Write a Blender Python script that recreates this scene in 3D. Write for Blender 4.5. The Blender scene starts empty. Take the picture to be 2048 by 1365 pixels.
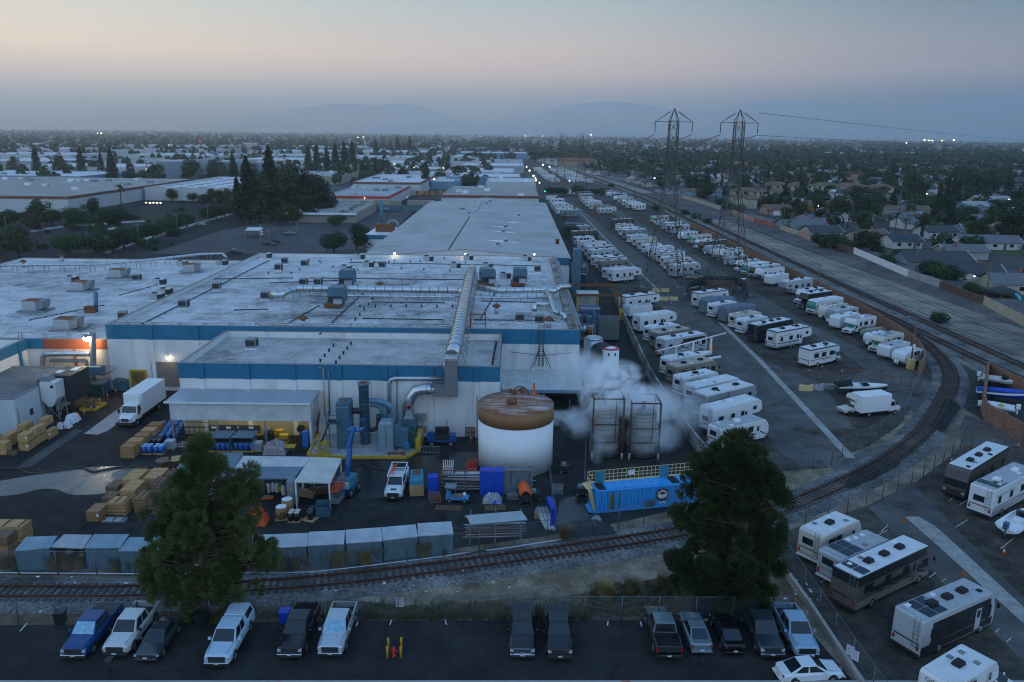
import bpy,math,random
from mathutils import Vector,Matrix
rnd=random.Random(11)
sc=bpy.context.scene
col=sc.collection
# camera model (also used to read ground points)
H=38.0;F=1592.0;T=math.atan(414.5/F);R=math.radians(0.68)
ct,st=math.cos(T),math.sin(T)
def ray(x,y):
 u=x-1024;v=y-682.5
 a=u*math.cos(R)+v*math.sin(R);b=-u*math.sin(R)+v*math.cos(R)
 dx=a/F;dy=-b/F
 return dx,ct+dy*st,-st+dy*ct
def P(x,y,z=0.0):
 d=ray(x,y);s=(z-H)/d[2]
 return(d[0]*s,d[1]*s)
def P3(x,y,z=0.0):
 a=P(x,y,z);return(a[0],a[1],z)
def PY(x,y,Y):
 d=ray(x,y);s=Y/d[1]
 return(d[0]*s,H+d[2]*s)
def scl(Y,z=0):
 return F/(Y*ct+(H-z)*st)
 # mesh builder
class MB:
 def __init__(s):s.v=[];s.f=[];s.m=[];s.s=[]
 def poly(s,pts,m=0,sm=False):
  b=len(s.v);s.v+=[tuple(p)for p in pts];s.f.append(tuple(range(b,b+len(pts))));s.m.append(m);s.s.append(sm)
 def faces(s,vs,fs,m=0,sm=False):
  b=len(s.v);s.v+=[tuple(p)for p in vs]
  for f in fs:s.f.append(tuple(i+b for i in f));s.m.append(m);s.s.append(sm)
 def box(s,x0,y0,z0,x1,y1,z1,m=0,tx=0,ty=0):
  vs=[(x0,y0,z0),(x1,y0,z0),(x1,y1,z0),(x0,y1,z0),(x0+tx,y0+ty,z1),(x1-tx,y0+ty,z1),(x1-tx,y1-ty,z1),(x0+tx,y1-ty,z1)]
  s.faces(vs,[(3,2,1,0),(4,5,6,7),(0,1,5,4),(1,2,6,5),(2,3,7,6),(3,0,4,7)],m)
 def cbox(s,c,d,m=0,rz=0,rx=0,ry=0):
  M_=Matrix.Translation(c)@Matrix.Rotation(rz,4,'Z')@Matrix.Rotation(ry,4,'Y')@Matrix.Rotation(rx,4,'X')
  a,b,e=d[0]/2,d[1]/2,d[2]/2
  vs=[M_@Vector(p)for p in[(-a,-b,-e),(a,-b,-e),(a,b,-e),(-a,b,-e),(-a,-b,e),(a,-b,e),(a,b,e),(-a,b,e)]]
  s.faces(vs,[(3,2,1,0),(4,5,6,7),(0,1,5,4),(1,2,6,5),(2,3,7,6),(3,0,4,7)],m)
 def bar(s,p,q,w,h=None,m=0):
  p=Vector(p);q=Vector(q);d=q-p;L=d.length
  if L<1e-6:return
  d.normalize();up=Vector((0,0,1))if abs(d.z)<.95 else Vector((0,1,0))
  a=d.cross(up).normalized()*w/2;b=a.cross(d).normalized()*(h or w)/2
  vs=[p-a-b,p+a-b,p+a+b,p-a+b,q-a-b,q+a-b,q+a+b,q-a+b]
  s.faces(vs,[(3,2,1,0),(4,5,6,7),(0,1,5,4),(1,2,6,5),(2,3,7,6),(3,0,4,7)],m)
 def prism(s,prof,lo,hi,axis='y',m=0,ms=None,shrink=None):
  n=len(prof)
  def pt(a,b,t):
   return(a,t,b)if axis=='y' else((t,a,b)if axis=='x' else(a,b,t))
  vs=[pt(a,b,lo)for a,b in prof]+[pt(a,b,hi)for a,b in prof]
  ar=sum(prof[i][0]*prof[(i+1)%n][1]-prof[(i+1)%n][0]*prof[i][1]for i in range(n))
  fl=(ar>0)==(axis=='y')
  fs=[tuple(range(n)),tuple(range(2*n-1,n-1,-1))]+[(i,i+n,(i+1)%n+n,(i+1)%n)for i in range(n)]
  if not fl:fs=[tuple(reversed(f))for f in fs]
  b=len(s.v);s.v+=vs
  for k,f in enumerate(fs):
   s.f.append(tuple(i+b for i in f));s.m.append(ms[k-2]if ms and k>=2 else m);s.s.append(False)
 def cyl(s,p,q,r,r2=None,n=12,m=0,cap=True,sm=True,mcap=None):
  p=Vector(p);q=Vector(q);d=(q-p).normalized();r2=r if r2 is None else r2
  up=Vector((0,0,1))if abs(d.z)<.95 else Vector((1,0,0))
  a=d.cross(up).normalized();b=d.cross(a).normalized()
  i0=len(s.v)
  for c,rr in((p,r),(q,r2)):
   for k in range(n):
    t=2*math.pi*k/n;s.v.append(tuple(c+(a*math.cos(t)+b*math.sin(t))*rr))
  for k in range(n):
   j=(k+1)%n;s.f.append((i0+k,i0+j,i0+n+j,i0+n+k));s.m.append(m);s.s.append(sm)
  if cap:
   mc=m if mcap is None else mcap
   s.f.append(tuple(i0+n-1-k for k in range(n)));s.m.append(mc);s.s.append(False)
   s.f.append(tuple(i0+n+k for k in range(n)));s.m.append(mc);s.s.append(False)
 def tube(s,path,r,n=8,m=0,cap=True):
  path=[Vector(p)for p in path];i0=len(s.v);a=None
  for i,p in enumerate(path):
   d=(path[min(i+1,len(path)-1)]-path[max(i-1,0)]).normalized()
   if a is None:
    up=Vector((0,0,1))if abs(d.z)<.9 else Vector((1,0,0));a=d.cross(up).normalized()
   a=(a-d*a.dot(d)).normalized();b=d.cross(a)
   for k in range(n):
    t=2*math.pi*k/n;s.v.append(tuple(p+(a*math.cos(t)+b*math.sin(t))*r))
  for i in range(len(path)-1):
   for k in range(n):
    j=(k+1)%n;o=i0+i*n
    s.f.append((o+k,o+j,o+n+j,o+n+k));s.m.append(m);s.s.append(True)
  if cap:
   s.f.append(tuple(i0+n-1-k for k in range(n)));s.m.append(m);s.s.append(False)
   e=i0+(len(path)-1)*n;s.f.append(tuple(e+k for k in range(n)));s.m.append(m);s.s.append(False)
 def lathe(s,prof,c=(0,0,0),n=24,m=0,ms=None):
  i0=len(s.v)
  for r,z in prof:
   for k in range(n):
    t=2*math.pi*k/n;s.v.append((c[0]+r*math.cos(t),c[1]+r*math.sin(t),c[2]+z))
  for i in range(len(prof)-1):
   for k in range(n):
    j=(k+1)%n;o=i0+i*n
    s.f.append((o+k,o+j,o+n+j,o+n+k));s.m.append(ms[i]if ms else m);s.s.append(True)
  s.f.append(tuple(i0+n-1-k for k in range(n)));s.m.append(ms[0]if ms else m);s.s.append(False)
  e=i0+(len(prof)-1)*n;s.f.append(tuple(e+k for k in range(n)));s.m.append(ms[-1]if ms else m);s.s.append(False)
 def loft(s,secs,m=0,ms=None,sm=False,cap=True):
  n=len(secs[0]);i0=len(s.v)
  for r in secs:s.v+=[tuple(p)for p in r]
  for i in range(len(secs)-1):
   for k in range(n):
    j=(k+1)%n;o=i0+i*n
    s.f.append((o+k,o+j,o+n+j,o+n+k));s.m.append(ms(i,k)if ms else m);s.s.append(sm)
  if cap:
   s.f.append(tuple(i0+n-1-k for k in range(n)));s.m.append(m);s.s.append(False)
   e=i0+(len(secs)-1)*n;s.f.append(tuple(e+k for k in range(n)));s.m.append(m);s.s.append(False)
 def xf(s,M_):
  s.v=[tuple(M_@Vector(p))for p in s.v];return s
 def mesh(s,name,mats):
  me=bpy.data.meshes.new(name);me.from_pydata(s.v,[],s.f)
  for mt in(mats if isinstance(mats,(list,tuple))else[mats]):me.materials.append(mt)
  me.polygons.foreach_set('material_index',s.m);me.polygons.foreach_set('use_smooth',s.s);me.update()
  return me
 def Z0(s,name,mats,parent=None,bevel=0):
  o=bpy.data.objects.new(name,s.mesh(name,mats));col.objects.link(o)
  if parent is not None:o.parent=parent
  if bevel:
   b=o.modifiers.new('bevel','BEVEL');b.width=bevel;b.segments=2;b.limit_method='ANGLE'
  return o
def tag(o,label=None,cat=None,group=None,kind=None):
 if label:o['label']=label
 if cat:o['category']=cat
 if group:o['group']=group
 if kind:o['kind']=kind
 return o
def Z1(name,label,cat,loc=(0,0,0),rz=0,group=None):
 o=bpy.data.objects.new(name,None);col.objects.link(o)
 o.location=loc if len(loc)==3 else(loc[0],loc[1],0);o.rotation_euler=(0,0,rz);o.empty_display_size=.5
 return tag(o,label,cat,group)
KIDS={}
def kids(o):return[c for c in o.children]
def dup(o,parent=None):
 c=o.copy();col.objects.link(c)
 if parent is not None:c.parent=parent
 for ch in o.children:dup(ch,c)
 return c
def Z13(o,loc,rz=0,label=None,group=None,sc_=None):
 o.location=loc if len(loc)==3 else(loc[0],loc[1],0);o.rotation_euler=(0,0,rz)
 if label:o['label']=label
 if group:o['group']=group
 if sc_:o.scale=sc_ if isinstance(sc_,tuple)else(sc_,)*3
 return o
def Z14(name,mb,mats,label=None):
 o=mb.Z0(name,mats);o['kind']='structure'
 if label:o['label']=label
 return o
def Z2(pts,n=6):
 out=[];N=len(pts)
 for i in range(N-1):
  p0,p1,p2,p3=pts[max(i-1,0)],pts[i],pts[i+1],pts[min(i+2,N-1)]
  for k in range(n):
   t=k/n
   out.append(tuple(.5*((2*b)+(-a+c)*t+(2*a-5*b+4*c-d)*t*t+(-a+3*b-3*c+d)*t**3)for a,b,c,d in zip(p0,p1,p2,p3)))
 out.append(tuple(pts[-1]));return out
def Z6(pts,step):
 out=[pts[0]];acc=0
 for a,b in zip(pts,pts[1:]):
  L=math.dist(a,b);t=step-acc
  while t<=L:
   out.append(tuple(p+(q-p)*t/L for p,q in zip(a,b)));t+=step
  acc=L-(t-step)
 return out
def text_mb(mb,s,size,M_,m=0,align='CENTER',ext=.01):
 cu=bpy.data.curves.new('t','FONT');cu.body=s;cu.size=size;cu.align_x=align;cu.align_y='CENTER';cu.extrude=ext;cu.resolution_u=2
 ob=bpy.data.objects.new('t',cu);me=ob.to_mesh()
 mb.faces([M_@v.co for v in me.vertices],[tuple(p.vertices)for p in me.polygons],m)
 ob.to_mesh_clear();bpy.data.objects.remove(ob);bpy.data.curves.remove(cu)
 # materials
def nt(name):
 m=bpy.data.materials.new(name);m.use_nodes=True
 n=m.node_tree;return m,n,n.nodes['Principled BSDF']
def N(n,t,**kw):
 x=n.nodes.new(t)
 for k,v in kw.items():
  if k.startswith('i_'):x.inputs[k[2:].replace('_',' ')].default_value=v
  else:setattr(x,k,v)
 return x
def ramp(n,stops,fac=None):
 r=n.nodes.new('ShaderNodeValToRGB');e=r.color_ramp.elements
 while len(e)<len(stops):e.new(.5)
 for i,(p,c)in enumerate(stops):e[i].position=p;e[i].color=(*c,1)if len(c)==3 else c
 if fac is not None:n.links.new(fac,r.inputs[0])
 return r
def mix(n,fac,a,b,mode='MIX'):
 x=n.nodes.new('ShaderNodeMix');x.data_type='RGBA';x.blend_type=mode
 for sck,v in((x.inputs[0],fac),(x.inputs[6],a),(x.inputs[7],b)):
  if hasattr(v,'is_output'):n.links.new(v,sck)
  elif isinstance(v,(int,float)):sck.default_value=v
  else:sck.default_value=(*v,1)
 return x.outputs[2]
MATS={}
def mat(name,c,rough=.65,metal=0.,var=.12,scale=1.5,bump=0.,bscale=20,coord='Object',dirt=None,spec=.5,coat=0,streak=False):
 if name in MATS:return MATS[name]
 m,n,b=nt(name);MATS[name]=m
 tc=N(n,'ShaderNodeTexCoord');src=tc.outputs['Object']
 if coord=='World':src=N(n,'ShaderNodeNewGeometry').outputs['Position']
 if streak:
  mp=N(n,'ShaderNodeMapping');mp.inputs['Scale'].default_value=(1,1,.12);n.links.new(src,mp.inputs[0]);src2=mp.outputs[0]
 else:src2=src
 nz=N(n,'ShaderNodeTexNoise',i_Scale=scale,i_Detail=6.,i_Roughness=.65);n.links.new(src2,nz.inputs['Vector'])
 lo=tuple(max(0,v*(1-var*1.6))for v in c);hi=tuple(min(1,v*(1+var*1.3))for v in c)
 r=ramp(n,[(.3,lo),(.5,c),(.7,hi)],nz.outputs[0]);out=r.outputs[0]
 if dirt:
  dcol,dsc,lo_,hi_=dirt
  n2=N(n,'ShaderNodeTexNoise',i_Scale=dsc,i_Detail=8.,i_Roughness=.7);n.links.new(src2,n2.inputs['Vector'])
  r2=ramp(n,[(lo_,(0,0,0)),(hi_,(1,1,1))],n2.outputs[0]);out=mix(n,r2.outputs[0],out,dcol)
 n.links.new(out,b.inputs['Base Color']);b.inputs['Roughness'].default_value=rough;b.inputs['Metallic'].default_value=metal
 b.inputs['Specular IOR Level'].default_value=spec;b.inputs['Coat Weight'].default_value=coat
 if bump:
  n3=N(n,'ShaderNodeTexNoise',i_Scale=bscale,i_Detail=5.);n.links.new(src,n3.inputs['Vector'])
  bp=N(n,'ShaderNodeBump',i_Strength=bump,i_Distance=.05);n.links.new(n3.outputs[0],bp.inputs['Height']);n.links.new(bp.outputs[0],b.inputs['Normal'])
 return m
def Z15(name,c,s):
 if name in MATS:return MATS[name]
 m,n,b=nt(name);MATS[name]=m
 b.inputs['Base Color'].default_value=(*c,1);b.inputs['Emission Color'].default_value=(*c,1);b.inputs['Emission Strength'].default_value=s
 return m
def Z16(name,c,rough=.3,metal=0.,var=.04):return mat(name,c,rough,metal,var,3,coat=.18,spec=.4)
def corr(name,c,axis=0,per=.2,rough=.5,metal=.0,var=.12,dirt=None,bump=.6):
 if name in MATS:return MATS[name]
 m=mat(name,c,rough,metal,var,.6,dirt=dirt);n=m.node_tree;b=n.nodes['Principled BSDF']
 tc=N(n,'ShaderNodeTexCoord');w=N(n,'ShaderNodeTexWave',wave_type='BANDS',bands_direction='XYZ'[axis],i_Scale=1/per/3.18,i_Distortion=0.)
 n.links.new(tc.outputs['Object'],w.inputs['Vector'])
 bp=N(n,'ShaderNodeBump',i_Strength=bump,i_Distance=.05);n.links.new(w.outputs[1],bp.inputs['Height']);n.links.new(bp.outputs[0],b.inputs['Normal'])
 return m
def ground(name,stops,scales=(.08,.6,9),rough=.9,seams=None,bump=.25,spec=.3,cracks=0):
 """ground colours mixed from three noises in world space; optional brick joints"""
 m,n,b=nt(name);MATS[name]=m
 g=N(n,'ShaderNodeNewGeometry').outputs['Position']
 a=[]
 for k in scales:
  x=N(n,'ShaderNodeTexNoise',i_Scale=k,i_Detail=7.,i_Roughness=.68);n.links.new(g,x.inputs['Vector']);a.append(x.outputs[0])
 mm=N(n,'ShaderNodeMath',operation='ADD');n.links.new(a[0],mm.inputs[0]);n.links.new(a[1],mm.inputs[1])
 m3=N(n,'ShaderNodeMath',operation='MULTIPLY_ADD');n.links.new(mm.outputs[0],m3.inputs[0]);m3.inputs[1].default_value=.5;m3.inputs[2].default_value=0
 m4=N(n,'ShaderNodeMath',operation='MULTIPLY_ADD');n.links.new(a[2],m4.inputs[0]);m4.inputs[1].default_value=.35
 m5=N(n,'ShaderNodeMath',operation='MULTIPLY_ADD');n.links.new(m3.outputs[0],m5.inputs[0]);m5.inputs[1].default_value=1.;m5.inputs[2].default_value=-.175
 n.links.new(m5.outputs[0],m4.inputs[2])
 out=ramp(n,[(.5+(p-.5)*.55,c)for p,c in stops],m4.outputs[0]).outputs[0]
 if cracks:
  vo=N(n,'ShaderNodeTexVoronoi',feature='DISTANCE_TO_EDGE',i_Scale=cracks);dn=N(n,'ShaderNodeVectorMath',operation='ADD');nv=N(n,'ShaderNodeTexNoise',i_Scale=1.3,i_Detail=3.);n.links.new(g,nv.inputs['Vector']);n.links.new(nv.outputs[1],dn.inputs[0]);n.links.new(g,dn.inputs[1]);n.links.new(dn.outputs[0],vo.inputs['Vector'])
  out=mix(n,ramp(n,[(.0,(.55,.55,.55)),(.012,(0,0,0))],vo.outputs[0]).outputs[0],out,(.006,.006,.006))
  ns=N(n,'ShaderNodeTexNoise',i_Scale=.33,i_Detail=2.);n.links.new(g,ns.inputs['Vector']);out=mix(n,ramp(n,[(.63,(0,0,0)),(.74,(.7,.7,.7))],ns.outputs[0]).outputs[0],out,(.008,.008,.008))
 if seams:
  scol,sx,sy=seams
  br=N(n,'ShaderNodeTexBrick',offset=.5);br.inputs['Scale'].default_value=1.;br.inputs['Brick Width'].default_value=sx;br.inputs['Row Height'].default_value=sy
  br.inputs['Mortar Size'].default_value=.05;br.inputs['Color1'].default_value=(0,0,0,1);br.inputs['Color2'].default_value=(0,0,0,1);br.inputs['Mortar'].default_value=(1,1,1,1)
  n.links.new(g,br.inputs['Vector']);mu=N(n,'ShaderNodeMath',operation='MULTIPLY');n.links.new(br.outputs[0],mu.inputs[0]);mu.inputs[1].default_value=.4
  out=mix(n,mu.outputs[0],out,scol)
 n.links.new(out,b.inputs['Base Color']);b.inputs['Roughness'].default_value=rough;b.inputs['Specular IOR Level'].default_value=spec
 bp=N(n,'ShaderNodeBump',i_Strength=bump,i_Distance=.08);n.links.new(a[2],bp.inputs['Height']);n.links.new(bp.outputs[0],b.inputs['Normal'])
 return m
def glass(name,c=(.012,.017,.022),rough=.08):return mat(name,c,rough,0,.1,.5,spec=.6)
W_=mat('white_plaster',(.68,.68,.66),.75,var=.07,scale=.35,dirt=((.36,.33,.29),.3,.55,.8),streak=True)
BLUE=mat('blue_parapet',(.01,.14,.25),.55,var=.08,scale=.5)
ROOF=ground('roof_membrane',[(.27,(.13,.12,.11)),(.4,(.34,.33,.32)),(.5,(.48,.47,.46)),(.6,(.58,.57,.56)),(.75,(.66,.65,.64))],(.035,.22,2.5),.8,((.3,.29,.28),9.,3.),.08)
ROOF2=ground('dusty_roof',[(.3,(.13,.12,.11)),(.43,(.28,.265,.25)),(.55,(.4,.385,.365)),(.75,(.5,.48,.46))],(.06,.3,3),.85,((.24,.22,.2),7.,2.),.08)
STEEL=mat('galvanised_steel',(.5,.52,.54),.38,.85,.1,2)
DUCT=mat('duct_steel',(.55,.57,.58),.28,.9,.12,1.2)
GREY=mat('grey_metal',(.22,.24,.25),.55,.3,.15,2)
DARK=mat('dark_metal',(.03,.032,.035),.6,.2,.2,2)
BLACK=mat('black_rubber',(.012,.012,.013),.8,0,.2,3)
WHITE=mat('white_paint',(.72,.73,.73),.4,0,.04,1)
RUST=mat('rust',(.2,.075,.03),.85,.1,.35,2.5,dirt=((.08,.03,.015),4,.5,.7))
YEL=mat('yellow_paint',(.5,.31,.03),.55,0,.12,3)
ORANGE=mat('orange_paint',(.7,.12,.02),.5,0,.1,3)
RED=mat('red_paint',(.55,.02,.015),.45,0,.1,3)
WOOD=mat('raw_wood',(.42,.26,.12),.8,0,.15,3)
PLY=mat('pale_plywood',(.45,.26,.105),.75,0,.1,2)
OLDWOOD=mat('weathered_wood',(.17,.1,.06),.85,0,.25,3)
CARD=mat('cardboard',(.3,.165,.075),.85,0,.08,2)
BLUEP=mat('blue_plastic',(.02,.12,.4),.4,0,.1,3)
BLUET=mat('blue_tarp',(.006,.055,.42),.45,0,.15,3,bump=.4,bscale=6)
TEAL=mat('teal_cover',(.03,.2,.27),.6,0,.15,2)
MACH=mat('slate_blue_metal',(.07,.15,.2),.5,.2,.15,1.2,dirt=((.13,.1,.07),1.5,.66,.8))
CONC=ground('concrete',[(.3,(.18,.18,.18)),(.5,(.3,.3,.29)),(.7,(.38,.37,.36))],(.1,.7,8),.85)
POST=mat('fence_steel',(.11,.13,.15),.5,.5,.1,3)
GLASS=glass('dark_glass')
GLASST=mat('teal_glass',(.02,.2,.17),.1,0,.2,.8)
WARM=Z15('warm_lamp',(1,.72,.36),60)
COOL=Z15('pale_lamp',(1,.86,.6),40)
def link_mat():
 m,n,b=nt('chain_link');MATS['chain_link']=m
 b.inputs['Base Color'].default_value=(.22,.26,.3,1);b.inputs['Roughness'].default_value=.45;b.inputs['Metallic'].default_value=.3
 tr=N(n,'ShaderNodeBsdfTransparent');mx=N(n,'ShaderNodeMixShader');mx.inputs[0].default_value=.11
 n.links.new(tr.outputs[0],mx.inputs[1]);n.links.new(b.outputs[0],mx.inputs[2]);n.links.new(mx.outputs[0],n.nodes['Material Output'].inputs[0])
 return m
LINK=link_mat()
def leaf_mat(name,a,b_,c):
 m,n,b=nt(name);MATS[name]=m
 oi=N(n,'ShaderNodeObjectInfo');g=N(n,'ShaderNodeNewGeometry')
 nz=N(n,'ShaderNodeTexNoise',i_Scale=.5,i_Detail=3.);n.links.new(g.outputs['Position'],nz.inputs['Vector'])
 ad=N(n,'ShaderNodeMath',operation='MULTIPLY_ADD');n.links.new(oi.outputs['Random'],ad.inputs[0]);ad.inputs[1].default_value=.35;n.links.new(nz.outputs[0],ad.inputs[2])
 sb=N(n,'ShaderNodeMath',operation='SUBTRACT');n.links.new(ad.outputs[0],sb.inputs[0]);sb.inputs[1].default_value=.17
 r=ramp(n,[(.3,a),(.5,b_),(.72,c)],sb.outputs[0]);n.links.new(r.outputs[0],b.inputs['Base Color'])
 b.inputs['Roughness'].default_value=.7;b.inputs['Specular IOR Level'].default_value=.2
 return m
LEAF=leaf_mat('broad_leaf',(.014,.028,.012),(.028,.05,.018),(.055,.075,.026))
FICUS=leaf_mat('dense_leaf',(.014,.034,.012),(.025,.058,.018),(.05,.09,.025))
CONIF=leaf_mat('conifer_needle',(.01,.02,.012),(.018,.034,.016),(.035,.05,.02))
PINE=leaf_mat('pine_needle',(.035,.05,.018),(.065,.086,.028),(.115,.135,.045))
DRY=leaf_mat('dry_grass',(.1,.075,.035),(.19,.14,.06),(.28,.21,.09))
GREENGR=leaf_mat('weed_grass',(.035,.05,.015),(.08,.09,.028),(.17,.15,.06))
PALM=leaf_mat('palm_frond',(.02,.035,.015),(.035,.06,.02),(.06,.085,.03))
BARK=mat('bark',(.09,.06,.04),.9,0,.3,4,bump=.6,bscale=8)
# render, camera, sky
sc.render.engine='CYCLES'
sc.view_settings.view_transform='Standard';sc.view_settings.look='None';sc.view_settings.gamma=1;sc.view_settings.exposure=.28
sc.view_settings.use_curve_mapping=False
sc.cycles.use_denoising=True;sc.cycles.max_bounces=8;sc.cycles.diffuse_bounces=3;sc.cycles.glossy_bounces=3
sc.cycles.transparent_max_bounces=24;sc.cycles.volume_bounces=8;sc.cycles.filter_width=1.15;sc.cycles.volume_step_rate=1.5;sc.cycles.sample_clamp_indirect=4
cam=bpy.data.cameras.new('camera');camo=bpy.data.objects.new('camera',cam);col.objects.link(camo)
cam.lens=36*F/2048;cam.sensor_width=36;cam.clip_end=90000;cam.clip_start=1
camo.location=(0,0,H)
camo.rotation_euler=(Matrix.Rotation(math.pi/2-T,3,'X')@Matrix.Rotation(R,3,'Z')).to_euler()
sc.camera=camo
w=bpy.data.worlds.new('World');sc.world=w;w.use_nodes=True;n=w.node_tree
for x in list(n.nodes):n.nodes.remove(x)
out=N(n,'ShaderNodeOutputWorld')
sky=N(n,'ShaderNodeTexSky',sky_type='NISHITA',sun_disc=False);sky.sun_elevation=math.radians(-3);sky.sun_rotation=math.radians(-70);sky.air_density=1;sky.dust_density=2;sky.ozone_density=3
b1=N(n,'ShaderNodeBackground',i_Strength=.05);n.links.new(sky.outputs[0],b1.inputs[0])
tc=N(n,'ShaderNodeTexCoord');sx=N(n,'ShaderNodeSeparateXYZ');n.links.new(tc.outputs['Generated'],sx.inputs[0])
az=N(n,'ShaderNodeMath',operation='ARCTAN2');n.links.new(sx.outputs[0],az.inputs[0]);n.links.new(sx.outputs[1],az.inputs[1])
el=N(n,'ShaderNodeMath',operation='ARCSINE');n.links.new(sx.outputs[2],el.inputs[0])
e01=N(n,'ShaderNodeMapRange',clamp=True);n.links.new(el.outputs[0],e01.inputs[0]);e01.inputs[1].default_value=0;e01.inputs[2].default_value=math.pi/2
q=N(n,'ShaderNodeMath',operation='POWER');n.links.new(e01.outputs[0],q.inputs[0]);q.inputs[1].default_value=.5
def er(lst):
 return ramp(n,[(math.sqrt(d/90),c)for d,c in lst],q.outputs[0]).outputs[0]
ZEN=(.145,.34,.74)
left=er([(0,(.36,.42,.47)),(1.6,(.42,.42,.45)),(3.2,(.74,.6,.51)),(5,(.9,.72,.54)),(8.6,(.62,.65,.58)),(22,(.26,.42,.58)),(90,ZEN)])
mid=er([(0,(.26,.35,.44)),(2.2,(.36,.38,.43)),(3.8,(.63,.51,.465)),(5.4,(.64,.54,.48)),(8.6,(.42,.49,.5)),(22,(.17,.33,.52)),(90,ZEN)])
right=er([(0,(.09,.17,.28)),(2.4,(.14,.21,.31)),(4.2,(.31,.3,.35)),(6,(.25,.275,.32)),(8.6,(.13,.22,.275)),(22,(.1,.25,.46)),(90,ZEN)])
a1=N(n,'ShaderNodeMapRange',interpolation_type='SMOOTHSTEP');n.links.new(az.outputs[0],a1.inputs[0]);a1.inputs[1].default_value=-.62;a1.inputs[2].default_value=.05
a2=N(n,'ShaderNodeMapRange',interpolation_type='SMOOTHSTEP');n.links.new(az.outputs[0],a2.inputs[0]);a2.inputs[1].default_value=-.05;a2.inputs[2].default_value=.62
grad=mix(n,a2.outputs[0],mix(n,a1.outputs[0],left,mid),right)
back=er([(0,(.5,.7,.92)),(20,(.5,.72,1.02)),(45,(.28,.5,.88)),(90,ZEN)])  # sky behind the camera, brightened beyond real twilight to light camera-facing walls
a3=N(n,'ShaderNodeMapRange',interpolation_type='SMOOTHSTEP');n.links.new(sx.outputs[1],a3.inputs[0]);a3.inputs[1].default_value=.35;a3.inputs[2].default_value=-.45
grad=mix(n,a3.outputs[0],grad,back)
b2=N(n,'ShaderNodeBackground',i_Strength=1.);n.links.new(grad,b2.inputs[0])
ad=N(n,'ShaderNodeAddShader');n.links.new(b1.outputs[0],ad.inputs[0]);n.links.new(b2.outputs[0],ad.inputs[1]);n.links.new(ad.outputs[0],out.inputs[0])
sun=bpy.data.lights.new('sun','SUN');sun.energy=.06;sun.angle=math.radians(40);sun.color=(1,.8,.62)
so=bpy.data.objects.new('sun',sun);col.objects.link(so);so.rotation_euler=(math.radians(72),0,math.radians(-110))
# ground
EARTH=ground('suburb_earth',[(.3,(.03,.034,.03)),(.48,(.055,.055,.047)),(.62,(.09,.08,.066)),(.8,(.13,.115,.09))],(.004,.03,.5),.95)
DIRT=ground('rail_dirt',[(.25,(.07,.05,.033)),(.42,(.145,.108,.073)),(.56,(.23,.185,.13)),(.75,(.4,.34,.25))],(.07,.35,5),.95)
BROWNDIRT=ground('needle_litter',[(.3,(.05,.034,.022)),(.5,(.1,.07,.046)),(.7,(.16,.12,.085))],(.12,.8,9),.95)
SAND=ground('corridor_sand',[(.28,(.085,.072,.055)),(.42,(.17,.148,.115)),(.55,(.26,.23,.18)),(.75,(.38,.34,.27))],(.025,.14,3),.95)
BERM=ground('berm_soil',[(.3,(.06,.058,.055)),(.5,(.1,.095,.088)),(.66,(.17,.15,.125))],(.05,.3,4),.95)
ASPH=ground('yard_asphalt',[(.25,(.018,.018,.018)),(.45,(.028,.028,.027)),(.6,(.037,.036,.035)),(.8,(.06,.058,.054))],(.05,.4,6),.85,spec=.12,cracks=0.16)
ASPHF=ground('lot_asphalt',[(.25,(.017,.017,.017)),(.45,(.027,.027,.026)),(.62,(.036,.036,.035)),(.8,(.055,.054,.052))],(.06,.35,7),.85,spec=.12,cracks=0.2)
LANE=ground('lane_asphalt',[(.25,(.045,.045,.042)),(.45,(.075,.075,.069)),(.6,(.105,.104,.095)),(.8,(.16,.155,.14))],(.05,.3,6),.85,cracks=0.15)
PARKDIRT=ground('parking_dirt',[(.25,(.026,.023,.019)),(.45,(.053,.047,.039)),(.6,(.085,.075,.061)),(.8,(.14,.12,.095))],(.1,.6,7),.95,spec=.12)
GRAVEL=ground('ballast_gravel',[(.3,(.04,.04,.038)),(.46,(.105,.103,.098)),(.56,(.165,.16,.15)),(.75,(.32,.31,.29))],(.2,3.5,14),.95,bump=.9)
ROAD=ground('street_asphalt',[(.25,(.045,.045,.046)),(.5,(.072,.072,.072)),(.75,(.115,.113,.108))],(.02,.2,3),.9,cracks=0.1)
LAWN=ground('lawn',[(.3,(.03,.05,.018)),(.5,(.06,.085,.026)),(.7,(.11,.12,.045))],(.03,.3,6),.95)
PAD=ground('concrete_pad',[(.28,(.2,.2,.2)),(.45,(.3,.3,.295)),(.6,(.36,.36,.35)),(.8,(.42,.42,.41))],(.12,.6,6),.85,((.1,.1,.1),4,4))
WORN=ground('worn_strip',[(.3,(.2,.2,.19)),(.5,(.31,.3,.28)),(.7,(.38,.37,.34))],(.2,1,8),.9)
def Z4(name,pts,z,m,px=True,label=None):
 b=MB();p=[P(*q)if px else q for q in pts]
 ar=sum(p[i][0]*p[(i+1)%len(p)][1]-p[(i+1)%len(p)][0]*p[i][1]for i in range(len(p)))
 if ar<0:p=p[::-1]
 b.poly([(x,y,z)for x,y in p]);return Z14(name,b,m,label)
b=MB();b.poly([(-26000,-200,-.06),(26000,-200,-.06),(26000,40000,-.06),(-26000,40000,-.06)]);Z14('ground',b,EARTH)
Z4('railway_dirt',[(-130,40),(66,40),(66,126),(24,126),(24,90),(-130,90)],-.03,DIRT,False)
Z4('planting_strip',[(0,1178),(300,1186),(560,1180),(800,1212),(1150,1190),(1345,1150),(1560,1092),(1600,1240),(1180,1246),(0,1250)],-.02,BROWNDIRT)
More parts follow.
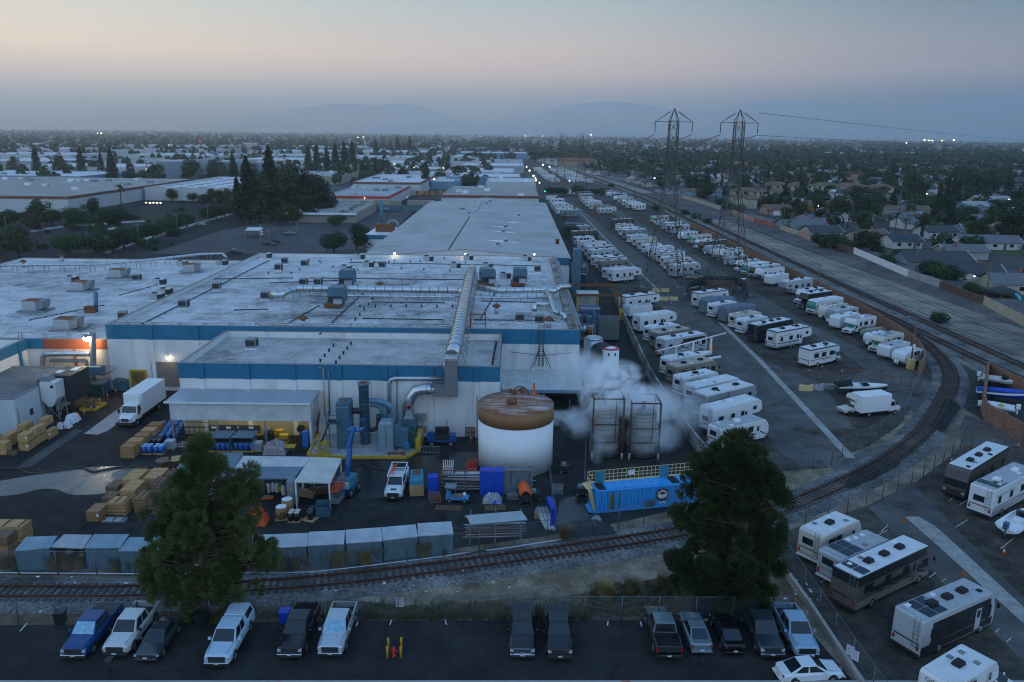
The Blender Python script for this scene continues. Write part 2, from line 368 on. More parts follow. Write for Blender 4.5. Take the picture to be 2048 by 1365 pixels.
Z4('yard_pavement',[(-30,1128),(540,1128),(900,1098),(1090,1072),(1240,1045),(1372,1015),(1424,930),(1300,745),(1245,620),(1160,470),(1080,398),(640,398),(-900,398),(-900,1100)],0,ASPH)
Z4('front_parking_lot',[(-60,1252),(540,1244),(1180,1240),(1604,1243),(1706,1362),(1745,1420),(-200,1420)],0,ASPHF)
Z4('storage_lot_ground',[(1424,940),(1536,945),(1655,936),(1691,910),(1737,893),(1800,850),(1822,812),(1842,748),(1832,705),(1790,672),(1740,640),(1700,615),(1590,560),(1450,490),(1380,455),(1290,400),(1225,372),(1080,398),(1160,470),(1245,620),(1300,745)],-.004,PARKDIRT)
Z4('storage_lane',[(36.2,101),(46.5,101),(49.5,121),(44.5,134),(42.6,165),(45,196),(43,240),(38.5,330),(34.8,470),(29.5,470),(31.5,330),(35,240),(33.6,196),(34.5,165),(34.8,120)],.004,LANE,False)
Z4('storage_lane',[(52.5,116),(64.5,112),(67.5,121),(65.5,140),(62.2,165),(61.5,200),(60,270),(54,440),(48.5,440),(53,270),(53.8,200),(56.6,165),(60.5,140),(60,129),(54,124)],.004,LANE,False)
Z4('storage_lane',[(45,196),(54,200),(56.6,165),(53,163),(47.6,182)],.006,LANE,False)
Z4('storage_lane',[(1240,388),(1130,395),(1110,398),(1135,402),(1290,402),(1330,420),(1400,440),(1450,438),(1330,386)],.009,ROAD)
Z4('storage_lane',[(1655,936),(1691,910),(1660,880),(1590,862),(1475,765),(1445,745),(1560,905),(1600,932)],.008,LANE)
Z4('concrete_apron',[(1657,932),(1740,894),(1762,915),(1725,943),(1680,953)],.011,LANE)
Z4('concrete_apron',[(1836,772),(1886,806),(1850,842),(1790,800),(1790,782)],.011,LANE)
Z4('concrete_apron',[(1930,830),(1962,842),(2048,880),(2048,900),(1926,893),(1918,862)],.011,LANE)
Z4('storage_lot_ground',[(1562,1065),(1733,1013),(1830,966),(1925,895),(2200,905),(2400,1420),(1770,1420),(1716,1366),(1555,1124)],-.002,PARKDIRT)
Z4('storage_lane',[(1737,1016),(1824,966),(2010,1158),(2048,1195),(2400,1480),(2300,1500),(2048,1325),(1860,1140)],.004,LANE)
Z4('drain_strip',[(1810,1034),(1838,1034),(1870,1052),(2048,1215),(2048,1248),(1880,1096)],.008,WORN)
Z4('drain_strip',[(41.2,91),(42.3,91),(43.9,132),(44.4,160),(43.4,164),(43.0,132)],.012,WORN,False)
Z4('drain_strip',[(36.6,200),(37.3,200),(35,320),(33.6,430),(33.1,430),(34.2,320)],.012,WORN,False)
for q in[((1797,1037),(1812,1037),(1818,1047),(1806,1047)),((1912,1143),(1930,1143),(1940,1154),(1922,1154)),((1643,882),(1655,882),(1661,888),(1649,888))]:Z4('drain_cover',q,.02,RUST)
Z4('railway_corridor',[(78.5,115),(82,100),(100,60),(130,60),(112,160),(103,230),(101,300),(99,420),(98,520),(84,720),(58,1150),(42,1150),(66,720),(77,520),(77,300),(79,180)],-.012,SAND,False)
for k,(dx,wd)in enumerate([(6.5,.7),(8.3,.7),(15,.6),(16.9,.6)]):
 Z4('wheel_track',[(84+dx,150),(84+dx+wd,150),(83+dx+wd,260),(82.4+dx+wd,420),(82.4+dx,420),(83+dx,260)],.0+.002*k,BERM,False)
b=MB();prev=None
for(xa,xb,y)in[(118,150,60),(110.5,126,110),(106,118.5,160),(104,116.5,200),(103,117.5,250),(103,118.5,300),(101,116,360),(100,112,440),(98,108,520)]:
 r=[(xa,y,-.02),((xa+xb)/2-1,y,.9),(xb-1.5,y,1.7),(xb+2,y,1.75)]
 if prev:
  for i in range(3):b.poly([prev[i],prev[i+1],r[i+1],r[i]],0,True)
 prev=r
Z14('embankment',b,BERM)
for pts in([(1700,420),(1760,452),(1860,497),(2048,545),(2048,580),(1980,566),(1850,520),(1740,468),(1640,430)],[(1600,428),(1700,420),(1730,424),(1720,434),(1610,440)],[(1870,483),(2048,470),(2048,478),(1875,492)],[(1525,395),(1700,382),(1860,374),(2048,368),(2048,374),(1700,389),(1530,402)]):
 Z4('street',pts,.001*pts[0][0]/100-.01,ROAD)
for pts in([(1860,548),(1960,572),(2048,585),(2048,604),(1940,580)],[(1770,478),(1850,505),(1830,512),(1760,488)],[(1980,492),(2048,500),(2048,512),(1985,506)]):Z4('lawn',pts,.01,LAWN)
Z4('kerb_strip',[(205,507),(216,507),(300,478),(440,436),(520,416),(516,415),(432,434),(290,476)],.012,WORN)
Z4('garden_path',[(0,470),(120,452),(300,440),(300,443),(122,456),(0,475)],.012,WORN)
Z4('employee_parking',[(300,508),(735,508),(838,412),(790,410),(700,424),(640,418),(560,440),(440,462)],.004,ROAD)
Z4('estate_street',[(180,508),(250,508),(380,470),(560,415),(650,395),(690,340),(730,300),(745,300),(720,340),(690,395),(590,420),(420,462)],-.01,ROAD)
Z4('estate_street',[(-60,425),(120,440),(380,398),(500,375),(640,366),(1090,352),(1090,358),(650,374),(500,386),(380,412),(110,462),(-60,450)],-.014,ROAD)
for pts in([(-20,468),(180,458),(330,440),(420,428),(420,434),(330,447),(180,467),(-20,480)],[(60,478),(150,474),(150,486),(50,492)],[(250,432),(420,418),(430,425),(260,442)]):Z4('estate_lane',pts,-.008,ROAD)
Z4('estate_parking',[(-100,452),(100,468),(330,425),(420,438),(250,490),(120,508),(-100,512)],-.02,ground('estate_ground',[(.3,(.045,.05,.032)),(.46,(.1,.098,.07)),(.56,(.19,.17,.125)),(.74,(.36,.31,.22))],(.05,.25,3)))
m,n,bs=nt('wet_asphalt');MATS['wet']=m
g=N(n,'ShaderNodeNewGeometry').outputs['Position'];nz=N(n,'ShaderNodeTexNoise',i_Scale=.16,i_Detail=6.,i_Roughness=.6,i_Distortion=.8);n.links.new(g,nz.inputs['Vector'])
rr=ramp(n,[(.4,(.0,.0,.0)),(.56,(1,1,1))],nz.outputs[0]);mr=N(n,'ShaderNodeMapRange');n.links.new(rr.outputs[0],mr.inputs[0]);mr.inputs[3].default_value=.09;mr.inputs[4].default_value=.42
n.links.new(mr.outputs[0],bs.inputs['Roughness']);n.links.new(ramp(n,[(.4,(.05,.052,.055)),(.6,(.17,.16,.145))],nz.outputs[0]).outputs[0],bs.inputs['Base Color'])
Z4('puddle',Z2([(-60,972),(60,952),(140,938),(250,932),(340,935),(395,940),(330,950),(262,962),(232,984),(150,990),(112,979),(78,979),(30,990),(-60,998)],4),.006,m)
m2,n,bs=nt('dark_wet');bs.inputs['Base Color'].default_value=(.02,.021,.022,1);bs.inputs['Roughness'].default_value=.22
Z4('wet_ground',Z2([(690,930),(800,918),(930,905),(985,915),(960,935),(820,985),(700,1000),(640,985)],4),.006,m2)
Z4('wet_ground',Z2([(1120,1000),(1240,970),(1340,950),(1390,960),(1300,985),(1180,1040),(1110,1050)],4),.006,m2)
Z4('paved_gutter',[(30,938),(55,920),(150,858),(165,862),(60,935)],.007,LANE)
Z4('dock_ramp',[(168,868),(225,826),(262,800),(300,790),(305,800),(215,862),(195,870)],.007,CONC)
PITCH=mat('parking_stripe',(.55,.56,.55),.8,0,.2,4)
for x0,x1 in[((40,1263),(54,1247)),((645,1255),(650,1245)),((712,1253),(716,1244)),((780,1250),(783,1240)),((893,1250),(890,1240)),((1215,1252),(1216,1243)),((1283,1253),(1281,1243))]:
 a=P(*x0);c=P(*x1);Z4('parking_stripe',[(a[0]-.05,a[1]),(a[0]+.05,a[1]),(c[0]+.05,c[1]),(c[0]-.05,c[1])],.006,PITCH,False)
for a,c in[((1762,1063),(1775,1052)),((1800,1088),(1812,1082)),((1858,1155),(1872,1145)),((1882,1163),(1892,1158)),((1932,1188),(1940,1180)),((1990,1265),(1998,1258)),((2012,1284),(2022,1276)),((1898,1002),(1912,990)),((1918,1010),(1935,1000)),((1752,1072),(1776,1060)),((1910,1055),(1935,1040)),((2000,1098),(2030,1075)),((1640,1165),(1672,1148)),((1860,1250),(1890,1236))]:
 a=P(*a);c=P(*c);Z4('bay_stripe',[(a[0]-.05,a[1]-.05),(a[0]+.05,a[1]-.05),(c[0]+.05,c[1]),(c[0]-.05,c[1])],.008,PITCH,False)
 # railway
RAILM=mat('rail_steel',(.11,.05,.032),.55,.5,.25,2);SLEEP=mat('sleeper_wood',(.06,.042,.032),.9,0,.3,2)
def track(name,pts,zb=0.,ball=True,step=.62,top=True):
 L=Z6(Z2(pts,8),step);b=MB();sl=MB();r1=MB();r2=MB();prev=None;rp=None
 t=Z1(name,None,None);t['kind']='structure'
 for i,p in enumerate(L):
  q=L[min(i+1,len(L)-1)];o=L[max(i-1,0)];dx,dy=q[0]-o[0],q[1]-o[1];l=math.hypot(dx,dy)or 1;dx/=l;dy/=l;nx,ny=-dy,dx
  if ball and i%3==0:
   row=[(p[0]+nx*s,p[1]+ny*s,zb+z)for s,z in((2.7,-.02),(1.6,.2),(-1.6,.2),(-2.7,-.02))]
   if prev:
    for k in range(3):b.poly([prev[k+1],prev[k],row[k],row[k+1]],0,True)
   prev=row
  sl.cbox((p[0],p[1],zb+.2+rnd.uniform(-.015,.015)),(2.6+rnd.uniform(-.15,.15),.24,.16),0,math.atan2(ny,nx)+rnd.uniform(-.03,.03))
  cr=[(p[0]+nx*s,p[1]+ny*s,zb+.36)for s in(.75,-.75)]
  if rp:
   r1.bar(rp[0],cr[0],.1,.17);r2.bar(rp[1],cr[1],.1,.17)
  rp=cr
 if ball:b.Z0('ballast',GRAVEL,t)
 sl.Z0('sleeper_course',SLEEP,t);r1.Z0('rail',RAILM,t);r2.Z0('rail',RAILM,t)
 return t
track('railway_spur',[(-75,59),(-42.8,59.3),(-30.4,59.7),(-16.4,61.5),(-.9,65.5),(16.8,71.1),(27.6,76.1),(37.4,83),(46.8,91),(55.5,100.5),(63.5,111.5),(71.5,124),(76.6,137),(79.6,151),(81,166),(81.4,190),(81.4,215)],0.)
track('railway_track',[(84.5,60),(83.4,110),(82.7,139),(82.4,165),(81.7,200),(81.4,250),(81.6,330),(81,440),(76,560),(66,720),(52,1000)],.02,True,.8)
track('railway_track',[(90,60),(88.4,120),(88,145),(87.6,180),(87.3,220),(87.3,290),(87.8,380),(87,480),(81,600),(70,780),(56,1000)],.04,True,.8)
Z4('crossing_panel',[(1872,840),(1890,800),(1912,810),(1921,818),(1888,868),(1860,858)],.36,ASPH)
Z4('crossing_panel',[(1688,975),(1706,952),(1778,916),(1800,930),(1790,940),(1702,982)],.36,ASPH)
# fences and walls
def fence(name,pts,h,label,step=3.,z=0,cat='fence',group=None,barbed=False,mesh=LINK):
 base=Z6(pts,step)
 if math.dist(base[-1],pts[-1])>step*.4:base.append(pts[-1])
 t=Z1(name,label,cat,(*base[0],z),0,group);o=Vector((*base[0],0))
 loc=[Vector((*p,0))-o for p in base]
 mb=MB();rl=MB()
 for i,(a,c)in enumerate(zip(loc,loc[1:])):
  mb.poly([a,c,c+Vector((0,0,h)),a+Vector((0,0,h))]);rl.cyl(a+Vector((0,0,h)),c+Vector((0,0,h)),.03,n=5,cap=False)
 mb.Z0('wire_mesh',mesh,t);rl.Z0('top_rail',POST,t)
 for p in loc:
  q=MB();q.cyl(p,p+Vector((0,0,h+.05)),.045,n=6);q.Z0('post',POST,t)
 return t
fence('chain_link_fence',[P(-40,1247),P(400,1242),P(760,1240),P(1190,1242),P(1572,1243)],2.2,'chain link fence along the back of the front parking lot beside the weeds')
fence('chain_link_fence',[P(-40,1150),P(540,1152),P(800,1128),P(1000,1100),P(1130,1078)],2.3,'chain link fence between the grey storage sheds and the railway spur',3.4)
fence('chain_link_fence',[P(1135,1088),P(1230,1062),P(1330,1038),P(1420,1012)],2.4,'chain link fence in front of the bright blue steel container',3.)
fence('chain_link_fence',[P(1110,1062),P(1097,960)],2.4,'short blue-hung chain link fence beside the scaffold pipes',3.)
fence('chain_link_fence',[P(1168,985),P(1172,900),P(1135,830)],2.6,'dark chain link fence left of the steaming tanks',3.)
fence('chain_link_fence',[P(1170,985),P(1340,985)],2.4,'chain link fence at the foot of the two steaming tanks',3.)
fence('chain_link_fence',[P(1424,955),P(1560,946),P(1655,936),P(1691,910),P(1737,893),P(1790,858),P(1816,832),P(1822,800),P(1839,775)],2.6,'curving chain link fence between the box truck van and the spur',3.2)
fence('chain_link_fence',[P(1560,1068),P(1640,1048),P(1733,1013),P(1782,990),P(1830,965),P(1880,930),P(1925,893)],2.7,'curving chain link fence in front of the parked black motorhome',3.2)
fence('chain_link_fence',[(a[0]+.35,a[1])for a in(P(1548,1112),P(1620,1220),P(1712,1362),P(1760,1430))],2.4,'chain link fence standing on the low concrete kerb wall',3.2)
fence('chain_link_fence',[(21,191),(20.6,260),(21.5,345)],2.2,'dark chain link fence along the far trailers behind the factory road',6)
BROWNW=mat('brown_block',(.25,.13,.08),.85,0,.12,.8);TANW=mat('tan_block',(.42,.33,.24),.85,0,.12,.6);PINKW=mat('pink_block',(.42,.24,.17),.85,0,.12,.6);VINYL=mat('white_vinyl',(.7,.7,.7),.5,0,.04,.5)
GREYF=mat('grey_boards',(.3,.31,.31),.85,0,.15,.8,streak=True);REDW=mat('red_block',(.3,.1,.06),.85,0,.12,.6)
def wall(name,pts,h,m,label,th=.2,z=0,cat='wall',pier=0,cap=None,step=None,group=None):
 o=Vector((*pts[0],0));t=Z1(name,label,cat,(*pts[0],z),0,group);L=[Vector((*p,0))-o for p in(Z6(pts,step)+[pts[-1]]if step else pts)]
 b=MB();c=MB()
 for a,e in zip(L,L[1:]):
  if(e-a).length<.05:continue
  b.bar(a+Vector((0,0,h/2)),e+Vector((0,0,h/2)),th,h)
  if cap:c.bar(a+Vector((0,0,h+.04)),e+Vector((0,0,h+.04)),th+.1,.08)
 b.Z0('wall_panel',m,t)
 if cap:c.Z0('coping',cap,t)
 if pier:
  for p in L[::pier]:
   q=MB();q.box(p.x-.17,p.y-.17,0,p.x+.17,p.y+.17,h+.1);q.Z0('pier',m,t)
 return t
wall('brown_wall',Z2([(67.5,126.5),(70.5,131),(74.3,141.2),(76.1,153.7),(77.3,167.8),(77.8,180.7),(77.7,216.5),(76.7,288),(76,345)],4),2.4,BROWNW,'long brown panel wall curving behind the parked motorhomes by the railway',.18,step=4,pier=1)
a,c,d=P(1972,757),P(1962,838),P(2060,896)
wall('brown_wall',[a,c,d],2.6,BROWNW,'brown panel wall around the little boat yard by the crossing',.18,step=4,pier=1)
wall('brown_wall',[(a[0]+.4,a[1]+.3),P(2090,815)],2.6,BROWNW,'brown panel wall between the little boat yard and the main tracks',.18,step=4,pier=1)
PEEL=mat('peeling_whitewash',(.34,.33,.31),.85,0,.12,.5,dirt=((.09,.075,.065),.28,.42,.56))
wall('concrete_wall',[(24.2,84),(23.2,93),(22.5,108),(22.2,122),(23,150),(24.2,180),(24.6,190)],1.9,PEEL,'peeling whitewashed concrete wall beside the factory road',.25)
wall('kerb_wall',[P(1551,1124),P(1620,1220),P(1711,1359),P(1756,1425)],.7,mat('kerb_concrete',(.33,.3,.26),.9,0,.15,.5),'low concrete kerb wall between the front lot and the motorhome lot',.3)
wall('parapet_wall',[P(-60,1374),P(2120,1374)],.4,mat('pale_coping',(.3,.3,.3),.7,0,.1,.8,dirt=((.3,.1,.06),.4,.6,.66)),'pale stained parapet along the bottom edge of the photo',.35)
E0=[(108.5+8,164),(118,188)]
for pts,h,m,nm,lb in[([P(2060,658,1.7),P(1968,610,1.7)],2,TANW,'block_wall','tan block wall beside the dark gazebo at the right edge'),([P(1966,609,1.7),P(1880,577,1.7)],1.9,mat('brown_fence',(.1,.06,.045),.9,0,.2,1),'board_fence','dark brown board fence left of the tan block wall'),([P(1880,575,1.7),P(1815,553,1.7)],1.9,GREYF,'board_fence','weathered grey board fence right of the white vinyl fence'),([P(1814,553,1.7),P(1708,507,1.7)],1.9,VINYL,'vinyl_fence','long white vinyl fence above the embankment'),([P(1706,506,1.7),P(1636,487,1.7)],1.8,mat('red_fence',(.12,.05,.045),.9,0,.2,1),'board_fence','dark reddish board fence left of the white vinyl fence'),([P(1634,487,1.7),P(1596,470,1.7)],1.8,PINKW,'block_wall','pinkish block wall with a pale patch above the embankment'),([P(1595,470,1.7),P(1561,459,1.7)],1.8,TANW,'block_wall','pale tan block wall behind the grey bungalow shed'),([P(1544,455,1.7),P(1508,444,1.7)],1.9,REDW,'block_wall','short red block wall above the embankment'),([P(1507,444,1.7),P(1464,427,1.7)],1.9,PINKW,'block_wall','long pink block wall behind the right pylon'),([P(1440,420,1.7),P(1364,396,1.7)],1.9,TANW,'block_wall','tan block wall between the two pylons'),([P(1362,395,0),P(1310,384,0)],1.9,GREYF,'board_fence','grey fence beside the far railway crossing')]:
 wall(nm,pts,h,m,lb,.2,1.6 if nm!='board_fence' or 'crossing' not in lb else 0,'wall' if 'wall' in nm else 'fence',step=6,pier=1)
def truss_gate(p,q,h,label):
 t=Z1('rolling_gate',label,'gate',(*p,0));d=Vector((q[0]-p[0],q[1]-p[1],0));f=MB();k=MB();w_=MB()
 for z in(.2,h*.55,h):f.bar(Vector((0,0,z)),d+Vector((0,0,z)),.08)
 nn=8
 for i in range(nn+1):f.bar(d*(i/nn)+Vector((0,0,.2)),d*(i/nn)+Vector((0,0,h)),.06)
 for i in range(nn):k.bar(d*(i/nn)+Vector((0,0,h*.55)),d*((i+1)/nn)+Vector((0,0,h)),.04)
 w_.poly([Vector((0,0,.2)),d+Vector((0,0,.2)),d+Vector((0,0,h)),Vector((0,0,h))])
 f.Z0('gate_frame',RUST,t);k.Z0('brace',RUST,t);w_.Z0('wire_mesh',LINK,t)
truss_gate(P(1682,770),P(1840,774),2.6,'long rusty rolling gate behind the boat with the dark hull')
truss_gate(P(1924,895),P(2060,898),2.6,'long rusty rolling gate in front of the brown boat yard wall')
truss_gate(P(1185,430),P(1275,433),2.2,'far rolling gate across the storage lane between the trailer rows')
b=MB();b.tube([(*P(x,y),.1)for x,y in Z2([(-30,1148),(120,1149),(270,1150),(480,1149),(560,1148),(640,1145),(800,1126),(1000,1100),(1132,1080)],4)],.09,6)
tag(b.Z0('ground_pipe',STEEL),'thin silver pipe lying along the ground in front of the sheds','pipe')
b=MB();HOSE=mat('fire_hose',(.05,.042,.02),.8,0,.2,4)
b.tube([(*P(x,y),.08)for x,y in Z2([(-30,941),(30,938),(55,947),(75,948),(115,943),(160,936),(178,942),(192,945),(215,940),(250,935),(300,935),(360,936)],5)],.11,6)
tag(b.Z0('hose',HOSE),'long dark hose winding across the puddle in the yard','hose')
b=MB();b.tube([(*P(x,y),.07)for x,y in Z2([(672,935),(690,938),(715,931),(733,930),(750,938),(768,941)],5)],.08,6)
tag(b.Z0('hose',HOSE),'yellowish hose on the wet asphalt behind the white work pickup','hose')
# the factory
def Z5(name,label,x0,y0,x1,y1,h,wallm,roofm,par=.9,band=None,bh=1.9,sides='fblr',pil=0,roofslope=0,cat='building',th=.3,group=None,z0=0):
 """walls with a parapet, a flat roof below it, a painted band and pilasters as parts"""
 t=Z1(name,label,cat,((x0+x1)/2,(y0+y1)/2,z0),0,group);cx,cy=(x0+x1)/2,(y0+y1)/2
 X0,X1,Y0,Y1=x0-cx,x1-cx,y0-cy,y1-cy
 b=MB()
 b.box(X0,Y0,0,X1,Y0+th,h);b.box(X0,Y1-th,0,X1,Y1,h);b.box(X0,Y0+th,0,X0+th,Y1-th,h);b.box(X1-th,Y0+th,0,X1,Y1-th,h)
 b.Z0('wall',wallm,t)
 b=MB();k=12
 for i in range(1):
  b.poly([(X0+th,Y0+th,h-par),(X1-th,Y0+th,h-par),(X1-th,Y1-th,h-par+roofslope),(X0+th,Y1-th,h-par+roofslope)])
 b.Z0('roof',roofm,t)
 if band:
  b=MB();e=.03
  if 'f' in sides:b.box(X0-e,Y0-e,h-bh,X1+e,Y0-.002,h+.05)
  if 'b' in sides:b.box(X0-e,Y1+.002,h-bh,X1+e,Y1+e,h+.05)
  if 'l' in sides:b.box(X0-e,Y0,h-bh,X0-.002,Y1,h+.05)
  if 'r' in sides:b.box(X1+.002,Y0,h-bh,X1+e,Y1,h+.05)
  b.Z0('parapet_band',band,t)
 c=MB();c.box(X0+.02,Y0+.02,h+.06,X1-.02,Y0+th+.05,h+.12);c.box(X0+.02,Y1-th-.05,h+.06,X1-.02,Y1-.02,h+.12)
 c.box(X0+.02,Y0+th+.05,h+.06,X0+th+.05,Y1-th-.05,h+.12);c.box(X1-th-.05,Y0+th+.05,h+.06,X1-.02,Y1-th-.05,h+.12);c.Z0('coping',GREY,t)
 for i in range(pil):
  p=MB();px=X0+(X1-X0)*(i+.5)/pil;p.box(px-.3,Y0-.2,0,px+.3,Y0-.04,h-bh);p.Z0('pilaster',wallm,t)
  p=MB();p.box(px-.34,Y0-.24,h-bh,px+.34,Y0-.04,h);p.Z0('pilaster',band or wallm,t)
 return t
FW=Z5('factory_wing','low white factory wing with blue parapet and big silver duct, nearest the yard',-42.2,96.5,-1.5,113.9,9.4,W_,ROOF2,.9,BLUE,1.9,'fr',7)
MAIN=Z5('factory_building','main white factory building with blue parapet and cluttered pale flat roof',-60,114,10,187,10.,W_,ROOF,.7,BLUE,2.1,'fr',0)
for x in(-53.4,-46.6,3.2):
 for(z0,z1,m,e)in((0,7.9,W_,0),(7.9,10,BLUE,.04)):
  b=MB();b.box(x-.3+25,-36.7-e,z0,x+.3+25,-36.54,z1);b.Z0('pilaster',m,MAIN)
b=MB();b.box(-1.9,113.98-150.5,9.4,-1.5,114.2-150.5,9.41)
B3=Z5('factory_building','lower left factory building with wide pale roof behind the starburst lamp',-118,114.05,-60.05,190,7.7,W_,ROOF,.6,None)
ORW=mat('orange_band',(.27,.07,.03),.7,0,.1,1.5);RUSTW=mat('rusty_wall',(.5,.46,.43),.8,0,.1,.6,dirt=((.4,.16,.09),1.1,.56,.72),streak=True)
b=MB();cx,cy=-89.025,152.025
b.box(-69.5-cx,113.93-cy,6.3,-60.1-cx,114.03-cy,7.78);b.Z0('orange_band',ORW,B3)
b=MB();b.box(-69.5-cx,113.95-cy,0,-60.1-cx,114.03-cy,6.28);b.Z0('stained_panel',RUSTW,B3)
b=MB();b.box(-65.2-cx,113.85-cy,2.2,-64.8-cx,113.94-cy,6.25);b.Z0('orange_post',ORW,B3)
b=MB();b.box(-71.95-cx,113.93-cy,6.3,-69.52-cx,114.03-cy,7.78);b.Z0('blue_band',BLUE,B3)
B4=Z5('factory_annex','white annex with blue parapet at the left edge behind the grey roofed shed',-118,84,-72,113.9,7.7,W_,ROOF,.6,BLUE,1.5,'r')
for y in(-9,-1,7,13):
 b=MB();b.box(23.04,y-.3,0,23.2,y+.3,7.6);b.Z0('pilaster',BLUE,B4)
GR=ground('grey_roofing',[(.3,(.09,.09,.09)),(.5,(.14,.14,.138)),(.7,(.19,.19,.185))],(.06,.4,4),.9,((.07,.07,.07),8,2.2))
SH=Z5('workshop','small white workshop with dark grey roof beside the stacked crates',-96,95.4,-63,110,4.65,mat('shed_panel',(.5,.55,.57),.7,0,.08,.5,streak=True),GR,-.02)
b=MB();b.box(16.52,-1,0,16.6,1.2,2.4);b.Z0('door',MACH,SH);b=MB();b.box(16.52,-4.4,1.6,16.62,-3.8,2.4);b.Z0('utility_box',DARK,SH)
b=MB();b.box(16.52,-6.9,0,16.56,-6.8,3.4);b.box(9,-7.36,.4,9.1,-7.32,3.2);b.box(11,-7.36,.4,11.1,-7.32,3.2);b.Z0('downpipe',GREY,SH)
t=MAIN;ox,oy=-25,150.5
b=MB();x0,x1=PY(302,723,114)[0],PY(360,723,114)[0];b.box(x0-ox,-36.62,.6,x1-ox,-36.54,4.5);DOORM=corr('roller_door',(.2,.165,.13),2,.16,.6);b.Z0('roller_door',DOORM,t)
b=MB();x0,x1=PY(261,742,114)[0],PY(292,742,114)[0];zz=PY(270,741,114)[1]
IN=mat('lit_interior',(.2,.12,.03),.8,0,.5,1.2);b.box(x0-ox,-36.58,.2,x1-ox,-36.53,zz);b.Z0('doorway',IN,t)
b=MB()
for p,q in(((x0,.2),(x0,zz)),((x1,.2),(x1,zz)),((x0,zz),(x1,zz))):b.bar((p[0]-ox,-36.62,p[1]),(q[0]-ox,-36.62,q[1]),.25)
b.Z0('door_frame',YEL,t)
tag(t,None)
def lamp(name,label,loc,r=.25,m=COOL,power=0,colr=(1,.8,.5),cat='light',pole=None,group=None):
 t=Z1(name,label,cat,loc,0,group);b=MB();b.lathe([(r*.3,-r),(r,-r*.2),(r,.2*r),(r*.3,r)],(0,0,0),10);b.Z0('bulb',m,t)
 b=MB();b.lathe([(r*1.4,r*.6),(r*.9,r*1.2),(.02,r*1.5)],(0,0,0),10);b.Z0('hood',GREY,t)
 if pole:b=MB();b.cyl((0,0,-loc[2]),(0,0,r),.09,.06,8);b.Z0('pole',GREY,t)
 if power:
  l=bpy.data.lights.new(name,'POINT');l.energy=power;l.color=colr;l.shadow_soft_size=.3
  o=bpy.data.objects.new(name+'_glow',l);col.objects.link(o);o.parent=t;o.location=(0,-.4,-.3)
 return t
x,z=PY(172,677,112);lamp('flood_lamp','bright star-like flood lamp on the orange wall at left',(x,112,z),.42,Z15('bright_lamp',(1,.8,.45),200),12)
x,z=PY(335,717,113.4);lamp('wall_lamp','small lit lamp above the brown roller door',(x,113.4,z),.14,COOL,6)
for px,py,k in((789,507,'left of the roof corner'),(931,508,'above the silver duct end')):x,z=PY(px,py,186);lamp('roof_lamp',f'small lit lamp on the far roof edge {k}',(x,186,z),.2,COOL)
x,z=PY(1071,557,178);lamp('roof_lamp','small lit lamp at the far right corner of the main roof',(x,192,9.8),.2,COOL)
def gable_hall():
 t=Z1('factory_hall','long second factory hall with very wide pale low-pitched roof','building',(-12,278,0));b=MB();X0,X1,Y0,Y1=-25,26,-82,82;h,r=8.2,10.2
 b.prism([(X0,0),(X1,0),(X1,h),(0,r),(X0,h)],Y0,Y1,'y');b.Z0('wall',W_,t)
 b=MB()
 for a,c in((X0-.4,h),):b.poly([(X0-.4,Y0-.3,h+.05),(0,Y0-.3,r+.08),(0,Y1,r+.08),(X0-.4,Y1,h+.05)])
 b.poly([(0,Y0-.3,r+.08),(X1+.4,Y0-.3,h+.05),(X1+.4,Y1,h+.05),(0,Y1,r+.08)]);b.Z0('roof',mat('hall_roof',(.42,.4,.38),.8,0,.06,.08,coord='World',dirt=((.27,.24,.21),.07,.5,.72)),t)
 b=MB();b.box(X1+.01,Y0,h-1.3,X1+.06,Y1,h-.1);b.box(X0,Y0-.06,h-1.4,X0+3,Y0-.01,h-.1);b.box(8,Y0-.34,h-1.5,X1,Y0-.3,h+.2);b.Z0('blue_band',BLUE,t)
 b=MB()
 b.bar((-4,Y0+1,r-.2),(-3.2,0,r-.15),.4,.1)
 b.Z0('roof_seam',DARK,t)
 for(x,y,w_)in((9,-40,5),(9.5,-28,4),(9,-62,6),(0,20,11),(12,-12,3)):
  q=lambda X:r-abs(X)*.078+.16
  b=MB();b.poly([(x-w_,y,q(x-w_)),(x,y-2.2,q(x)),(x+w_,y,q(x+w_)),(x,y+2.2,q(x))]);b.Z0('white_patch',WHITE,t)
 for(x,y)in((9,-40),(9.5,-28),(10,-62),(8,-70),(14,12),(-8,30),(-7,28),(1,50),(2,60),(-4,10)):
  c=MB();zz=r-abs(x)*.078+.1;c.box(x-1.1,y-1.1,zz,x+1.1,y+1.1,zz+.25,0,.3,.3);c.lathe([(.5,0),(.5,.5),(.8,.5),(.1,.9)],(x,y,zz+.2),10);c.Z0('roof_vent',STEEL,t)
 c=MB()
 for i in range(14):c.cbox((-2,20+i*3.4,r+.35),(1.2,1.4,.6))
 c.Z0('ridge_vent',STEEL,t)
gable_hall()
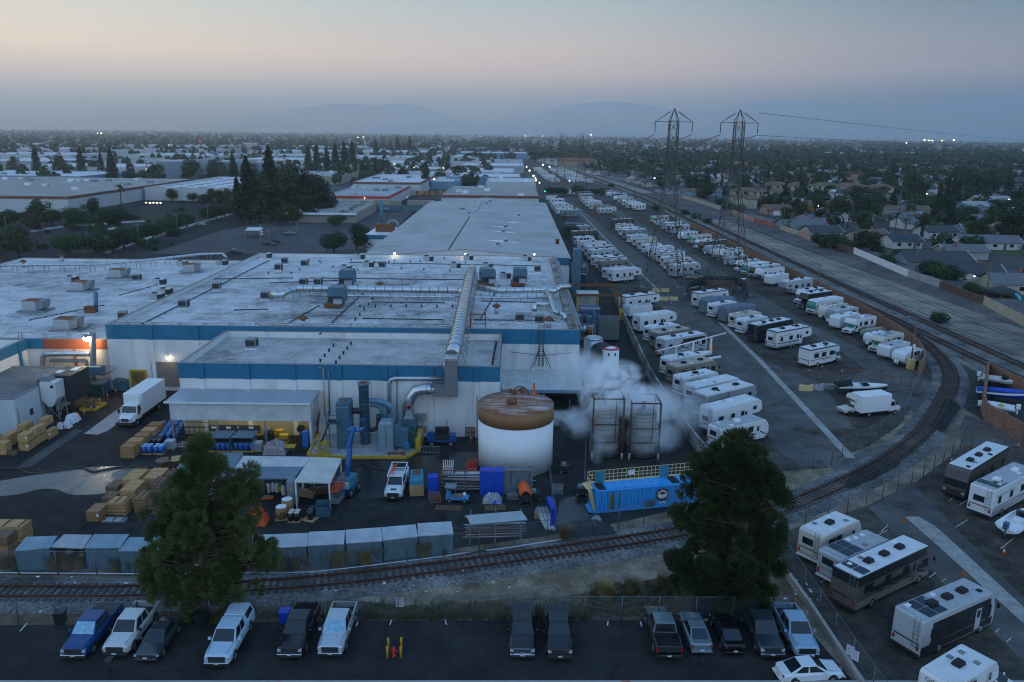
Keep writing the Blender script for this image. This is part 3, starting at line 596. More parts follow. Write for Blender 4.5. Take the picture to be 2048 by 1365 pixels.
# silver duct run over the roofs
def Q(x,y,z):a=P(x,y,z);return Vector((a[0],a[1],z))
def duct(name,label,path,r,supports=True,m=DUCT,n=14,zroof=9.3,ring=1.6):
 t=Z1(name,label,'duct',path[0]);o=Vector(path[0]);L=[Vector(p)-o for p in path]
 b=MB();b.tube(L,r,n);b.Z0('duct_pipe',m,t)
 c=MB();LL=Z6([tuple(p)for p in L],ring)
 for a,e in zip(LL,LL[1:]):
  d=(Vector(e)-Vector(a)).normalized();c.cyl(Vector(a)-d*.05,Vector(a)+d*.05,r*1.06,n=n)
 c.Z0('duct_band',GREY,t)
 if supports:
  for a in LL[1::2]:
   s=MB();a=Vector(a);g=zroof-o.z;q=r*1.1+.12
   s.bar((a.x-q,a.y,a.z-r*.6),(a.x-q*1.2,a.y,g),.1);s.bar((a.x+q,a.y,a.z-r*.6),(a.x+q*1.2,a.y,g),.1);s.bar((a.x-q,a.y,a.z-r*.6),(a.x+q,a.y,a.z-r*.6),.1);s.Z0('support',GREY,t)
 return t
SB=[Q(904,712,10.6),Q(912,690,11.4),Q(925,620,11.8),Q(938,560,12.),Q(944,538,12.)]
duct('roof_duct','big ringed silver duct running along the whole main roof',[tuple(p)for p in SB],.88)
duct('roof_duct','long thin silver pipe just left of the big ringed duct',[tuple(Q(890,735,9.9)),tuple(Q(893,720,10.2)),tuple(Q(908,655,11.)),tuple(Q(922,598,11.3)),tuple(Q(935,555,11.4))],.26,True)
duct('roof_duct','horizontal silver duct across the main roof left of the big ringed duct',[tuple(Q(540,590,10.3)),tuple(Q(562,590,10.5)),tuple(Q(578,581,10.8)),tuple(Q(600,577,10.9)),tuple(Q(760,579,10.9)),tuple(Q(915,581,11)),tuple(Q(930,584,11.3))],.62)
duct('roof_duct','slim horizontal pipe in front of the wide roof duct',[tuple(Q(620,591,10)),tuple(Q(780,593,10)),tuple(Q(1110,597,10))],.2)
duct('roof_duct','silver duct crossing the right half of the main roof',[tuple(Q(958,576,10.6)),tuple(Q(1000,582,10.8)),tuple(Q(1090,580,10.8)),tuple(Q(1108,583,10.8)),tuple(Q(1120,574,11.2)),tuple(Q(1142,574,11.2))],.55)
duct('roof_duct','bent silver duct at the right edge of the main roof',[tuple(Q(1092,583,10.8)),tuple(Q(1102,600,10.6)),tuple(Q(1111,625,10.4)),tuple(Q(1128,630,10.)),tuple(Q(1133,640,9.5))],.4)
duct('roof_duct','short double silver elbow near the right roof edge',[tuple(Q(1069,622,9.4)),tuple(Q(1069,610,10.2)),tuple(Q(1075,609,10.3)),tuple(Q(1104,610,10.3))],.45)
duct('roof_duct','long bare pipe on stilts across the far left roof',[tuple(Q(-20,532,8.8)),tuple(Q(80,530,8.8)),tuple(Q(200,529,8.8)),tuple(Q(300,520,8.9)),tuple(Q(400,509,9.2)),tuple(Q(445,508,9.2)),tuple(Q(452,514,9.))],.3,True,STEEL,zroof=7.2)
for k,(y,x0,x1,zr,lb)in enumerate([(645,230,900,9.3,'long thin pipe on legs along the front of the main roof'),(650,520,905,9.3,'second thin pipe on legs close to the big duct foot'),(664,15,210,7.1,'thin pipe on legs along the front edge of the left roof'),(548,930,1090,9.3,'thin pipe on legs at the back right of the main roof'),(546,760,935,9.3,'thin pipe on legs at the back middle of the main roof')]):
 duct('roof_pipe',lb,[tuple(Q(x0,y,zr+.9)),tuple(Q((x0+x1)/2,y+2,zr+.9)),tuple(Q(x1,y+4,zr+.9))],.09,True,STEEL,6,zr,1.9)
for k,(p,q,lb)in enumerate([((960,640),(1000,570),'dark conduit slanting right of the big duct'),((540,566),(700,560),'dark conduit behind the horizontal duct at left'),((745,604),(905,606),'thin dark conduit in front of the slim pipe'),((965,602),(1105,606),'dark conduit across the right part of the roof'),((470,620),(560,618),'dark conduit from the small cooler'),((60,640),(210,610),'dark cable meandering over the left roof'),((240,590),(330,566),'dark conduit between rusty units on the left roof'),((700,525),(1085,532),'dark conduit along the back roof edge'),((270,655),(540,520),'dark conduit running up the left edge of the main roof'),((640,668),(730,582),'thin dark conduit crossing from the duct to the roof front'),((553,660),(640,610),'dark cable curving behind the roof fan'),((950,640),(1110,641),'dark conduit on blocks right of the big duct'),((728,637),(915,640),'dark conduit on blocks left of the big duct'),((430,558),(600,556),'dark cable lying across the back left of the main roof'),((620,556),(945,560),'long grey conduit across the back of the main roof')]):
 b=MB();L=Z6([tuple(Q(*p,9.42)),tuple(Q(*q,9.42))],2.5)
 b.tube(L,.08,5)
 for a in L:b.cbox((a[0],a[1],9.36),(.3,.3,.12))
 tag(b.Z0('roof_conduit',DARK),lb,'pipe')
t=Z1('duct_drop','square grey duct dropping down the wing front with silver elbow','duct',(-7.2,95.6,0));ox,oy=-7.2,95.6
xa,za=PY(891,790,95.6);xb,zb=PY(915,715,95.6);b=MB();b.box(xa-ox,-.95,za,xb-ox,.7,10.7);b.Z0('duct_shaft',mat('dull_duct',(.25,.26,.27),.45,.6,.12,1),t)
b=MB();b.box(xa-ox-.05,-1,10.7,xb-ox+.05,1.2,11.);b.Z0('duct_cap',STEEL,t)
x1,z1=PY(892,778,95.6);x2,z2=PY(848,778,95.6);x3,z3=PY(822,790,95.6);x4,z4=PY(818,812,95.6);_,zt=PY(892,767,95.6);_,zb2=PY(892,790,95.6)
b=MB();b.box(x2+1-ox,-.8,zb2,xa-ox,.5,zt);b.Z0('duct_box',mat('dull_duct',(0,0,0)),t)
b=MB();r0=(zt-zb2)/2;zc=(zt+zb2)/2
b.tube([(x2+1.4-ox,-.15,zc),(x2-ox,-.15,zc),(x2-1-ox,-.15,zc-.25),(x3-ox,-.15,zc-1.1),(x4-ox-.1,-.15,z4),(x4-ox-.15,-.15,z4-1)],r0*.95,14);b.Z0('duct_elbow',DUCT,t)
b=MB()
for xx in(.2,.5,.8):b.cyl((x2+xx*2-ox,-.15,zc),(x2+xx*2+.1-ox,-.15,zc),r0*1.03,n=14)
b.Z0('duct_band',GREY,t)
x5,z5=PY(805,832,95);x6,_=PY(834,832,95)
t=Z1('filter_box','tall dark grey filter box under the silver elbow','machine',(x5,95,0));b=MB();wd=x6-x5;b.box(0,-1.5,0,wd,.8,z5);b.Z0('casing',MACH,t)
b=MB();b.box(.3,-1.2,z5,wd-.3,.5,z5+.9,0,.3,.3);b.box(.6,-.9,z5+.9,wd-.6,.3,z5+2.2);b.Z0('inlet',GREY,t)
b=MB();b.cyl((.9,-1.0,z5+1.5),(.9,-1.1,z5+1.5),.2);b.cyl((wd-.8,-1.0,z5+1.5),(wd-.8,-1.1,z5+1.5),.2);b.Z0('red_valve',RED,t)
def Z8(pts,r,m,lb,nm='wall_pipe'):
 L=[(PY(x,y,96.2)[0],96.2,PY(x,y,96.2)[1])for x,y in pts];b=MB();b.tube(L,r,8);return tag(b.Z0(nm,m),lb,'pipe')
Z8([(892,757),(790,757),(781,760),(778,770),(779,800),(780,826)],.28,STEEL,'bent silver pipe with black joints on the white wall')
Z8([(637,735),(646,737),(648,790),(650,832)],.07,YEL,'thin yellow gas pipe down the white wall')
Z8([(657,742),(659,830)],.09,MACH,'thin grey conduit with a box down the white wall')
Z8([(794,740),(794,846)],.06,DARK,'thin dark conduit down the white wall')
# roof machines
def hvac(kind):
 t=Z1('roof_unit','x','air conditioner');b=MB()
 if kind==0:
  b.box(-1.1,-.8,.25,1.1,.8,1.5);b.Z0('casing',STEEL,t);b=MB();b.box(.3,-.83,.4,1.13,.83,1.35);b.Z0('grille',DARK,t);b=MB();b.lathe([(.5,0),(.5,.12),(.1,.14)],(-.4,0,1.5),14);b.Z0('fan',DARK,t);b=MB();b.box(-1.3,-1,0,1.3,1,.25);b.Z0('kerb',WHITE,t)
 if kind==1:
  b.box(-2,-1.1,.3,.4,1.1,1.9);b.Z0('casing',STEEL,t);b=MB();b.prism([(.4,.3),(1.6,.6),(1.9,2.1),(.4,1.9)],-1.1,1.1);b.Z0('intake_hood',GREY,t);b=MB();b.box(-1.9,-1.15,1.9,1.5,1.15,1.98);b.Z0('rusty_top',RUST,t);b=MB();b.box(-2.6,-1.7,0,2.2,1.7,.3);b.Z0('kerb',GREY,t)
 if kind==2:
  b.box(-.7,-.7,.2,.7,.7,1.5);b.Z0('casing',GREY,t);b=MB();b.box(-.72,-.55,.5,.55,-.71,1.3);b.box(.71,-.5,.5,.73,.5,1.3);b.Z0('grille',DARK,t);b=MB();b.box(-.8,-.8,0,.8,.8,.2);b.Z0('kerb',WHITE,t)
 if kind==3:
  b.lathe([(.35,0),(.35,1.1),(.3,1.1)],(0,0,0),12);b.Z0('stack',STEEL,t);b=MB();b.lathe([(.75,1.25),(.8,1.3),(.05,1.8)],(0,0,0),12);b.Z0('cone_cap',RUST,t)
 if kind==4:
  b.box(-1.4,-1.4,.8,1.4,1.4,2.9);b.prism([(-1.4,2.9),(1.4,2.9),(1.2,3.4),(-1.2,3.4)],-1.4,1.4);b.Z0('casing',MACH,t);b=MB();b.box(-1.3,-1.43,.9,1.3,-1.41,1.9);b.Z0('grille',DARK,t);b=MB();b.box(-1.8,-2.4,.2,.9,1.4,.8);b.Z0('skid',RUST,t);b=MB();b.box(-.2,-2.6,.8,1.2,-1.45,1.6);b.Z0('blower',STEEL,t)
 return t
HV=[hvac(k)for k in range(5)];HU=[0]*5
units=[(75,622,7.1,1,0,'squat rusty-topped roof unit on the left roof, nearest the blue parapet'),(168,582,7.1,1,0,'rusty-topped roof unit in the upper middle of the left roof'),(145,567,7.1,0,0,'grey roof unit just behind a rusty-topped unit'),(242,556,7.1,1,.1,'rusty-topped roof unit behind the left pipe bend'),(141,660,7.1,1,0,'weathered roof unit right behind the starburst lamp'),(247,640,7.1,2,.3,'small rusty roof box at the roof step'),(315,602,7.1,0,0,'rusty grey pair unit beside the roof step'),(332,592,7.1,0,0,'pale roof unit directly beside the roof step'),(369,617,9.3,2,0,'small dark boxy cooler alone on the left of the main roof'),(434,581,9.3,2,.2,'small cooler on the left edge of the main roof'),(275,563,7.1,2,0,'bluish roof fan box among rusty ducts'),(320,572,7.1,0,0,'orange-rusted blower on the left roof'),(385,545,7.1,1,.4,'rusty tilted hood near the roof step'),(445,533,7.1,0,0,'dark roof unit at the back of the left roof'),(365,535,7.1,0,0,'blue-grey roof unit under the stilted pipe'),(533,519,9.3,0,0,'grey roof unit at the far back left corner'),(570,529,9.3,2,.2,'dark tilted vent box at the back left'),(610,534,9.3,2,0,'roof cooler behind the orange box'),(558,542,9.3,2,0,'small orange roof box at the back left'),(692,545,9.3,0,0,'pale roof unit in the back middle'),(720,521,9.3,0,0,'roof unit on the far edge in the middle'),(737,537,9.3,0,0,'roof unit right of the back middle pair'),(765,537,9.3,2,0,'dark-fronted roof unit beside the roof joint'),(857,525,9.3,0,0,'roof unit on the far edge right of centre'),(937,523,9.3,0,0,'roof unit beside the far end of the big duct'),(911,539,9.3,0,0,'roof unit left of the far end of the big duct'),(975,540,9.3,0,0,'roof unit right of the far end of the big duct'),(1053,525,9.3,0,0,'roof unit at the far right of the main roof'),(1075,545,9.3,2,0,'small roof unit near the right roof edge'),(696,574,9.3,4,0,'large dark slatted cooling unit behind the horizontal duct'),(676,612,9.3,4,0,'large blue-grey unit with rusty skid in front of the horizontal duct'),(532,600,9.3,2,0,'white cube unit at the left end of the horizontal duct'),(608,572,9.3,2,0,'low vent box left of the slatted cooling unit'),(637,572,9.3,2,0,'second low vent box left of the slatted cooling unit'),(607,654,9.3,3,0,'rusty cone-capped vent at the front of the main roof'),(760,582,9.3,3,0,'blue cylinder vent behind the horizontal duct'),(505,697,8.5,2,0,'small black cooler on the low wing roof at left'),(993,628,9.3,3,0,'rusty double-hooded vent right of the big duct'),(975,571,9.3,4,.2,'dark machine on the roof right of the big duct'),(1040,570,9.3,4,0,'blue-black machine on the right of the main roof'),(1097,655,9.3,3,0,'small vent cluster by the front right roof corner'),(1079,648,9.3,2,0,'small dark roof box behind the ladder cage'),(1040,645,9.3,2,0,'low grey box on the right front roof'),(48,535,7.1,3,0,'small vent on the far left roof edge'),(125,523,7.1,3,0,'thin stack on the far left roof edge'),(1010,560,9.3,0,.1,'grey unit between the ducts on the right roof')]
for px,py,z,k,rz,lb in units:
 o=HV[k]if not HU[k]else dup(HV[k]);HU[k]=1
 Z13(o,tuple(Q(px,py,z)),rz,lb,'roof machinery')
t=Z1('exhaust_stack','tilted blue stack on a rusty base on the left roof','chimney',tuple(Q(186,625,7.1)));b=MB();b.cyl((0.6,0,.4),(.9,0,3.6),.35,n=12);b.Z0('stack',MACH,t);b=MB();b.box(-1.2,-.6,0,.6,.6,1.1);b.Z0('base',RUST,t)
t=Z1('roof_ladder','rusty access ladder over the parapet of the wing','ladder',tuple(Q(955,680,8.5)));b=MB()
for e in(-1.1,1.1):b.bar((e,0,0),(e,2.4,3.6),.14)
for k in range(6):b.bar((-1.1,k*.42,k*.63+.2),(1.1,k*.42,k*.63+.2),.1)
b.Z0('ladder_frame',RUST,t)
VT=MB();VT.lathe([(.12,0),(.12,.35),(.2,.35),(.2,.42)],(0,0,0),8);vtm=VT.mesh('roof_vent',[DARK])
k=0
for(a,c,nn,z,lb)in[((632,735),(746,600),14,9.3,'tiny dark vent in the slanting line across both roofs'),((672,728),(702,690),5,8.5,'tiny dark vent in the second short line on the wing roof'),((985,730),(992,690),7,8.5,'tiny dark vent in the line by the wing right edge'),((720,615),(905,615),7,9.3,'tiny dark vent in the row across the middle of the main roof'),((540,535),(930,530),26,9.3,'tiny dark vent among many along the back of the main roof')]:
 for i in range(nn):
  f=i/(nn-1);px=a[0]+(c[0]-a[0])*f;py=a[1]+(c[1]-a[1])*f
  zz=8.5 if py>680 else z
  if nn==26:py+=rnd.uniform(-12,14);px+=rnd.uniform(-8,8)
  if 655<py<685 and nn==14:continue
  o=bpy.data.objects.new('vent_cap',vtm);col.objects.link(o);o.location=Q(px,py,zz);tag(o,lb,'vent','tiny vents on the factory roofs')
  # canopies on the factory front
CORRW=corr('ribbed_white',(.5,.52,.52),0,.35,.6,bump=.5);CORRG=corr('ribbed_grey',(.36,.39,.42),0,.35,.45,.3,bump=.8,dirt=((.3,.16,.09),.5,.72,.85));CORRB=corr('ribbed_slate',(.13,.19,.24),0,.3,.5,.2,bump=.5);CORRC=corr('ribbed_cream',(.5,.51,.49),0,.45,.55,.1,bump=.9)
t=Z1('loading_canopy','white ribbed canopy with grey roof over the drum store','canopy',(-33.5,94.6,0));b=MB()
b.poly([(-9.1,-2.2,5.7),(8.9,-2.2,5.7),(9.1,1.85,6.15),(-8.5,1.85,6.15)]);b.poly([(-8.5,1.85,6.1),(9.1,1.85,6.1),(8.9,-2.2,5.62),(-9.1,-2.2,5.62)]);b.Z0('canopy_roof',CORRG,t)
b=MB();b.box(-8.6,-1.95,3.3,8.8,-1.85,5.6);b.Z0('front_panel',CORRW,t);b=MB();b.prism([(-1.84,.3),(1.85,1.9),(1.85,6.05),(-1.84,5.6)],8.7,8.8,'x');b.Z0('side_panel',CORRW,t);b=MB();b.box(-9.1,-2.3,5.55,8.9,-2.21,5.75);b.Z0('gutter',WHITE,t)
for x in(-8.4,-3,3,8.6):
 b=MB();b.box(x-.12,-1.8,0,x+.12,-1.6,3.4);b.Z0('post',WHITE if x>8 else GREY,t)
b=MB();b.bar((-4,-1,5.2),(7,-1,5.2),.18,.12);b.Z0('tube_lamp',Z15('tube_lamp',(1,.85,.5),10),t)
al=bpy.data.lights.new('tube_lamp_glow','AREA');al.shape='RECTANGLE';al.size=14;al.size_y=.3;al.energy=26;al.color=(1,.84,.45);ao=bpy.data.objects.new('tube_lamp_glow',al);col.objects.link(ao);ao.parent=t;ao.location=(2,-1,5.1)
b=MB();b.box(-8.5,1.75,0,8.7,1.84,3.4);b.Z0('back_wall',mat('yellowed_wall',(.4,.34,.2),.8,0,.1,.6),t)
t=Z1('loading_canopy','ribbed metal awning on the main building right of the rusty-topped tank','canopy',(4,112,0));xa,za=PY(1004,737,113.9);xb,zb=PY(1162,776,109)
b=MB();z0,z1=PY(1080,740,113.9)[1],PY(1080,780,107.5)[1];b.poly([(-5.4,-4.5,z1),(6.2,-4.5,z1),(6.1,1.95,z0),(-5.6,1.95,z0)]);b.poly([(-5.6,1.95,z0-.1),(6.1,1.95,z0-.1),(6.2,-4.5,z1-.1),(-5.4,-4.5,z1-.1)]);b.Z0('canopy_roof',CORRC,t)
b=MB();b.box(-5.4,-4.62,z1-.45,6.2,-4.51,z1+.02);b.Z0('fascia',mat('pale_blue_trim',(.25,.36,.45),.5,.2),t)
for x in(-5,.6,6):
 b=MB();b.cyl((x,-4.3,0),(x,-4.3,z1-.2),.1,n=8);b.Z0('post',STEEL,t)
b=MB();b.box(-5.4,1.4,0,5.8,1.8,z1-.6);b.Z0('dark_bay',mat('dark_bay',(.03,.035,.04),.9),t)
t=Z1('ladder_cage','caged steel ladder up the blue parapet with wire stays','ladder',(4.3,113.3,0));b=MB()
for e in(-.4,.4):b.bar((e,0,4.6),(e,0,11.2),.07)
for k in range(18):b.bar((-.4,0,4.8+k*.36),(.4,0,4.8+k*.36),.05)
b.Z0('ladder',DARK,t);b=MB()
for e in(-1,1):b.bar((e*1.5,-1.2,4.6),(e*.2,-.3,7.6),.08);b.bar((e*1.,-.4,4.7),(e*.2,-.3,7.6),.08)
b.bar((-.25,-.3,4.8),(-.25,-.3,8.2),.1);b.bar((.25,-.3,4.8),(.25,-.3,8.2),.1);b.Z0('stand',DARK,t);b=MB();b.bar((0,-.3,6.4),(-4.6,-.5,7.),.07);b.bar((0,-.3,6.4),(4.6,-.5,7.),.07);b.Z0('stay',DARK,t)
# the side yard right of the factory
t=Z1('pipe_gantry','rusty steel goal-post gantry across the factory road','gantry',P3(1241,640));z=PY(1241,591,P(1241,640)[1])[1];b=MB();b.box(-.2,-.2,0,.2,.2,z);b.Z0('column',RUST,t);b=MB();b.bar((0,0,z),(-11.5,0,z-.1),.35,.5);b.Z0('beam',RUST,t)
for k in range(9):pass
b=MB();b.box(-.35,-.35,.1,.35,.35,2.4);b.Z0('striped_guard',mat('guard_stripe',(.45,.3,.04),.6,0,.5,2),t)
t=Z1('pipe_gantry','second rusty gantry farther along the factory road','gantry',P3(1228,615));Y=P(1228,615)[1];z=PY(1228,571,Y)[1];b=MB();b.box(-.2,-.2,0,.2,.2,z);b.Z0('column',RUST,t);b=MB();b.bar((0,0,z),(-11.5,0,z),.35,.5);b.Z0('beam',RUST,t);b=MB();b.box(-11.7,-.2,0,-11.3,.2,z);b.Z0('column',RUST,t)
def tank(name,label,px,py,r,h,m,capm,dome=.3,extra=None,zlift=0):
 t=Z1(name,label,'tank',(*P(px,py),0));b=MB();b.lathe([(r,zlift),(r,zlift+h)],(0,0,0),28);b.Z0('shell',m,t);b=MB();b.lathe([(r*1.01,zlift+h),(r*.8,zlift+h+dome*.6),(r*.3,zlift+h+dome),(.02,zlift+h+dome)],(0,0,0),28);b.Z0('tank_top',capm,t);return t
wt=tank('upright_tank','slim white upright tank with red-rimmed top by the steam',1218,770,1.35,5.9,WHITE,WHITE,.2)
b=MB();b.lathe([(1.36,5.92),(1.36,6.),(.9,6.08),(.9,5.92)],(0,0,0),24);b.Z0('red_ring',RED,wt);b=MB();b.box(-.5,-1.42,5.1,-.3,-1.3,5.5);b.box(.5,-1.36,5.1,.7,-1.2,5.5);b.Z0('lifting_lug',DARK,wt)
bt=tank('upright_tank','dark rusty domed tank just behind the slim white tank',1200,765,1.75,5.3,mat('dark_tank',(.05,.04,.035),.8,.2,.3,1.5,dirt=((.15,.07,.03),1.5,.5,.7)),DARK,1.2)
tank('upright_tank','shiny insulated tank behind the dark domed tank',1185,735,1.6,5.,STEEL,STEEL,.5)
t=Z1('cooling_unit','green-grey boxy cooling unit standing on the factory road','machine',(*P(1215,680),0));b=MB();b.box(-1.9,-1.6,.4,1.9,1.9,4.4);b.Z0('casing',mat('moss_grey',(.1,.13,.12),.7,.1,.15,1),t);b=MB();b.box(-1.7,-1.4,4.4,-.1,1.7,4.45);b.box(.1,-1.4,4.4,1.7,1.7,4.45);b.Z0('top_grille',DARK,t);b=MB();b.lathe([(.5,0),(.5,.4)],(0,0,0),10);b.Z0('base',DARK,t)
t=Z1('waste_compactor','blue skip-like container beside the factory side wall','container',(*P(1178,650),0));b=MB();b.prism([(-2.2,.2),(2.2,.2),(2.4,3.6),(-1.6,3.6)],-2,2,'x');b.Z0('bin_body',mat('bin_blue',(.012,.08,.2),.6,.1,.15,1),t);b=MB();b.box(-2.05,-2,3.6,2.05,-.2,3.75);b.Z0('lid',GREY,t)
t=Z1('side_shelter','small lean-to with yellow posts beyond the blue container','shelter',(*P(1172,625),0));b=MB();b.box(-2.2,-2,4.4,2.6,2,4.55);b.Z0('shelter_roof',CORRC,t)
for e in(-2,2.3):
 for f in(-1.8,1.8):
  b=MB();b.box(e-.12,f-.12,0,e+.12,f+.12,4.4);b.Z0('post',YEL,t)
b=MB();b.box(-2,1.6,0,2.3,1.75,4.3);b.Z0('back_panel',CORRC,t)
for(x,y,h,lb)in[(1165,610,7,'blue vertical exhaust stack beside the factory right wall'),(1113,548,9.5,'rusty tall stack at the far right corner of the main building'),(1152,588,8,'square blue-grey duct tower against the right wall')]:
 t=Z1('exhaust_stack',lb,'chimney',(P(x,y)[0],P(x,y)[1],0));b=MB()
 if 'square' in lb:b.box(-.9,-1.4,0,.9,1.4,h+3.2)
 else:b.lathe([(.5,0),(.5,h),(.6,h),(.6,h+.3)],(0,0,0),12)
 b.Z0('stack',RUST if 'rusty' in lb else MACH,t);b=MB();b.box(-.9,-.9,0,.9,.9,.6);b.Z0('base',GREY,t)
t=Z1('pipe_rack','sloping bundle of silver pipes beside the ribbed awning','pipe',(0,0,0));LP=[]
for i in range(8):
 a=Q(1163+i*6,738,2.9+.1*(i%3));c=Q(1186+i*6.2,785+i*1.2,2.9+.1*(i%3));b=MB();b.cyl(a,c,.12,n=6);b.Z0('rack_pipe',STEEL if i%3 else mat('brown_pipe',(.12,.08,.07),.6,.3),t)
b=MB()
for x,y in((1165,745),(1195,745),(1185,778),(1232,790)):a=Q(x,y,2.8);b.cyl((a.x,a.y,0),a,.09,n=6)
b.Z0('rack_frame',RUST,t)
for i,(x,y,lb)in enumerate([(1165,700,'steel platform with machines beside the slim white tank'),(1168,670,'second steel platform against the factory side wall'),(1158,560,'clutter of pipes and drums along the far side wall')]):
 t=Z1('equipment_platform',lb,'platform',(*P(x,y),0));b=MB()
 for xx in(-2,2):
  for yy in(-2,2):b.bar((xx,yy,0),(xx,yy,4.4),.16)
  b.bar((xx,-2,2.6),(xx,2,2.6),.16);b.bar((xx,-2,4.4),(xx,2,4.4),.1)
 for yy in(-2,2):b.bar((-2,yy,2.6),(2,yy,2.6),.16);b.bar((-2,yy,4.4),(2,yy,4.4),.1)
 b.Z0('platform_frame',GREY,t);b=MB();b.box(-2,-2,2.68,2,2,2.76);b.Z0('deck',DARK,t)
 for j in range(4):
  c=MB();xx,yy=rnd.uniform(-1.4,1.4),rnd.uniform(-1.4,1.4);c.box(xx-.5,yy-.5,2.77,xx+.5,yy+.5,2.77+rnd.uniform(.7,1.5))if j%2 else c.lathe([(.5,0),(.5,1.3),(.1,1.6)],(xx,yy,2.77),12);c.Z0('machine_unit',rnd.choice([MACH,GREY,STEEL,RUST]),t)
t=Z1('parapet_clutter','brown stained raised edge along the right side of the main roof','parapet',(9.2,150,9.3));b=MB();b.box(-.6,-35,0,.5,35,.75);b.Z0('raised_edge',mat('stained_edge',(.3,.27,.24),.9,0,.25,.5,dirt=((.1,.06,.04),.6,.45,.6)),t);b=MB()
for k in range(12):b.bar((.7,-34+k*6,-1),(.7,-34+k*6,1.6),.1)
b.bar((.7,-34,1.4),(.7,32,1.4),.12);b.bar((1.2,-34,.4),(1.2,32,.4),.3);b.Z0('pipe_run',GREY,t)
# tanks and steam
TY=88.4
t=Z1('storage_tank','big round white tank with rusty flat top and brown band','tank',(PY(1031.5,850,TY)[0],TY,0));b=MB();r=4.42
TW=mat('tank_white',(.74,.74,.73),.6,0,.03,.5,dirt=((.5,.47,.42),.5,.66,.9),streak=True)
b.lathe([(r,0),(r,5.75)],(0,0,0),64);b.Z0('shell',TW,t)
b=MB();b.lathe([(r+.02,5.76),(r+.02,7.5)],(0,0,0),64);b.Z0('brown_band',mat('band_brown',(.26,.125,.05),.75,0,.1,.6,streak=True),t)
m,n,bs=nt('rusty_top');RT=m;gp=N(n,'ShaderNodeNewGeometry').outputs['Position']
mp=N(n,'ShaderNodeMapping');mp.inputs['Rotation'].default_value=(0,0,.6);mp.inputs['Scale'].default_value=(.25,1.6,1);n.links.new(gp,mp.inputs[0])
n1=N(n,'ShaderNodeTexNoise',i_Scale=.9,i_Detail=7.,i_Roughness=.7,i_Distortion=.5);n.links.new(mp.outputs[0],n1.inputs['Vector'])
n2=N(n,'ShaderNodeTexNoise',i_Scale=1.3,i_Detail=8.,i_Roughness=.7);n.links.new(gp,n2.inputs['Vector'])
base=ramp(n,[(.3,(.13,.05,.025)),(.5,(.26,.1,.045)),(.7,(.36,.16,.08))],n2.outputs[0]).outputs[0]
n.links.new(mix(n,ramp(n,[(.47,(0,0,0)),(.62,(.85,.85,.85))],n1.outputs[0]).outputs[0],base,(.5,.48,.46)),bs.inputs['Base Color']);bs.inputs['Roughness'].default_value=.75
b=MB();b.lathe([(r+.03,7.5),(r*.6,7.62),(.05,7.72)],(0,0,0),64);b.Z0('tank_top',RT,t)
b=MB();b.lathe([(.6,0),(.6,.5),(.3,.7)],(-.5,-.6,7.65),14);b.Z0('hatch',RUST,t)
b=MB();b.tube([(.5+1.0*math.cos(a),2.6,7.6+1.1*math.sin(a))for a in[i*math.pi/10 for i in range(11)]],.07,6)
for k in range(7):b.cbox((.1+rnd.uniform(-.8,.8),2.4+rnd.uniform(-.4,.4),8.+rnd.uniform(0,.3)),(.5,.4,.4),0,rnd.random()*3)
b.Z0('pipe_fitting',RUST,t);b=MB();b.box(2.0,2.3,7.6,2.3,2.5,9.2);b.Z0('orange_post',ORANGE,t)
b=MB();b.bar((-r-.15,0,.4),(-r-.15,0,8.1),.1);b.bar((-r-.15,.5,.4),(-r-.15,.5,8.1),.1)
for k in range(18):b.bar((-r-.15,0,.6+k*.42),(-r-.15,.5,.6+k*.42),.05)
b.Z0('ladder',RUST,t)
STK=mat('stained_tank',(.27,.27,.255),.7,.1,.12,.8,dirt=((.1,.09,.08),.8,.58,.75),streak=True)
def framed(px0,px1,Y,hz,ht,tr,tx,label,label2):
 X0=PY(px0,900,Y)[0];X1=PY(px1,900,Y)[0];D=X1-X0
 t=Z1('spray_frame',label2,'pipe frame',(X0,Y,0));b=MB()
 for x in(0,D):
  for y in(0,D):b.cyl((x,y,0),(x,y,hz),.11,n=8)
 b.Z0('frame_post',mat('frame_rust',(.09,.05,.035),.8,.2,.3,2),t);b=MB()
 for z in(2.2,hz-3.2,hz):
  for p,q in(((0,0),(D,0)),((D,0),(D,D)),((D,D),(0,D)),((0,D),(0,0))):b.cyl((*p,z),(*q,z),.1 if z==hz else.07,n=8)
 b.cyl((D*.75,0,2.2),(D*.75,0,hz-.2),.05,n=6);b.Z0('frame_rail',MATS['frame_rust'],t)
 b=MB()
 for x in(0,D):b.cyl((x,0,0),(x,0,.9),.12,n=8)
 b.Z0('post_sleeve',mat('pale_pink',(.5,.38,.36),.7),t)
 t=Z1('process_tank',label,'tank',(X0+tx*D,Y+D*.52,0));b=MB();b.lathe([(tr,.4),(tr*1.03,1.4),(tr,1.5),(tr,3.),(tr*1.02,3.05),(tr,3.1),(tr,ht)],(0,0,0),40);b.Z0('shell',STK,t);b=MB();b.lathe([(tr*1.01,ht),(tr*.5,ht+.35),(.05,ht+.4)],(0,0,0),32);b.Z0('tank_top',STK,t)
 b=MB();b.cyl((0,-.2,ht+.3),(0,-.2,ht+1.3),.22,n=10);b.Z0('nozzle',RUST,t);b=MB()
 for k in range(8):b.lathe([(tr*1.012,.0),(tr*1.012,.07)],(0,0,2.2+k*.5),32)
 b.Z0('hoop',GREY,t);b=MB();b.lathe([(tr*1.1,0),(tr*1.1,.4)],(0,0,0),32);b.Z0('plinth',DARK,t)
framed(1184,1244,89.6,7.7,6.1,1.75,.45,'grey hooped tank under the left pipe frame in the steam','rusty pipe frame around the left steaming tank')
framed(1259,1317,89.6,7.2,5.6,1.6,.5,'grey tank under the right pipe frame in the steam','rusty pipe frame around the right steaming tank')
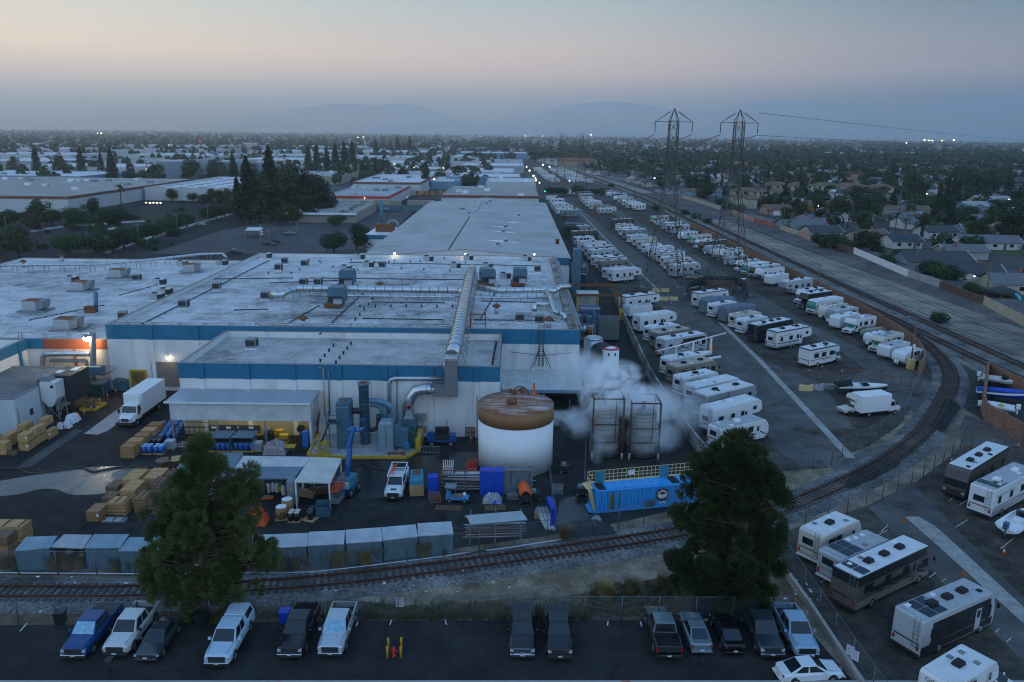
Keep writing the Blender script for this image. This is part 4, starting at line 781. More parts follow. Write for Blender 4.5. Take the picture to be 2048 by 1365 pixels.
def steam_mat(name,blobs,dens):
 m=bpy.data.materials.new(name);m.use_nodes=True;n=m.node_tree
 for x in list(n.nodes):n.nodes.remove(x)
 o=N(n,'ShaderNodeOutputMaterial');v=N(n,'ShaderNodeVolumePrincipled');v.inputs['Color'].default_value=(.985,.99,1,1);v.inputs['Anisotropy'].default_value=.2
 g=N(n,'ShaderNodeNewGeometry').outputs['Position'];nz=N(n,'ShaderNodeTexNoise',i_Scale=.42,i_Detail=7.,i_Roughness=.66,i_Distortion=1.2);n.links.new(g,nz.inputs['Vector'])
 tot=None
 for c,rad,a in blobs:
  s=N(n,'ShaderNodeVectorMath',operation='SUBTRACT');n.links.new(g,s.inputs[0]);s.inputs[1].default_value=c
  d=N(n,'ShaderNodeVectorMath',operation='DIVIDE');n.links.new(s.outputs[0],d.inputs[0]);d.inputs[1].default_value=rad
  l=N(n,'ShaderNodeVectorMath',operation='LENGTH');n.links.new(d.outputs[0],l.inputs[0])
  mr=N(n,'ShaderNodeMapRange',interpolation_type='SMOOTHSTEP');n.links.new(l.outputs['Value'],mr.inputs[0]);mr.inputs[1].default_value=1.;mr.inputs[2].default_value=.15;mr.inputs[3].default_value=0;mr.inputs[4].default_value=a
  if tot is None:tot=mr.outputs[0]
  else:
   ad=N(n,'ShaderNodeMath',operation='MAXIMUM');n.links.new(tot,ad.inputs[0]);n.links.new(mr.outputs[0],ad.inputs[1]);tot=ad.outputs[0]
 r=N(n,'ShaderNodeMapRange');n.links.new(nz.outputs[0],r.inputs[0]);r.inputs[1].default_value=.4;r.inputs[2].default_value=.64
 mu=N(n,'ShaderNodeMath',operation='MULTIPLY');n.links.new(tot,mu.inputs[0]);n.links.new(r.outputs[0],mu.inputs[1])
 m2=N(n,'ShaderNodeMath',operation='MULTIPLY');n.links.new(mu.outputs[0],m2.inputs[0]);m2.inputs[1].default_value=dens
 n.links.new(m2.outputs[0],v.inputs['Density']);n.links.new(v.outputs[0],o.inputs['Volume']);return m
b=MB();b.box(2,85,.1,30,112,13)
SM=steam_mat('steam',[((11.2,91.6,7.3),(3.4,3.2,3.1),1.),((14.4,92.1,6.9),(4.,3.2,2.6),.95),((12.6,93.3,9.4),(4.2,3.2,2.5),.8),((17,93,5.8),(3.8,4,3.),.32),((17.5,91,2.6),(4.2,3.2,2.4),.22),((6.5,92.3,4.3),(4.6,2,1.),.55),((8.3,92.5,3.6),(2.6,2.6,2.4),.35),((10.3,88.2,2.2),(1.2,1.2,2.8),.3),((20,97,4),(7,7,3.5),.08),((9,99,8.5),(5,6,3),.16)],6.)
tag(b.Z0('steam_cloud',SM),'white steam drifting off the two framed tanks','steam',kind='stuff')
# blue container with catwalk
a=Vector((*P(1193,1029),0));c=Vector((*P(1366,1012),0));ang=math.atan2(c.y-a.y,c.x-a.x)
t=Z1('steel_container','bright blue ribbed steel container with yellow catwalk rail and round emblem','container',a,ang);CBL=Z16('container_blue',(.03,.3,.68),.45);L,W,Hc=13.5,2.5,2.55
ST=mat('container_side',(.03,.3,.68),.5,0,.1,.8,dirt=((.14,.12,.02),.35,.62,.72),streak=True)
b=MB();b.box(0,.08,.25,L,W-.08,Hc);b.Z0('container_shell',ST,t)
b=MB()
for k in range(32):
 x=.5+k*.41
 if 5.9<x<7.6:continue
 b.box(x,0,.4,x+.2,.078,Hc-.15,0,.04,0)
b.Z0('rib',ST,t)
b=MB();b.box(-.05,-.04,.1,L+.05,.06,.4);b.box(-.05,-.04,Hc-.16,L+.05,.06,Hc+.02);b.box(-.06,-.05,.1,.12,.1,Hc);b.Z0('frame_edge',CBL,t)
b=MB();b.box(1.15,-.02,.4,1.9,.0785,Hc-.2);b.box(2.4,.0,.5,2.55,.0788,Hc-.4);b.Z0('olive_stain',mat('olive_stain',(.1,.1,.02),.8,0,.4,1.2,dirt=((.03,.22,.5),1.4,.5,.6),streak=True),t)
b=MB()
for k in range(11):
 x=1.2+k*1.02
 if k==7:continue
 b.box(x,.25,Hc+.01,x+.96,W-.5,Hc+.07)
b.Z0('lid_panel',CBL,t)
for k,x in enumerate((.35,7.6)):
 b=MB();b.cbox((x+.5,W-.7,Hc+.75),(1.,.06,1.3));b.Z0('open_lid',TEAL,t)
b=MB();b.box(.2,.25,Hc+.005,1.1,W-.5,Hc+.03);b.box(8.4,.25,Hc+.005,9.3,W-.5,Hc+.03);b.Z0('hatch_opening',BLACK,t)
CREAM=mat('cream_rail',(.62,.47,.2),.55,0,.1,2);b=MB()
for z in(.45,.8,1.25):b.bar((-.3,W-.2,Hc+z),(L,W-.2,Hc+z),.05)
for k in range(30):b.bar((-.3+k*.475,W-.2,Hc),(-.3+k*.475,W-.2,Hc+1.25),.05)
for z in(.6,1.25):b.bar((-.3,W-.2,Hc+z),(-.3,.8,Hc+z),.05)
b.Z0('catwalk_rail',CREAM,t);b=MB();b.box(-.6,W-.48,Hc-.02,L,W-.1,Hc+.04);b.box(-.9,.9,Hc-.1,-.1,W-.1,Hc-.02);b.Z0('catwalk_deck',CREAM,t)
b=MB()
for y in(.05,.75):b.bar((-.1,y,.15),(-.75,y+.4,Hc+1.1),.07)
for k in range(8):b.cbox((-.15-k*.07,.4+k*.05,.4+k*.29),(.25,.7,.04))
b.Z0('stair',CREAM,t)
b=MB();b.poly([(-.7,.3,.12),(0,-.05,.12),(0,W,.12),(-.6,W-.5,.12)]);b.poly([(-.7,.3,.11),(-.6,W-.5,.11),(0,W,.11),(0,-.05,.11)]);b.Z0('front_tongue',CBL,t)
b=MB();b.box(5.2,-.06,.3,6.4,.0,1.1);b.Z0('grey_hatch',MACH,t)
b=MB();b.cyl((7.2,-.02,1.55),(7.2,-.045,1.55),.72,n=40);b.Z0('emblem_disc',mat('emblem_black',(.02,.02,.02),.5),t)
b=MB();b.cyl((7.2,-.047,1.55),(7.2,-.055,1.55),.47,n=36);EW=mat('emblem_white',(.75,.75,.72),.5);em=b.Z0('emblem_face',EW,t)
b=MB();tx='RAIN FOR RENT'
for i,ch in enumerate(tx):
 th=math.radians(200-i*220/12)
 if ch==' ':continue
 p=Vector((7.2+.585*math.cos(th),-.05,1.55+.585*math.sin(th)))
 text_mb(b,ch,.2,Matrix.Translation(p)@Matrix.Rotation(math.pi/2,4,'X')@Matrix.Rotation(th-math.pi/2,4,'Z'),0)
b.box(6.75,-.05,.6,7.65,-.045,.66);b.box(6.85,-.05,.7,7.55,-.045,.75)
b.Z0('lettering',EW,t)
b=MB();pts=[(7.2+.36*math.cos(a2),1.6+.3*math.sin(a2))for a2 in[math.pi*i/10 for i in range(11)]];b.prism([(x,z)for x,z in pts],-.062,-.056,'y');b.bar((7.2,-.06,1.65),(7.2,-.06,1.22),.03);b.Z0('emblem_umbrella',MATS['emblem_black'],t)
b=MB();b.box(4.2,W-.22,Hc+.5,4.9,W-.16,Hc+1.);b.Z0('small_sign',WHITE,t)
# crates
def crate(xl,xr,yb,d,h,z0,m,label,kind='crate',layers=0,paper=False,group=None):
 p=P(xl,yb);q=P(xr,yb);wd=q[0]-p[0];d*=.68
 t=Z1('crate',label,'crate',(p[0],p[1],z0),rnd.uniform(-.02,.02),group)
 if layers:
  for i in range(layers):
   b=MB();hh=h/layers;b.box(rnd.uniform(-.04,.04),rnd.uniform(-.05,.05),i*hh,wd,d,(i+1)*hh-.09);b.Z0('layer',m,t)
   b=MB()
   for f in(.08,.5,.9):b.box(wd*f-.06,.05,(i+1)*hh-.088,wd*f+.06,d-.05,(i+1)*hh-.005)
   b.Z0('batten',OLDWOOD,t)
 else:
  b=MB();b.box(0,0,.12,wd,d,h);b.Z0('crate_box',m,t)
  b=MB()
  for f in(.02,.5,.94):b.box(0,d*f-.0,0,wd,d*f+.1,.118)
  b.Z0('skid',OLDWOOD,t);b=MB()
  e=.025
  for x in(0,wd-.1):b.box(x-.001,-e,.12,x+.1,-.002,h)
  b.box(.1,-e,h-.11,wd-.1,-.002,h);b.box(.1,-e,.12,wd-.1,-.002,.24)
  nn=max(2,int(d/.9))
  for i in range(nn+1):y=(d-.1)*i/nn;b.box(wd+.002,y,.12,wd+e,y+.1,h)
  for i in range(nn+1):y=(d-.1)*i/nn;b.box(.02,y,h+.002,wd-.02,y+.09,h+e)
  b.Z0('batten',m,t)
  if paper:b=MB();b.box(wd*.8,-.04,h*.55,wd*.8+.25,-.03,h*.55+.3);b.Z0('paper_label',WHITE,t)
 return t
G1='crates stacked beside the workshop';G2='crates in the row beside the drums';G3='crates and lumber beside the puddle'
for a in[(39,58.5,903.5,2.2,1.05,0,PLY,'bottom pale crate of the double stack nearest the gutter',0,True),(39,58.5,903.5,2.2,1.05,1.07,PLY,'top pale crate of the double stack nearest the gutter',0,True),(60,75,892,3.2,1.05,0,PLY,'lower long crate behind the double stack',0,True),(60,75,892,3.2,1.05,1.07,PLY,'upper long crate behind the double stack',0,True),(92,101,880,2.6,1.15,0,PLY,'lower crate at the right end of the workshop crates',0,True),(82,96,872,2.4,1.,1.2,PLY,'upper crate at the right end of the workshop crates',0,False),(4,20,897,3.,1.6,0,PLY,'long crate just left of the double stack',0,False),(-10,14,911,1.6,1.5,0,PLY,'blocky crate cut by the left edge of the photo',0,False),(16,31,911,1,.5,0,OLDWOOD,'little flat dark crate in front of the workshop crates',2,False),(38,54,880,2.5,1.95,0,PLY,'tall crate against the workshop wall',0,False),(25,38,886,2,1.4,0,PLY,'crate half hidden against the workshop wall',0,False)]:
 crate(*a[:8],layers=a[8],paper=a[9],group=G1)
for i in range(5):crate(242+13.8*i,269.5+13.4*i,917.5-11.2*i,1.9,1.5,0,CARD if i%2==0 else PLY,['nearest brown crate of the row leading to the box truck','second crate of the row leading to the box truck, pale lid','middle crate of the row leading to the box truck','fourth crate of the row leading to the box truck','farthest crate of the row, nearest the box truck'][i],group=G2)
GLP=mat('wrapped_panes',(.3,.32,.33),.35,0,.2,2)
for a in[(212,236,990,2.6,.9,0,OLDWOOD,'dark crate beside the puddle edge',0,False),(204,228,1010,2.6,.75,0,OLDWOOD,'low dark crate in front of the dark puddle crate',0,False),(174,200,1045,2.8,1.15,0,CARD,'lone brown crate nearest the grey sheds',0,True),(214,253,1031,2.2,1.5,0,PLY,'pale-topped layered lumber stack',4,False),(203,248,1047,1.3,.35,0,GLP,'low wrapped stack of panes on the asphalt',2,False),(246,277,982,4,1.35,0,PLY,'long pale crate left of the other long pale crate',0,False),(289,320,980,4,1.4,0,PLY,'long pale crate nearest the slate-roofed hut',0,False),(242,272,1008,4,1.5,0,PLY,'long pale crate in the middle of the lumber',0,False),(268,294,1026,3,1.7,0,CARD,'brown slatted pallet stack with white paper',5,True),(296,318,1030,1.5,1.5,0,OLDWOOD,'small dark slatted stack',3,False),(304,326,1014,3,2.6,0,OLDWOOD,'tall dark stack of flat boxes beside the hut',5,False),(263,288,962,2,1,0,OLDWOOD,'brown crate just below the hose',0,False),(292,318,965,2,1,0,CARD,'flat brown crate just below the cable reel',0,False),(322,345,972,2,1.25,0,OLDWOOD,'dark crate in front of the hut corner',0,False),(-30,50,1084,2.2,1.7,0,PLY,'wide pale lumber stack at the left edge',3,False)]:
 crate(*a[:8],layers=a[8],paper=a[9],group=G3)
for k in range(3):crate(-34,22,1128,2.2,.85,k*.87,OLDWOOD if k==2 else CARD,['lowest','middle','topmost dark'][k]+' crate of the stack behind the leftmost grey shed',group=G3)
for x,y,lb,m in[(329,939,'dark cable reel lying on its side beside the hose',OLDWOOD),(355,936,'pale cable reel lying behind the slate-roofed hut',WOOD)]:
 t=Z1('cable_reel',lb,'reel',P3(x,y));b=MB();b.lathe([(.85,1.1),(.85,1.2)],(0,0,0),24);b.Z0('upper_flange',m,t);b=MB();b.lathe([(.85,0),(.85,.1)],(0,0,0),24);b.Z0('lower_flange',m,t);b=MB();b.lathe([(.35,.1),(.35,1.1)],(0,0,0),14);b.Z0('core',RUST,t)
 # drums
def drum(name,label,m,capm,r=.29,h=.88):
 t=Z1(name,label,'drum');b=MB();b.lathe([(r,0),(r,.28),(r*1.04,.29),(r,.31),(r,.58),(r*1.04,.59),(r,.61),(r,h)],(0,0,0),16);b.Z0('shell',m,t);b=MB();b.lathe([(r*1.03,h-.02),(r*1.03,h+.02),(r*.9,h+.02),(r*.9,h-.01)],(0,0,0),16);b.Z0('lid',capm,t);return t
LBL=mat('pale_blue_lid',(.22,.42,.62),.5,0,.1,2);d1=drum('drum','blue plastic drum in the drum store beside the canopy post',BLUEP,LBL);d2=drum('drum','black drum with pale lid among the blue drums',mat('black_plastic',(.015,.015,.017),.4),GREY)
us=[0,0]
def put(src,i,loc,lb,g):
 o=src if not us[i]else dup(src);us[i]=1;return Z13(o,loc,rnd.random()*6,lb,g)
a=P(318,880)
for r_ in range(6):
 for c_ in range(4):
  x,y=P(311+c_*13.2+r_*3.5,882-r_*5.2);put(d1,0,(x+rnd.uniform(-.04,.04),y,.14 if c_>1 else 0),f'blue plastic drum in the big block beside the canopy post, {["front","second","third","fourth","fifth","back"][r_]} row','blue drums in the block')
for r_ in range(4):
 for c_ in range(3):
  x,y=P(299+c_*9.6+r_*2.4,892-r_*5.4);put(d2,1,(x,y,0),'black drum with pale lid in the small block in front of the blue drums','black drums in the block')
for k,(px,lb)in enumerate(((282,'left'),(306,'right'))):
 t=Z1('wrapped_pallet',f'{lb} pallet of four shrink-wrapped blue drums in front of the black drums','pallet',P3(px,910));b=MB();b.box(0,0,0,1.2,1.2,.14);b.Z0('pallet_base',WOOD,t)
 for i in range(4):
  b=MB();b.lathe([(.29,.15),(.29,1.02)],(.3+.6*(i%2),.3+.6*(i//2),0),14);b.Z0('drum_shell',BLUEP,t);b=MB();b.lathe([(.28,1.025),(.28,1.05)],(.3+.6*(i%2),.3+.6*(i//2),0),14);b.Z0('drum_lid',LBL,t)
def tote(label,px,py):
 t=Z1('liquid_tote',label,'tote',P3(px,py));b=MB();b.box(0,0,.15,1.15,1,1.15,0,.04,.04);b.Z0('bottle',mat('milky_plastic',(.4,.45,.48),.5),t);b=MB()
 for k in range(7):b.bar((k*1.15/6,-.03,.15),(k*1.15/6,-.03,1.1),.03)
 for k in range(3):b.bar((0,-.03,.3+k*.35),(1.15,-.03,.3+k*.35),.03)
 b.Z0('cage',STEEL,t);b=MB();b.box(-.05,-.05,0,1.2,1.05,.14);b.Z0('pallet_base',YEL if 'yellow' in label else OLDWOOD,t)
tote('pale liquid tote alone in front of the blue drums',329,901);tote('caged liquid tote on a yellow pallet right of the drum shelters',504,904)
for k,(x0,x1,lb)in enumerate(((417,461,'left open-fronted drum shelter with slate roof and blue drums inside'),(463,508,'right open-fronted drum shelter with slate roof and blue drums inside'))):
 p=P(x0,904);q=P(x1,904);wd=q[0]-p[0];t=Z1('drum_shelter',lb,'shelter',(*p,0));b=MB();b.poly([(0,-.2,1.9),(wd,-.2,1.9),(wd+.3,1.5,2.2),(.5,1.5,2.2)]);b.poly([(.5,1.5,2.15),(wd+.3,1.5,2.15),(wd,-.2,1.85),(0,-.2,1.85)]);b.Z0('shelter_roof',CORRB,t)
 b=MB();b.box(0,0,0,.06,1.4,1.85);b.box(wd-.06,0,0,wd,1.4,1.85);b.Z0('side_panel',MACH,t);b=MB();b.box(.06,1.3,0,wd-.06,1.4,1.85);b.Z0('back_panel',DARK,t);b=MB();b.box(0,-.1,0,wd,.0,.15);b.Z0('yellow_sill',YEL,t)
 for i in range(4):put(d1,0,(p[0]+.4+i*.62,p[1]+.55,.05),f'blue drum inside the {"left" if k == 0 else "right"} open-fronted drum shelter',f'blue drums in the {"left" if k == 0 else "right"} shelter')
t=Z1('drum_cage','black steel cage and rack left of the drum shelters','cage',P3(352,893));b=MB()
for k in range(7):b.bar((k*.62,0,0),(k*.62,0,2.9),.06)
for z in(.1,.7,1.3,1.9,2.6):b.bar((0,0,z),(3.7,0,z),.06);b.bar((0,1.6,z),(3.7,1.6,z),.06);b.bar((0,0,z),(0,1.6,z),.06)
b.Z0('cage_bar',DARK,t);b=MB();b.box(0,-.4,.02,3.7,1.7,.1);b.Z0('cage_floor',CONC,t)
t=Z1('yellow_railing','yellow platform railing behind the drum shelters','railing',P3(402,893));b=MB()
for z in(.9,1.4,1.9):b.bar((0,0,z),(6.2,0,z),.07)
for k in range(5):b.bar((k*1.55,0,0),(k*1.55,0,1.9),.08)
b.Z0('rail',mat('dull_yellow',(.45,.36,.16),.6),t)
b=MB();M0=mat('sign_white',(.7,.7,.7),.5);b.prism([(1,1.1),(1.35,1.45),(1.0,1.8),(.65,1.45)],-.1,-.06);b.Z0('hazard_diamond',M0,t)
for c,m,ch in(((.82,1.45),BLUEP,'3'),((1.,1.63),RED,'1'),((1.18,1.45),YEL,'0')):
 b=MB();b.prism([(c[0],c[1]-.165),(c[0]+.165,c[1]),(c[0],c[1]+.165),(c[0]-.165,c[1])],-.115,-.105);b.Z0('diamond_quarter',m,t)
TARPG=mat('grey_pink_tarp',(.32,.27,.28),.8,0,.2,3,bump=.5,bscale=4)
def heap(name,label,px,py,sx,sy,h,m,seed,cat='tarp',z0=0,n=13):
 rr=random.Random(seed);p=P(px,py);b=MB();g=[[None]*n for _ in range(n)]
 for i in range(n):
  for j in range(n):
   u,v=i/(n-1)*2-1,j/(n-1)*2-1;e=max(0,1-(abs(u)**2.6))*max(0,1-(abs(v)**2.6));z=h*e**.6*(.72+.5*rr.random())
   g[i][j]=(u*sx/2*(1+.12*rr.random()),v*sy/2*(1+.12*rr.random()),max(.02,z))
 for i in range(n-1):
  for j in range(n-1):b.poly([g[i][j],g[i+1][j],g[i+1][j+1],g[i][j+1]],0,i%3!=0)
 o=b.Z0(name,m);o.location=(p[0],p[1],z0);return tag(o,label,cat)
heap('tarp_heap','grey-pink tarp draped over a heap under the canopy edge',552,905,2.6,2.,1.6,TARPG,3)
heap('tarp_heap','bright orange and lime tarp heap beside the left pine',514,1046,2.,1.6,1.5,mat('hivis_tarp',(.75,.08,.01),.6,0,.2,2,bump=.4,bscale=6,dirt=((.35,.55,.05),.8,.6,.64)),4)
heap('netting_heap','dark netting heap lying in front of the blue container',1176,1064,5.,2.,1.1,mat('dark_net',(.03,.04,.05),.9,0,.3,5),5,'netting')
heap('tarp_heap','crumpled grey and blue plastic sheets beside the big tank',985,1003,2.,1.4,.9,mat('grey_plastic',(.3,.33,.36),.4,0,.3,2,bump=.4,bscale=5,dirt=((.01,.03,.5),.7,.58,.6)),6)
heap('rubbish_heap','little heap of white bags on the netting',1192,1050,1.2,.8,.9,mat('pale_bag',(.4,.44,.48),.5),8,'rubbish')
for k,(px,py,s)in enumerate(((122,857,.8),(135,855,.95),(143,845,1.2),(150,842,1.1))):heap('bulk_bag',f'{["left small","second","tallest","right"][k]} white bulk bag at the foot of the dust collector',px,py,s*1.1,s*1.,s*.95,mat('white_sack',(.66,.67,.7),.7,0,.06,3,bump=.3,bscale=5),20+k,'bag')
# stuff inside the canopy
for px,py,lb,kind in[(560,884,'stack of yellow bins under the white canopy','bin'),(570,893,'second stack of yellow trays under the white canopy','bin'),(612,893,'tall blue locker at the right canopy post','locker'),(603,880,'black round fan under the white canopy','fan'),(540,880,'dark machine behind the tarp under the canopy','machine'),(575,905,'yellow folding table under the canopy','table'),(450,868,'long dark blue tank under the left half of the canopy','vessel'),(495,868,'second long dark tank with yellow lid under the canopy','vessel')]:
 t=Z1('canopy_'+kind,lb,kind,P3(px,py));b=MB()
 if kind=='bin':
  for k in range(6):c=MB();c.box(-.5,-.4,k*.28,.5,.4,k*.28+.22,0,-.04,-.04);c.Z0('tray',YEL if k in(4,5,2)else OLDWOOD,t)
 elif kind=='locker':b.box(-.35,-.4,0,.35,.4,2.);b.Z0('locker_body',mat('locker_blue',(.02,.13,.42),.5),t);c=MB();c.box(-.3,-.42,.1,.3,-.401,1.9);c.Z0('door',mat('locker_blue',(0,0,0)),t)
 elif kind=='fan':b.lathe([(.1,0),(.1,1.2)],(0,0,0),8);b.Z0('stand',DARK,t);c=MB();c.cyl((0,-.15,1.5),(0,.15,1.5),.5,n=18);c.Z0('fan_head',DARK,t)
 elif kind=='table':
  b.box(-1,-.6,.78,1,.6,.84);b.Z0('table_top',YEL,t)
  for e in(-.9,.9):
   for f in(-.5,.5):c=MB();c.bar((e,f,0),(e*.8,f,.78),.06);c.Z0('leg',STEEL,t)
 elif kind=='vessel':b.box(-1.8,-.5,.3,1.8,.5,1.3);b.Z0('vessel_body',mat('vessel_blue',(.03,.06,.1),.5),t);c=MB();c.box(-1.5,-.52,.9,-.9,-.505,1.2);c.box(.4,-.52,.9,1.0,-.505,1.2);c.Z0('white_label',WHITE,t);c=MB();c.box(-1.9,-.6,0,1.9,.6,.29);c.Z0('stand',YEL if 'yellow' in lb else DARK,t)
 else:b.box(-.6,-.5,0,.6,.5,1.1);b.Z0('machine_body',DARK,t);c=MB();c.lathe([(.3,1.1),(.3,1.6),(.1,1.7)],(0,0,0),12);c.Z0('motor',GREY,t)
 # scrubber plant on its pad
p0=[P(616,912),P(690,917.5),P(813,917.5),P(840,902),(P(840,902)[0],96.4),(P(640,868)[0],96.4)]
b=MB();b.prism(p0[::-1],.01,.2,'z');Z14('concrete_pad',b,PAD)
t=Z1('painted_kerb','yellow painted kerb around the scrubber pad','kerb',(0,0,0));b=MB()
for a,c in zip([p0[5]]+p0[:3],p0[:4]):b.bar((*a,.16),(*c,.16),.3,.34)
b.Z0('kerb_run',YEL,t)
b=MB();x,y=P(836,904);b.box(x-.3,y,0,x+.3,y+3.4,1.75);tag(b.Z0('barrier_wall',YEL),'solid yellow barrier block at the right end of the pad','barrier')
x0,yb=P(675,901);x1,_=P(701,901);wd=x1-x0;zt=PY(688,812,yb)[1]
t=Z1('scrubber_unit','tall slate-blue scrubber box left of the stack','machine',(x0,yb,.2));b=MB();b.box(0,0,.9,wd,2.6,zt-.5);b.prism([(0,zt-.5),(2.6,zt-.5),(2.3,zt),(.3,zt)],0,wd,'x');b.Z0('casing',MACH,t)
b=MB()
for k in range(6):b.box(-.03,-.03,1.2+k*.9,wd+.03,2.63,1.28+k*.9)
b.Z0('stiffener',MACH,t);b=MB();b.box(.1,0,0,wd-.1,2.5,.9);b.Z0('base_frame',MACH,t);b=MB();b.box(wd*.35,.3,zt+.01,wd*.7,2.3,zt+.08);b.Z0('top_hatch',OLDWOOD,t)
sx,sy=P(730,893);sz=PY(730,765,sy)[1]
t=Z1('exhaust_stack','tall round slate-blue exhaust stack in front of the white wall','chimney',(sx,sy+.5,.2));b=MB();b.lathe([(.62,0),(.62,sz-.6),(.74,sz-.6),(.74,sz-.4),(.6,sz-.4)],(0,0,0),24);b.Z0('stack',mat('stack_blue',(.1,.2,.27),.45,.2,.1,1),t);b=MB()
for k in range(4):b.lathe([(.66,0),(.66,.08)],(0,0,1.5+k*1.9),24)
b.Z0('stack_band',MACH,t);b=MB();b.lathe([(.56,sz-.55),(.56,sz-.39)],(0,0,0),20);b.Z0('rusty_mouth',RUST,t)
x0,yb=P(758,906);x1,_=P(787,906);wd=x1-x0;zt=PY(772,848,yb)[1]
t=Z1('scrubber_unit','pale grey-blue filter housing right of the stack','machine',(x0,yb,.2));b=MB();b.box(0,0,.0,wd,1.6,zt-.3,0);b.box(.1,.1,zt-.3,wd-.1,1.6,zt,0,.1,.1);b.Z0('casing',mat('pale_slate',(.22,.3,.35),.5,.2,.08,1),t);b=MB();b.box(wd*.45,-.03,.3,wd*.55,-.005,zt-.5);b.box(wd*.3,-.03,1.9,wd*.7,-.006,2.0);b.box(wd*.3,-.03,2.5,wd*.7,-.006,2.6);b.Z0('seam',GREY,t);b=MB();b.prism([(wd,.8),(wd+1.8,.3),(wd+1.8,2.6),(wd,2.9)],.2,1.4);b.Z0('cone_duct',MACH,t)
PB=MATS['stack_blue']
for k,(pts,r,lb)in enumerate([(((741,807),(748,808),(760,812),(766,822),(767,842)),.42,'lower bent blue pipe between stack and filter housing'),(((741,802),(752,802),(764,806),(770,816),(771,838)),.34,'middle bent blue pipe between stack and filter housing'),(((755,802),(768,806),(780,812),(787,822),(787,846)),.4,'right bent blue pipe curving onto the filter housing'),(((706,822),(714,822),(724,822)),.4,'short dark pipe between the scrubber box and the stack'),(((741,860),(752,858),(757,850),(757,830)),.3,'dark vertical pipe behind the filter housing')]):
 L=[(PY(x,y,sy+.9-.25*k)[0],sy+.9-.25*k,PY(x,y,sy+.9-.25*k)[1])for x,y in pts];b=MB();b.tube(Z2(L,3),r,12);tag(b.Z0('bent_pipe',PB if k<3 else DARK),lb,'pipe')
t=Z1('blower','dark green blower with blue motor beside the yellow barrier block','machine',P3(815,899,.2));b=MB();b.cyl((0,-.2,1.2),(0,.9,1.2),1.2,n=22);b.Z0('volute',mat('blower_green',(.02,.06,.05),.5),t);b=MB();b.box(-1,-.4,0,1.2,1,.25);b.Z0('base_frame',STEEL,t);b=MB();b.cyl((0,-1.1,.8),(0,-.3,.8),.42,n=14);b.Z0('motor',mat('motor_blue',(.03,.15,.3),.4),t)
t=Z1('access_platform','grey stair platform at the left of the scrubber box','platform',P3(655,903,.2));b=MB()
for x in(0,1.3):
 for y in(0,1.4):b.bar((x,y,0),(x,y,4.7),.1)
for z in(3.6,4.15,4.7):
 b.bar((0,0,z),(1.3,0,z),.06);b.bar((0,1.4,z),(1.3,1.4,z),.06);b.bar((0,0,z),(0,1.4,z),.06)
b.Z0('platform_frame',MACH,t);b=MB();b.box(0,0,3.5,1.4,1.4,3.58);b.Z0('deck',DARK,t);b=MB();b.bar((-1.2,.2,.2),(0,.2,2.),.08);b.bar((-1.2,.2,.2),(-1.2,.2,2.0),.08);b.bar((-1.2,.2,2.),(-.6,.2,2.1),.08);b.Z0('yellow_handrail',YEL,t)
b=MB()
for k in range(8):b.cbox((-1.1+k*.16,.8,.4+k*.38),(.25,.8,.05))
b.Z0('stair_tread',DARK,t)
t=Z1('guard_frame','yellow square guard frame at the corner of the pad','frame',P3(638,911,.2));b=MB()
for x in(0,1.05):b.bar((x,0,0),(x,0,1.45),.12);b.bar((x,.7,0),(x,.7,1.45),.12)
for z in(.3,1.45):b.bar((0,0,z),(1.05,0,z),.12);b.bar((0,.7,z),(1.05,.7,z),.1);b.bar((0,0,z),(0,.7,z),.1);b.bar((1.05,0,z),(1.05,.7,z),.1)
b.Z0('guard_rail',YEL,t);b=MB();b.box(.55,-.1,1.3,.98,.3,1.8);b.Z0('control_box',YEL,t)
b=MB();b.tube([(*P(633,872),.3),(*P(640,850,2.6),4.4)],.17,6);tag(b.Z0('leaning_beam',OLDWOOD),'brown beam leaning on the wall beside the canopy','beam')
t=Z1('electric_box','grey electric box on the white wall right of the filter box','box',(PY(845,832,96.3)[0],96.3,PY(845,841,96.3)[1]));b=MB();b.box(-.5,-.25,0,.5,.2,1.);b.Z0('cabinet',STEEL,t);b=MB();b.cyl((0,0,-2.2),(0,0,0),.06,n=6);b.Z0('conduit',GREY,t)
def lean_pallet(px,py,lb,w_=1.3,h_=1.3,rx=.2,rz=0,flat=False,m=WOOD):
 t=Z1('wood_pallet',lb,'pallet',P3(px,py));b=MB()
 for k in range(7):
  y=k*w_/6
  b.box(y-.04,0,0,y+.05,h_,.02)if flat else b.cbox((y,0,h_/2),(.1,.02,h_),0,0,rx)
 b.Z0('slat',m,t);b=MB()
 for k in range(3):
  z=h_*(.08+k*.42);b.box(-.05,z-.05,-.1+.1,w_+.05,z+.05,.12)if flat else b.cbox((w_/2,.08,z),(w_,.1,.09))
 b.Z0('stringer',OLDWOOD,t);t.rotation_euler[2]=rz
lean_pallet(834,873,'brown pallet leaning on the wall left of the blue pump',1.2,1.5,.1,m=OLDWOOD);lean_pallet(931,876,'brown pallet leaning on the white wall left of the big tank',1.2,1.5,.1,m=OLDWOOD)
lean_pallet(858,1008,'slatted pallet leaning on the blue rack cover',1.2,1.4,.5);lean_pallet(871,1020,'long ladder-like wooden rack lying on the asphalt',2.6,.9,0,-.05,True);lean_pallet(972,1022,'broken wooden pallet lying beside the grey plastic',2,.9,0,.15,True);lean_pallet(936,938,'pale pallet leaning beside the red stands',1.,1.2,.5,.4)
